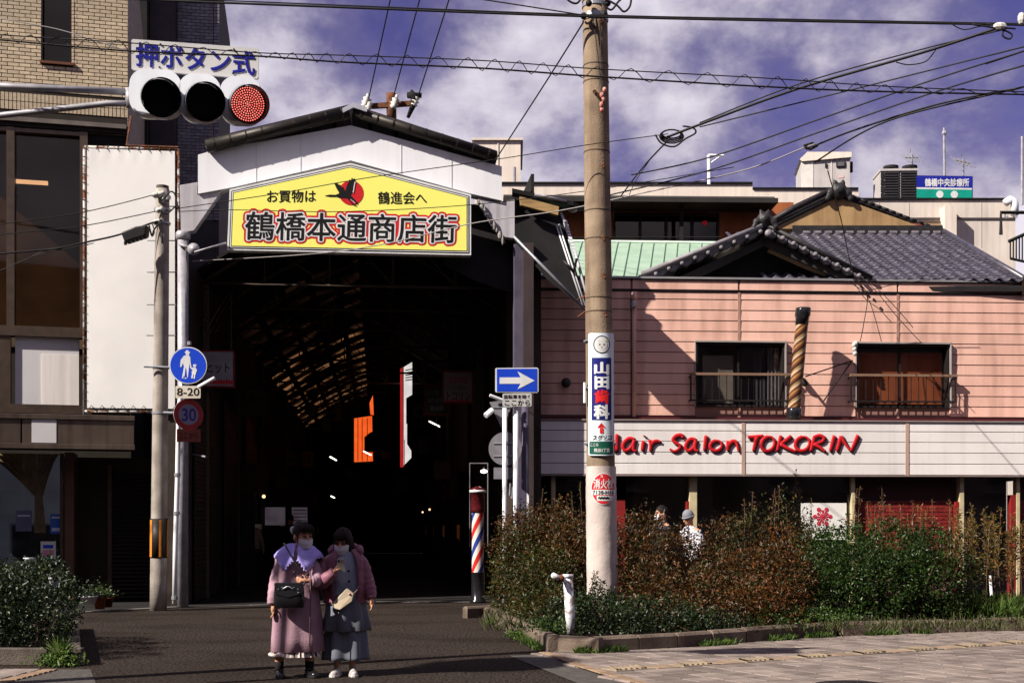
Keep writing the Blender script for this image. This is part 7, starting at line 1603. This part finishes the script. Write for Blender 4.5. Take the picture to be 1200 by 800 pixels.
# unseen tree added left of the frame, crown shaped to shade the two people
tr = thing('street_tree', 'small street tree beside the crossing, out of the picture to the left', 'tree', (-7.7, 9.5, 0)); q = MB(); q.tube([(-7.7, 9.5, 0), (-7.75, 9.55, 2.5), (-7.8, 9.4, 6.6)], [.11, .085, .05], 10)
for k in range(7): q.tube([(-7.78, 9.58, 6.1+k*.1), (-7.8+.6*math.cos(k*1.9), 9.6+.7*math.sin(k*1.9), 6.8+k*.1)], [.035, .012], 6)
q.build('trunk', mat('bark', (.10, .07, .05), (.06, .045, .035), .95, 8, bump=.5), tr, True)
r = np.random.default_rng(9); n = 6000; d_ = rdir(r, n); C = np.array([-7.95, 9.35, 7.48])+d_*(r.random(n)**.45)[:, None]*np.array([.70, .66, .55]); sz = .12*(.6+.7*r.random(n)); leafmesh('crown', C, rdir(r, n), rdir(r, n, .5), sz, sz*.6, green, tr)
# white guard post in the hedge
gp = thing('guard_post', 'chipped white metal guard post leaning in the shrubs with a broken rail stub', 'bollard', gnd(668, 745)); G_ = 17.0
q = MB(); q.tube([at(669, 742, 16.2), at(668, 720, 16.2), at(665.5, 676, 16.2)], [.05, .062, .062], 14); q.tube([at(665.5, 676, 16.2), at(665.5, 672.5, 16.2)], .075, 14); q.build('post', mat('chipped_white', (.62, .62, .66), (.25, .2, .18), .6, 14, lo=.5, hi=.62), gp, True)
MB().tube([at(664, 681, 16.2), at(657, 678, 16.1), at(648, 673.5, 16.0)], .035, 8).build('rail_stub', mat('chipped_white', (.6,)*3, None), gp, True); MB().ball(at(657, 677.5, 16.08), .05, 8, 6).build('rust_joint', rust, gp, True)
wpst = thing('white_marker_stake', 'thin white stake standing in the grass at the right', 'stake', at(1162, 697, 19.2)); MB().tube([at(1162, 697, 19.2), at(1160, 674, 19.2)], .022, 6).build('stake', fas, wpst)
# ================================================================== PEOPLE
def rotz(v, a): c, s = math.cos(a), math.sin(a); return V((v[0]*c-v[1]*s, v[0]*s+v[1]*c, v[2]))
class Head:
    """local frame: faces -Y, z up, origin at the middle of the skull"""
    def __init__(s, c, yaw, pitch=0, k=1): s.c = V(c); s.M = Matrix.Rotation(yaw, 3, 'Z') @ Matrix.Rotation(pitch, 3, 'X'); s.k = k
    def __call__(s, x, y, z): return s.c+s.M @ (V((x, y, z))*s.k)
def hull(mb, H, c, r, n=16, m=12):
    """ellipsoid in head space"""
    b = len(mb.v); mb.ball((0, 0, 0), 1, n, m)
    for i in range(b, len(mb.v)): v = mb.v[i]; mb.v[i] = tuple(H(c[0]+v[0]*r[0], c[1]+v[1]*r[1], c[2]+v[2]*r[2]))
def hand(mb, w, d, side, s=1.0, curl=.5):
    """palm and five fingers from wrist w along direction d; side = thumb direction"""
    d = V(d).normalized(); sd = V(side); sd = (sd-d*sd.dot(d)).normalized(); n = d.cross(sd)
    mb.tube([w-d*.01, w+d*.035, w+d*.075], [.021*s, .027*s, .022*s], 8)
    for i, (o, L) in enumerate(((.024, .062), (.009, .070), (-.007, .065), (-.022, .050))):
        p0 = w+d*.07+sd*o*s; p1 = p0+(d*math.cos(curl*.5)+n*math.sin(curl*.5))*L*.5*s; p2 = p1+(d*math.cos(curl*1.6)+n*math.sin(curl*1.6))*L*.5*s; mb.tube([p0, p1, p2], [.0095*s, .009*s, .007*s], 6)
    t0 = w+d*.02+sd*.022*s; mb.tube([t0, t0+(d*.5+sd*.8)*.03*s, t0+(d*1.0+sd*.7+n*.3)*.05*s], [.011*s, .010*s, .008*s], 6)
def remesh(o, vs=.007):
    m_ = o.modifiers.new('r', 'REMESH'); m_.mode = 'VOXEL'; m_.voxel_size = vs; m_.use_smooth_shade = True; s_ = o.modifiers.new('s', 'SMOOTH'); s_.factor = .5; s_.iterations = 2
def headmesh(mb, H):
    hull(mb, H, (0, .01, .02), (.074, .092, .098)); hull(mb, H, (0, -.025, -.045), (.056, .062, .068)); hull(mb, H, (0, -.045, -.09), (.030, .032, .026))
    mb.tube([H(0, -.083, .018), H(0, -.094, -.008), H(0, -.104, -.025), H(0, -.090, -.034)], [.008, .010, .014, .008], 8)
    for s in (-1, 1): hull(mb, H, (s*.076, .012, -.01), (.010, .018, .030), 8, 6); hull(mb, H, (s*.03, -.078, .022), (.020, .012, .008), 8, 6); hull(mb, H, (s*.038, -.058, -.02), (.024, .024, .022), 8, 6)
    hull(mb, H, (0, -.084, -.058), (.022, .014, .007), 8, 6); hull(mb, H, (0, -.082, -.068), (.018, .014, .007), 8, 6)
def facebits(H, parent, mask=True):
    for s in (-1, 1):
        q = MB(); hull(q, H, (s*.030, -.078, .004), (.012, .010, .0062), 10, 8); q.build('eye', mat('eye_white', (.30, .27, .26), None, .3), parent, True)
        q = MB(); hull(q, H, (s*.030, -.0865, .004), (.006, .0045, .0058), 8, 6); q.build('iris', mat('iris_dark', (.012, .006, .004), None, .15), parent, True)
        q = MB(); q.tube([H(s*.014, -.090, .026), H(s*.030, -.091, .031), H(s*.046, -.078, .027)], .0035, 5); q.build('eyebrow', hairm, parent, True)
        q = MB(); q.tube([H(s*.016, -.089, .011), H(s*.030, -.0915, .0145), H(s*.045, -.080, .009)], .0022, 5); q.build('eyelid', hairm, parent, True)
    if mask:
        q = MB(); rr = []
        for j in range(9):
            t = j/8; z = -.018-.085*t; row = []
            for i in range(13):
                s = i/12*2-1; x = s*(.068-.016*t*t); y = -.112+.050*abs(s)**1.8+.018*abs(t-.45)*1.0-.004*math.cos(t*14)*.4; row.append(H(x, y, z))
            rr.append(row)
        q.loft(rr, False, False); o = q.build('face_mask', mat('mask_cloth', (.62, .60, .66), None, .8), parent, True); m_ = o.modifiers.new('t', 'SOLIDIFY'); m_.thickness = .003
        q = MB()
        for s in (-1, 1): q.tube([H(s*.066, -.064, -.025), H(s*.078, -.01, -.005), H(s*.083, .022, -.005), H(s*.079, .018, -.035), H(s*.054, -.06, -.095)], .002, 4)
        q.build('mask_loop', mat('mask_cloth', (.6,)*3, None), parent, True)
def hair(H, parent, kind, seed=1):
    q = MB(); r = random.Random(seed)
    if kind == 'up':
        hull(q, H, (0, .022, .034), (.083, .094, .092)); hull(q, H, (0, .075, .09), (.045, .045, .04)); 
        for i in range(26): a = R(200+i*5.6); q.tube([H(.05*math.cos(a*1)*.3, -.02, .125), H(.06*math.cos(a), -.088, .085), H(.066*math.cos(a)+.002, -.098+abs(math.cos(a))*.03, .034+.006*(i % 3))], [.012, .010, .004], 5)
        for s in (-1, 1): q.tube([H(s*.07, -.055, .07), H(s*.079, -.045, .0), H(s*.076, -.04, -.055)], [.012, .009, .003], 6)
    elif kind == 'bob':
        hull(q, H, (0, .014, .036), (.080, .094, .092))
        for i in range(60):
            a = R(-62+i*(304/59)); x, y = math.sin(a-math.pi*0+math.pi/2*0), 0; ang = R(-152)+R(304)*i/59; x = math.sin(ang); y = math.cos(ang)
            w_ = .004*math.sin(i*2.7); q.tube([H(x*.045, .015+y*.05, .10), H(x*(.078+w_), .012+y*.090, .02), H(x*(.084+w_), .012+y*.094, -.06), H(x*(.070+2*w_), .01+y*.082, -.115-.018*math.sin(i*1.9))], [.014, .012, .010, .003], 5)
        for i in range(22): x = -.058+.116*i/21; q.tube([H(x*.4, -.03, .122), H(x, -.096+.5*abs(x), .078), H(x*1.05, -.103+.45*abs(x), .028+.004*(i % 2))], [.012, .009, .004], 5)
    elif kind == 'short':
        hull(q, H, (0, .018, .036), (.084, .096, .090)); 
        for i in range(70): a = r.uniform(0, 6.28); e = r.uniform(.2, 1.4); x, y, z = math.cos(a)*math.cos(e), math.sin(a)*math.cos(e), math.sin(e); q.tube([H(x*.07, .018+y*.08, .036+z*.075), H(x*.092, .02+y*.104, .036+z*.105)], [.014, .004], 4)
    o = q.build('hair', hairm, parent, True); return o
def gar(rings, n=56, jit=0):
    q = MB(); rr = []
    for (z, cx, cy, rx, ry, am, fr_, ph) in rings: rr.append([V((cx+math.cos(2*math.pi*i/n)*rx*(1+am*math.sin(fr_*2*math.pi*i/n+ph)), cy+math.sin(2*math.pi*i/n)*ry*(1+am*math.sin(fr_*2*math.pi*i/n+ph)), z)) for i in range(n)])
    q.loft(rr, False); return q
def sleeve(P, R_, folds=.06, n=18, k=9):
    Q = sm(P, k); rr_ = []
    for i in range(len(Q)):
        t = i/(len(Q)-1)*(len(R_)-1); j = min(int(t), len(R_)-2); r_ = R_[j]+(R_[j+1]-R_[j])*(t-j); rr_.append(r_*(1+folds*math.sin(i*1.45)))
    return MB().tube(Q, rr_, n)
def shoe(parent, heel, d, L, m_, sole, boot=0, s=1.0):
    d = V(d).normalized(); sd = V((-d.y, d.x, 0)); h = V(heel); rr = []
    for t, w, z in ((0, .030, .05), (.12, .036, .075), (.35, .038, .075), (.6, .045, .055), (.85, .040, .040), (1, .018, .028)):
        c = h+d*(t*L); rr.append([c+sd*math.cos(a)*w*s+V((0, 0, .022+max(0, math.sin(a))*z*s+min(0, math.sin(a))*.006)) for a in np.arange(0, 6.28, .45)])
    q = MB().loft(rr); q.build('shoe', m_, parent, True)
    P = []
    for t, w in ((-.03, .02), (0, .034), (.3, .038), (.6, .048), (.85, .044), (1.0, .026), (1.03, 0)): P.append((t, w))
    pts = [h+d*(t*L)+sd*w*s for t, w in P]+[h+d*(t*L)-sd*w*s for t, w in P[::-1][1:]]
    MB().prism([V((p.x, p.y, .004)) for p in pts], (0, 0, .024*s)).build('sole', sole, parent, bevel=.003)
# ---------------------------------------------------------------- left lady
dA = 13.0; sA = FL/dA
def pa(x, y, o=0): q = at(x, y, dA); q.y += o; return q
la_ = thing('person', 'person in a long mauve coat with a frilled lilac collar and black shoulder bag', 'person', pa(346, 793), 'two people standing together')
HA = Head(pa(355, 628, .0), R(38), R(6), 1.14)
ank1, ank2 = V((-2.36, 12.98, .09)), V((-2.06, 13.02, .09)); hip = V((-2.2, 13.02, .80))
b = MB(); headmesh(b, HA); nk = V((-2.16, 13.03, 1.33)); b.tube([HA(0, .02, -.05), HA(0, .03, -.13), nk], [.05, .047, .07], 12)
b.tube([nk, V((-2.19, 13.03, 1.24)), V((-2.19, 13.03, 1.05)), V((-2.2, 13.03, .85)), hip], [.09, .135, .13, .15, .14], 16)
for a_1, kx in ((ank1, -.09), (ank2, .09)): b.tube([hip+V((kx, 0, .02)), V(((hip.x+kx+a_1.x)/2, 13.0, .45)), a_1+V((0, 0, .16)), a_1], [.095, .062, .056, .036], 12)
wl, wr = V((-2.405, 12.90, .735)), V((-2.045, 12.80, .985))
b.tube([nk-V((0, 0, .08)), V((-2.32, 13.02, 1.19)), V((-2.41, 12.99, 1.0)), wl+V((0, .01, .05)), wl], [.05, .04, .042, .028, .022], 10); b.tube([nk-V((0, 0, .08)), V((-2.05, 13.02, 1.19)), V((-1.96, 12.98, 1.03)), wr+V((.05, .04, 0)), wr], [.05, .04, .042, .028, .022], 10)
hand(b, wl, (.05, -.1, -1), (.3, -1, 0), 1, .5); hand(b, wr, (-1, -.3, .1), (0, -.2, 1), 1, .9)
o = b.build('body', skin, la_, True); remesh(o, .0065)
facebits(HA, la_); hair(HA, la_, 'up')
q = MB()
for k in range(9): a = k*.7; q.ball(HA(-.055+.018*math.cos(a), .082+.012*math.sin(a), .045+.022*math.sin(a)), .016, 7, 5)
q.build('scrunchie', mat('scrunchie_white', (.7, .66, .64), None, .8), la_, True)
coatm = mat('mauve_coat', (.38, .235, .285), (.28, .165, .21), .85, 3.5, streak=.3, sc=(22, 22, 1.2), bump=.25, bs=60)
cx, cy = -2.2, 13.03
gar([(1.345, -2.165, cy, .085, .075, 0, 1, 0), (1.325, -2.17, cy, .14, .10, 0, 1, 0), (1.285, -2.18, cy, .185, .13, .01, 5, 0), (1.22, cx, cy, .212, .15, .01, 5, 1), (1.08, cx, cy, .212, .155, .015, 6, .5), (.92, cx, cy, .222, .165, .02, 6, 1), (.75, cx, cy, .238, .18, .045, 7, .3), (.55, cx+.01, cy, .252, .19, .06, 7, .6), (.40, cx+.01, cy, .258, .195, .07, 7, .9), (.268, cx+.012, cy, .262, .197, .08, 7, 1.1), (.262, cx+.012, cy, .252, .187, .08, 7, 1.1), (.40, cx+.01, cy, .255, .19, .05, 7, .9)]).build('coat', coatm, la_, True)
sleeve([V((-2.29, cy, 1.20)), V((-2.345, 13.01, 1.13)), V((-2.385, 12.99, 1.0)), V((-2.40, 12.94, .86)), wl+V((-.002, .01, .01))], [.05, .068, .070, .068, .062], .035).build('sleeve', coatm, la_, True)
sleeve([V((-2.06, cy, 1.20)), V((-2.02, 13.01, 1.13)), V((-1.99, 12.97, 1.04)), V((-1.97, 12.87, .985)), wr+V((.03, .02, 0))], [.05, .066, .068, .062, .056], .035).build('sleeve', coatm, la_, True)
MB().tube([pa(367, 668, -.19), pa(368, 700, -.235), pa(367.5, 755, -.255)], .006, 5).build('coat_edge', mat('coat_edge_dark', (.12, .07, .095), None, .8), la_, True)
for (x, y) in ((348.5, 670), (364, 672)): MB().lathe([(.014, 0), (.016, .004), (.010, .008)], pa(x, y, -.185), (0, -1, 0), 12).build('button', ink, la_)
# frilled collar lying on the shoulders
colm = mat('lilac_collar', (.40, .34, .80), (.34, .28, .72), .8, 12, bump=.2); q = MB(); rr = []
NN = 64
for j in range(7):
    t = j/6; row = []
    for i in range(NN+1):
        a = -math.pi*.5+R(5)+R(350)*i/NN; da = abs((math.degrees(a)+90+180) % 360-180); lobe = math.exp(-((da-28)/20)**2)
        ex = .084+.158*t; ey = .074+(.098+.02*lobe)*t; drop = 1.352-.03*t-.095*t*t-.135*lobe*t**1.3
        fz = .008*math.sin(i*1.55)*(t > .8); row.append(V((-2.172+math.cos(a)*ex*(1-.25*lobe*t*0), cy+math.sin(a)*(ey+.03*t), drop+fz)))
    rr.append(row)
q.loft(rr, False, False); o = q.build('collar', colm, la_, True); m_ = o.modifiers.new('t', 'SOLIDIFY'); m_.thickness = .008
q = MB(); 
for i in range(NN+1): q.ball(rr[6][i]+V((0, 0, -.004)), .009, 5, 4)
props(q.build('collar_frill', mat('lilac_frill', (.52, .46, .85), None, .8), la_, True), kind='stuff')
MB().ball(pa(352, 643, -.12), (.012, .01, .012), 8, 6).build('neck_button', colm, la_, True)
# bag and strap
bgm = mat('black_leather', (.010, .010, .012), None, .28, coat=.3); bg_ = thing('shoulder_bag', 'black leather shoulder bag with small studs worn by the person in mauve', 'bag', pa(344, 710, -.25))
q = MB(); rr = []
for (z, w, d_) in ((710, 15.5, .045), (709, 17, .06), (697, 17.5, .065), (684, 16.5, .055), (681, 15, .04)):
    c = pa(344, z, -.255); rr.append([c+V((math.copysign(abs(math.cos(a))**.5, math.cos(a))*w/sA, math.copysign(abs(math.sin(a))**.6, math.sin(a))*d_, 0)) for a in np.arange(0, 6.28, .26)])
q.loft(rr[::-1]); q.build('pouch', bgm, bg_, True)
q = MB(); q.prism([pa(328, 681, -.315), pa(360, 681, -.315), pa(359, 694, -.325), pa(344, 698, -.328), pa(329, 694, -.325)], (0, .012, 0)); q.build('flap', bgm, bg_, bevel=.004)
for k in range(6): MB().ball(pa(333+k*4.5, 686+(2 if k in (0, 5) else 0), -.331), .0055, 7, 5).build('stud', steel, bg_)
MB().tube(sm([pa(338, 688, -.33), pa(344, 685, -.335), pa(350, 688, -.33)]), .006, 6).build('handle', steel, bg_, True); MB().ball(pa(356, 692, -.335), .007, 7, 5).build('ring', steel, bg_)
MB().tube(sm([pa(361, 684, -.25), pa(360.5, 678, -.22), pa(350, 659, -.20), pa(338, 641, -.12), pa(333, 636.5, .0), pa(336, 645, .16)]), .008, 6).build('strap', bgm, bg_, True)
# underskirt: cream frill and striped pleats
q = MB(); n = 72; rr = [[V((cx+.008+math.cos(2*math.pi*i/n)*(.226+dr_)*(1+.035*(i % 2)), cy+math.sin(2*math.pi*i/n)*(.178+dr_)*(1+.05*(i % 2)), z)) for i in range(n)] for z, dr_ in ((.36, -.05), (.30, -.012), (.215, .014))]
q.loft(rr, False); q.m = [1 if (k % n) % 3 == 0 and math.cos(2*math.pi*(k % n)/n) > -.1 else 0 for k in range(len(q.f))]; q.build('pleated_skirt', [mat('cream_lace', (.55, .46, .43), None, .8), mat('skirt_black', (.015, .012, .016), None, .8)], la_)
q = MB()
for i in range(20): a = math.pi*(.9+.5*i/20); q.ball((cx+math.cos(a)*.262, cy+math.sin(a)*.20, .232), .018, 6, 4)
q.build('lace_trim', mat('cream_lace', (.6, .5, .46), None), la_, True)
for (a_1, dd_) in ((ank1, (.35, -1, 0)), (ank2, (.55, -.8, 0))):
    MB().tube([a_1+V((0, 0, -.04)), a_1+V((0, 0, .03)), a_1+V((0, 0, .075))], [.045, .044, .048], 14).build('sock', mat('black_sock', (.012, .011, .012), None, .9), la_, True)
    dv = V(dd_).normalized(); shoe(la_, a_1-dv*.06-V((0, 0, .09)), dd_, .225, mat('patent_black', (.010, .009, .010), None, .18, coat=.6), mat('sole_black', (.012,)*3, None, .7), s=1.1)
    MB().tube([a_1+V((-.04, -.06, -.01)), a_1+V((0, -.085, .004)), a_1+V((.045, -.05, -.01))], .008, 6).build('shoe_strap', mat('patent_black', (.01,)*3, None), la_, True)
# ---------------------------------------------------------------- right lady
dB = 13.15; sB = FL/dB
def pb(x, y, o=0): q = at(x, y, dB); q.y += o; return q
lb_ = thing('person', 'person in a puffy mauve pink jacket and tiered grey skirt looking at a phone', 'person', pb(404, 791), 'two people standing together')
HB = Head(pb(402.5, 634, -.03), R(-10), R(14), 1.12); bx_, by_ = -1.71, 13.15
k1, k2 = V((-1.79, 13.1, .085)), V((-1.635, 13.12, .085)); hipb = V((bx_, by_, .80))
b = MB(); headmesh(b, HB); nk = V((bx_, 13.15, 1.27)); b.tube([HB(0, .02, -.05), HB(0, .04, -.12), nk], [.046, .044, .06], 12)
b.tube([nk, V((bx_, by_, 1.18)), V((bx_, by_, 1.0)), V((bx_, by_, .86)), hipb], [.08, .115, .11, .13, .13], 16)
for a_1, kx in ((k1, -.08), (k2, .08)): b.tube([hipb+V((kx, 0, .02)), V((a_1.x-.3*kx*0, 13.14, .45)), a_1+V((0, .03, .15)), a_1], [.085, .055, .044, .032], 12)
w1_, w2_ = V((-1.775, 12.86, 1.085)), V((-1.435, 13.05, .79))
b.tube([nk-V((0, 0, .08)), V((-1.86, 13.14, 1.15)), V((-1.955, 13.04, .99)), w1_], [.045, .04, .04, .024], 10); b.tube([nk-V((0, 0, .08)), V((-1.56, 13.14, 1.15)), V((-1.455, 13.12, .99)), w2_], [.045, .04, .04, .024], 10)
hand(b, w1_, (.55, -.25, .75), (.4, -.9, .1), .95, 1.1); hand(b, w2_, (.15, -.15, -1), (0, -1, .1), .95, .5)
o = b.build('body', skin, lb_, True); remesh(o, .0065); facebits(HB, lb_); hair(HB, lb_, 'bob', 4)
jm = mat('mauve_puffer', (.25, .10, .14), (.16, .06, .09), .55, 3, bump=.5, bs=16); jrings = []
for k in range(30):
    t = k/29; z = 1.285-(1.285-.745)*t; w = [.10, .165, .205, .215, .22, .23, .235, .23, .205][min(8, int(t*8.99))]; w2 = [.10, .165, .205, .215, .22, .23, .235, .23, .205][min(8, int(t*8.99)+1)]; f = t*8.99-int(t*8.99); rx = w+(w2-w)*f
    jrings.append((z, bx_, by_, rx*(1+.014*math.sin(k*1.55)), rx*.72*(1+.014*math.sin(k*1.55)), .03, 7, k*.12))
q = gar(jrings, 60); nf = 60
keep = [k for k, f in enumerate(q.f) if not (abs(((k % nf)+.5)/nf-.765) < .085)]   # open front
q.f = [q.f[k] for k in keep]; q.m = [0]*len(q.f); o = q.build('jacket', jm, lb_, True); m_ = o.modifiers.new('t', 'SOLIDIFY'); m_.thickness = .02
sleeve([V((-1.85, by_, 1.19)), V((-1.925, 13.11, 1.12)), V((-1.965, 13.02, .99)), V((-1.90, 12.92, .98)), w1_+V((-.01, .01, -.01))], [.06, .076, .082, .074, .052], .06, k=8).build('sleeve', jm, lb_, True)
sleeve([V((-1.57, by_, 1.19)), V((-1.525, 13.13, 1.12)), V((-1.485, 13.12, .98)), V((-1.45, 13.09, .88)), w2_+V((0, .01, .005))], [.06, .068, .068, .064, .048], .06, k=8).build('sleeve', jm, lb_, True)
q = sleeve([V((-1.83, 13.10, 1.27)), V((-1.84, 13.18, 1.29)), V((-1.71, 13.26, 1.31)), V((-1.58, 13.18, 1.29)), V((-1.57, 13.11, 1.26))], [.03, .05, .055, .05, .03], .12); q.build('hood', jm, lb_, True)
vestm = mat('grey_blue_vest', (.30, .32, .40), (.22, .24, .31), .85, 4, bump=.3, bs=30); gar([(1.285, bx_, by_-.01, .07, .07, 0, 1, 0), (1.24, bx_, by_, .13, .11, .01, 5, 0), (1.05, bx_, by_, .17, .148, .02, 6, 0), (.90, bx_, by_, .185, .155, .03, 6, .6), (.80, bx_, by_, .19, .155, .03, 6, .9)]).build('vest', vestm, lb_, True)
MB().tube([nk+V((0, 0, -.01)), nk+V((0, -.015, .035)), HB(0, .03, -.115)], [.075, .058, .05], 16).build('collar', vestm, lb_, True)
for (x, y) in ((411, 668), (411.5, 680)): MB().lathe([(.012, 0), (.013, .004), (.006, .007)], pb(x, y, -.165), (0, -1, 0), 10).build('button', ink, lb_)
ph = thing('smartphone', 'dark phone with a pale rim held up in front of the grey vest', 'phone', pb(406, 665, -.35)); Mx = Matrix.Rotation(R(-12), 3, 'Z') @ Matrix.Rotation(R(25), 3, 'X'); c = pb(405.5, 661, -.36)
def phb(w, h, t0, t1, nm, m_): q = MB(); f = lambda x, y, z: c+Mx @ V((x, y, z)); q.ob(f(-w/2, t0, -h/2), Mx @ V((w, 0, 0)), Mx @ V((0, t1-t0, 0)), Mx @ V((0, 0, h))); q.build(nm, m_, ph, bevel=.003)
phb(.072, .145, 0, .009, 'case', mat('phone_silver', (.45, .42, .42), None, .3, metal=.4)); phb(.064, .135, .0092, .0105, 'screen', ink)
MB().lathe([(.011, 0), (.012, .003)], c+Mx @ V((-.02, -.001, .05)), Mx @ V((0, -1, 0)), 10).build('camera_lens', ink, ph)
# cream pouch slung across
pc_ = thing('cream_pouch', 'cream cloth pouch hanging at an angle under the open puffy jacket', 'bag', pb(405, 712, -.2)); q = MB(); q.prism([pb(392, 706, -.19), pb(410, 687, -.2), pb(418, 694, -.2), pb(416, 703, -.2), pb(402, 712.5, -.21), pb(396, 711, -.2)], (0, -.04, 0)); q.build('pouch', mat('cream_cloth', (.46, .38, .28), (.38, .31, .22), .85, 8), pc_, bevel=.008)
MB().tube(sm([pb(415, 695, -.21), pb(421, 690, -.19), pb(423, 680, -.1)]), .006, 5).build('strap', mat('cream_strap', (.3, .2, .15), None), pc_, True); MB().ball(pb(413, 694, -.245), .012, 7, 5).build('pink_charm', mat('pink_charm', (.6, .25, .28), None, .4), pc_, True)
skm2 = mat('grey_skirt', (.145, .155, .19), (.11, .118, .15), .85, 4, streak=.35, sc=(28, 28, 1.2)); ph_ = 1.3
gar([(.90, bx_, by_, .17, .14, .02, 6, 0), (.80, bx_, by_, .195, .16, .05, 6, .3), (.65, bx_, by_, .212, .175, .08, 7, .8), (.47, bx_-.005, by_, .245, .20, .13, 8, 1.2), (.463, bx_-.005, by_, .235, .19, .13, 8, 1.2), (.6, bx_, by_, .20, .16, .08, 7, .8)], 84).build('skirt_tier', skm2, lb_, True)
gar([(.55, bx_, by_, .185, .155, .05, 6, 0), (.40, bx_, by_, .205, .165, .11, 6, .8), (.20, bx_, by_, .215, .17, .15, 6, 1.2), (.165, bx_, by_, .216, .17, .16, 6, 1.2), (.165, bx_, by_, .206, .16, .16, 6, 1.2), (.35, bx_, by_, .19, .15, .11, 6, .8)], 84).build('skirt_tier', skm2, lb_, True)
for (a_1, dd_) in ((k1, (-.15, -1, 0)), (k2, (.25, -1, 0))):
    dv = V(dd_).normalized(); shoe(lb_, a_1-dv*.07-V((0, 0, .085)), dd_, .245, mat('white_trainer', (.44, .41, .41), (.34, .31, .31), .6, 20), mat('trainer_sole', (.5, .47, .46), None, .6), s=1.0)
    q = MB()
    for k in range(4): c = a_1+dv*(.0+.03*k)+V((0, 0, .012-.012*k)); q.tube([c+V((-.022, 0, 0)), c+V((0, -.004, .006)), c+V((.022, 0, 0))], .004, 4)
    q.build('laces', mat('lace_grey', (.3, .28, .3), None), lb_, True); MB().tube([a_1+V((0, .01, -.02)), a_1+V((0, .01, .035))], [.036, .038], 12).build('ankle_sock', mat('white_sock', (.5, .46, .46), None, .9), lb_, True)
# ---------------------------------------------------------------- background people
def walker(label, px, ytop, d, yaw, top_m, leg_m, hat=None, hk='short', pitch=0, group='passers-by behind the shrubs', lean=0, mask=False):
    x = (px-CX)/FL*d; H0 = CH+(HY-ytop)/FL*d; k = H0/1.7; t = thing('person', label, 'person', (x, d, 0), group); f = rotz((0, -1, 0), yaw); sd = rotz((1, 0, 0), yaw); o_ = V((x, d, 0))
    P = lambda a, b_, z: o_+sd*a*k+f*b_*k+V((0, 0, z*k)); hd = Head(P(0, .02+lean, 1.585), yaw, pitch, k); b = MB(); headmesh(b, hd); nk = P(0, lean*.6, 1.42); b.tube([hd(0, .02, -.05), nk], [.05*k, .06*k], 10)
    b.tube([nk, P(0, lean*.3, 1.25), P(0, 0, .95)], [.1*k, .13*k, .13*k], 12)
    for s in (-1, 1):
        b.tube([P(s*.09, 0, .93), P(s*.1, .03*s, .5), P(s*.1, -.02, .08)], [.09*k, .06*k, .04*k], 10); w = P(s*.27, .12, .86); b.tube([nk, P(s*.19, lean*.5, 1.37), P(s*.25, 0, 1.1), w], [.06*k, .055*k, .042*k, .025*k], 8); hand(b, w, (0, 0, -1), f, k, .5)
    o = b.build('body', skin, t, True); remesh(o, .009*k); facebits(hd, t, mask)
    if hat is None: hair(hd, t, hk, 3)
    else:
        q = MB(); hull(q, hd, (0, .015, .045), (.092, .10, .105)); o2 = q.build('beanie', hat, t, True); q = MB(); b0_ = len(q.v); q.tube([hd(.094*math.cos(a), .012+.103*math.sin(a), .028) for a in np.arange(0, 6.5, .3)], .014, 6); q.build('beanie_rim', hat, t, True)
    def ring(z, w, dp, am=.02): return [P(math.cos(a)*w*(1+am*math.sin(5*a)), math.sin(a)*dp+lean*max(0, (z-.9))*1.1, z) for a in np.arange(0, 6.28, .22)]
    q = MB(); q.loft([ring(1.46, .08, .07), ring(1.41, .17, .11), ring(1.3, .21, .14), ring(1.1, .20, .14), ring(.88, .21, .15)], False); q.build('jacket', top_m, t, True)
    for s in (-1, 1):
        sleeve([P(s*.17, lean*.5, 1.37), P(s*.25, 0, 1.15), P(s*.27, .06, 1.0), P(s*.27, .11, .88)], [.075*k, .068*k, .06*k, .05*k]).build('sleeve', top_m, t, True)
        MB().tube([P(s*.09, 0, .95), P(s*.1, .03*s, .5), P(s*.1, -.01, .08)], [.11*k, .085*k, .07*k], 12).build('trouser_leg', leg_m, t, True); shoe(t, P(s*.1, -.08, 0)*1.0, f, .26*k, ink, ink)
    return t
floral = mat('floral_jacket', (.55, .53, .58), (.03, .03, .035), .8, 22, lo=.5, hi=.54); navyc = mat('navy_cloth', (.02, .02, .03), None, .9)
walker('dark haired passer-by in profile behind the shrubs right of the concrete pole', 776, 593, 22.9, R(-70), navyc, navyc, mask=True)
walker('passer-by in a grey knitted beanie and floral pale jacket behind the shrubs', 811, 599, 22.8, R(-60), floral, navyc, hat=mat('grey_knit', (.22, .22, .25), (.16, .16, .19), .95, 30, bump=.6, bs=120), pitch=R(20), lean=.06)
walker('shopper in a pale shirt seen from behind far inside the arcade', 295, 606, 36, R(170), mat('pale_shirt', (.30, .26, .22), None, .9), navyc, group='shoppers in the arcade')
walker('dark dressed shopper standing by the lit shop window in the arcade', 340, 603, 38, R(150), navyc, navyc, group='shoppers in the arcade')
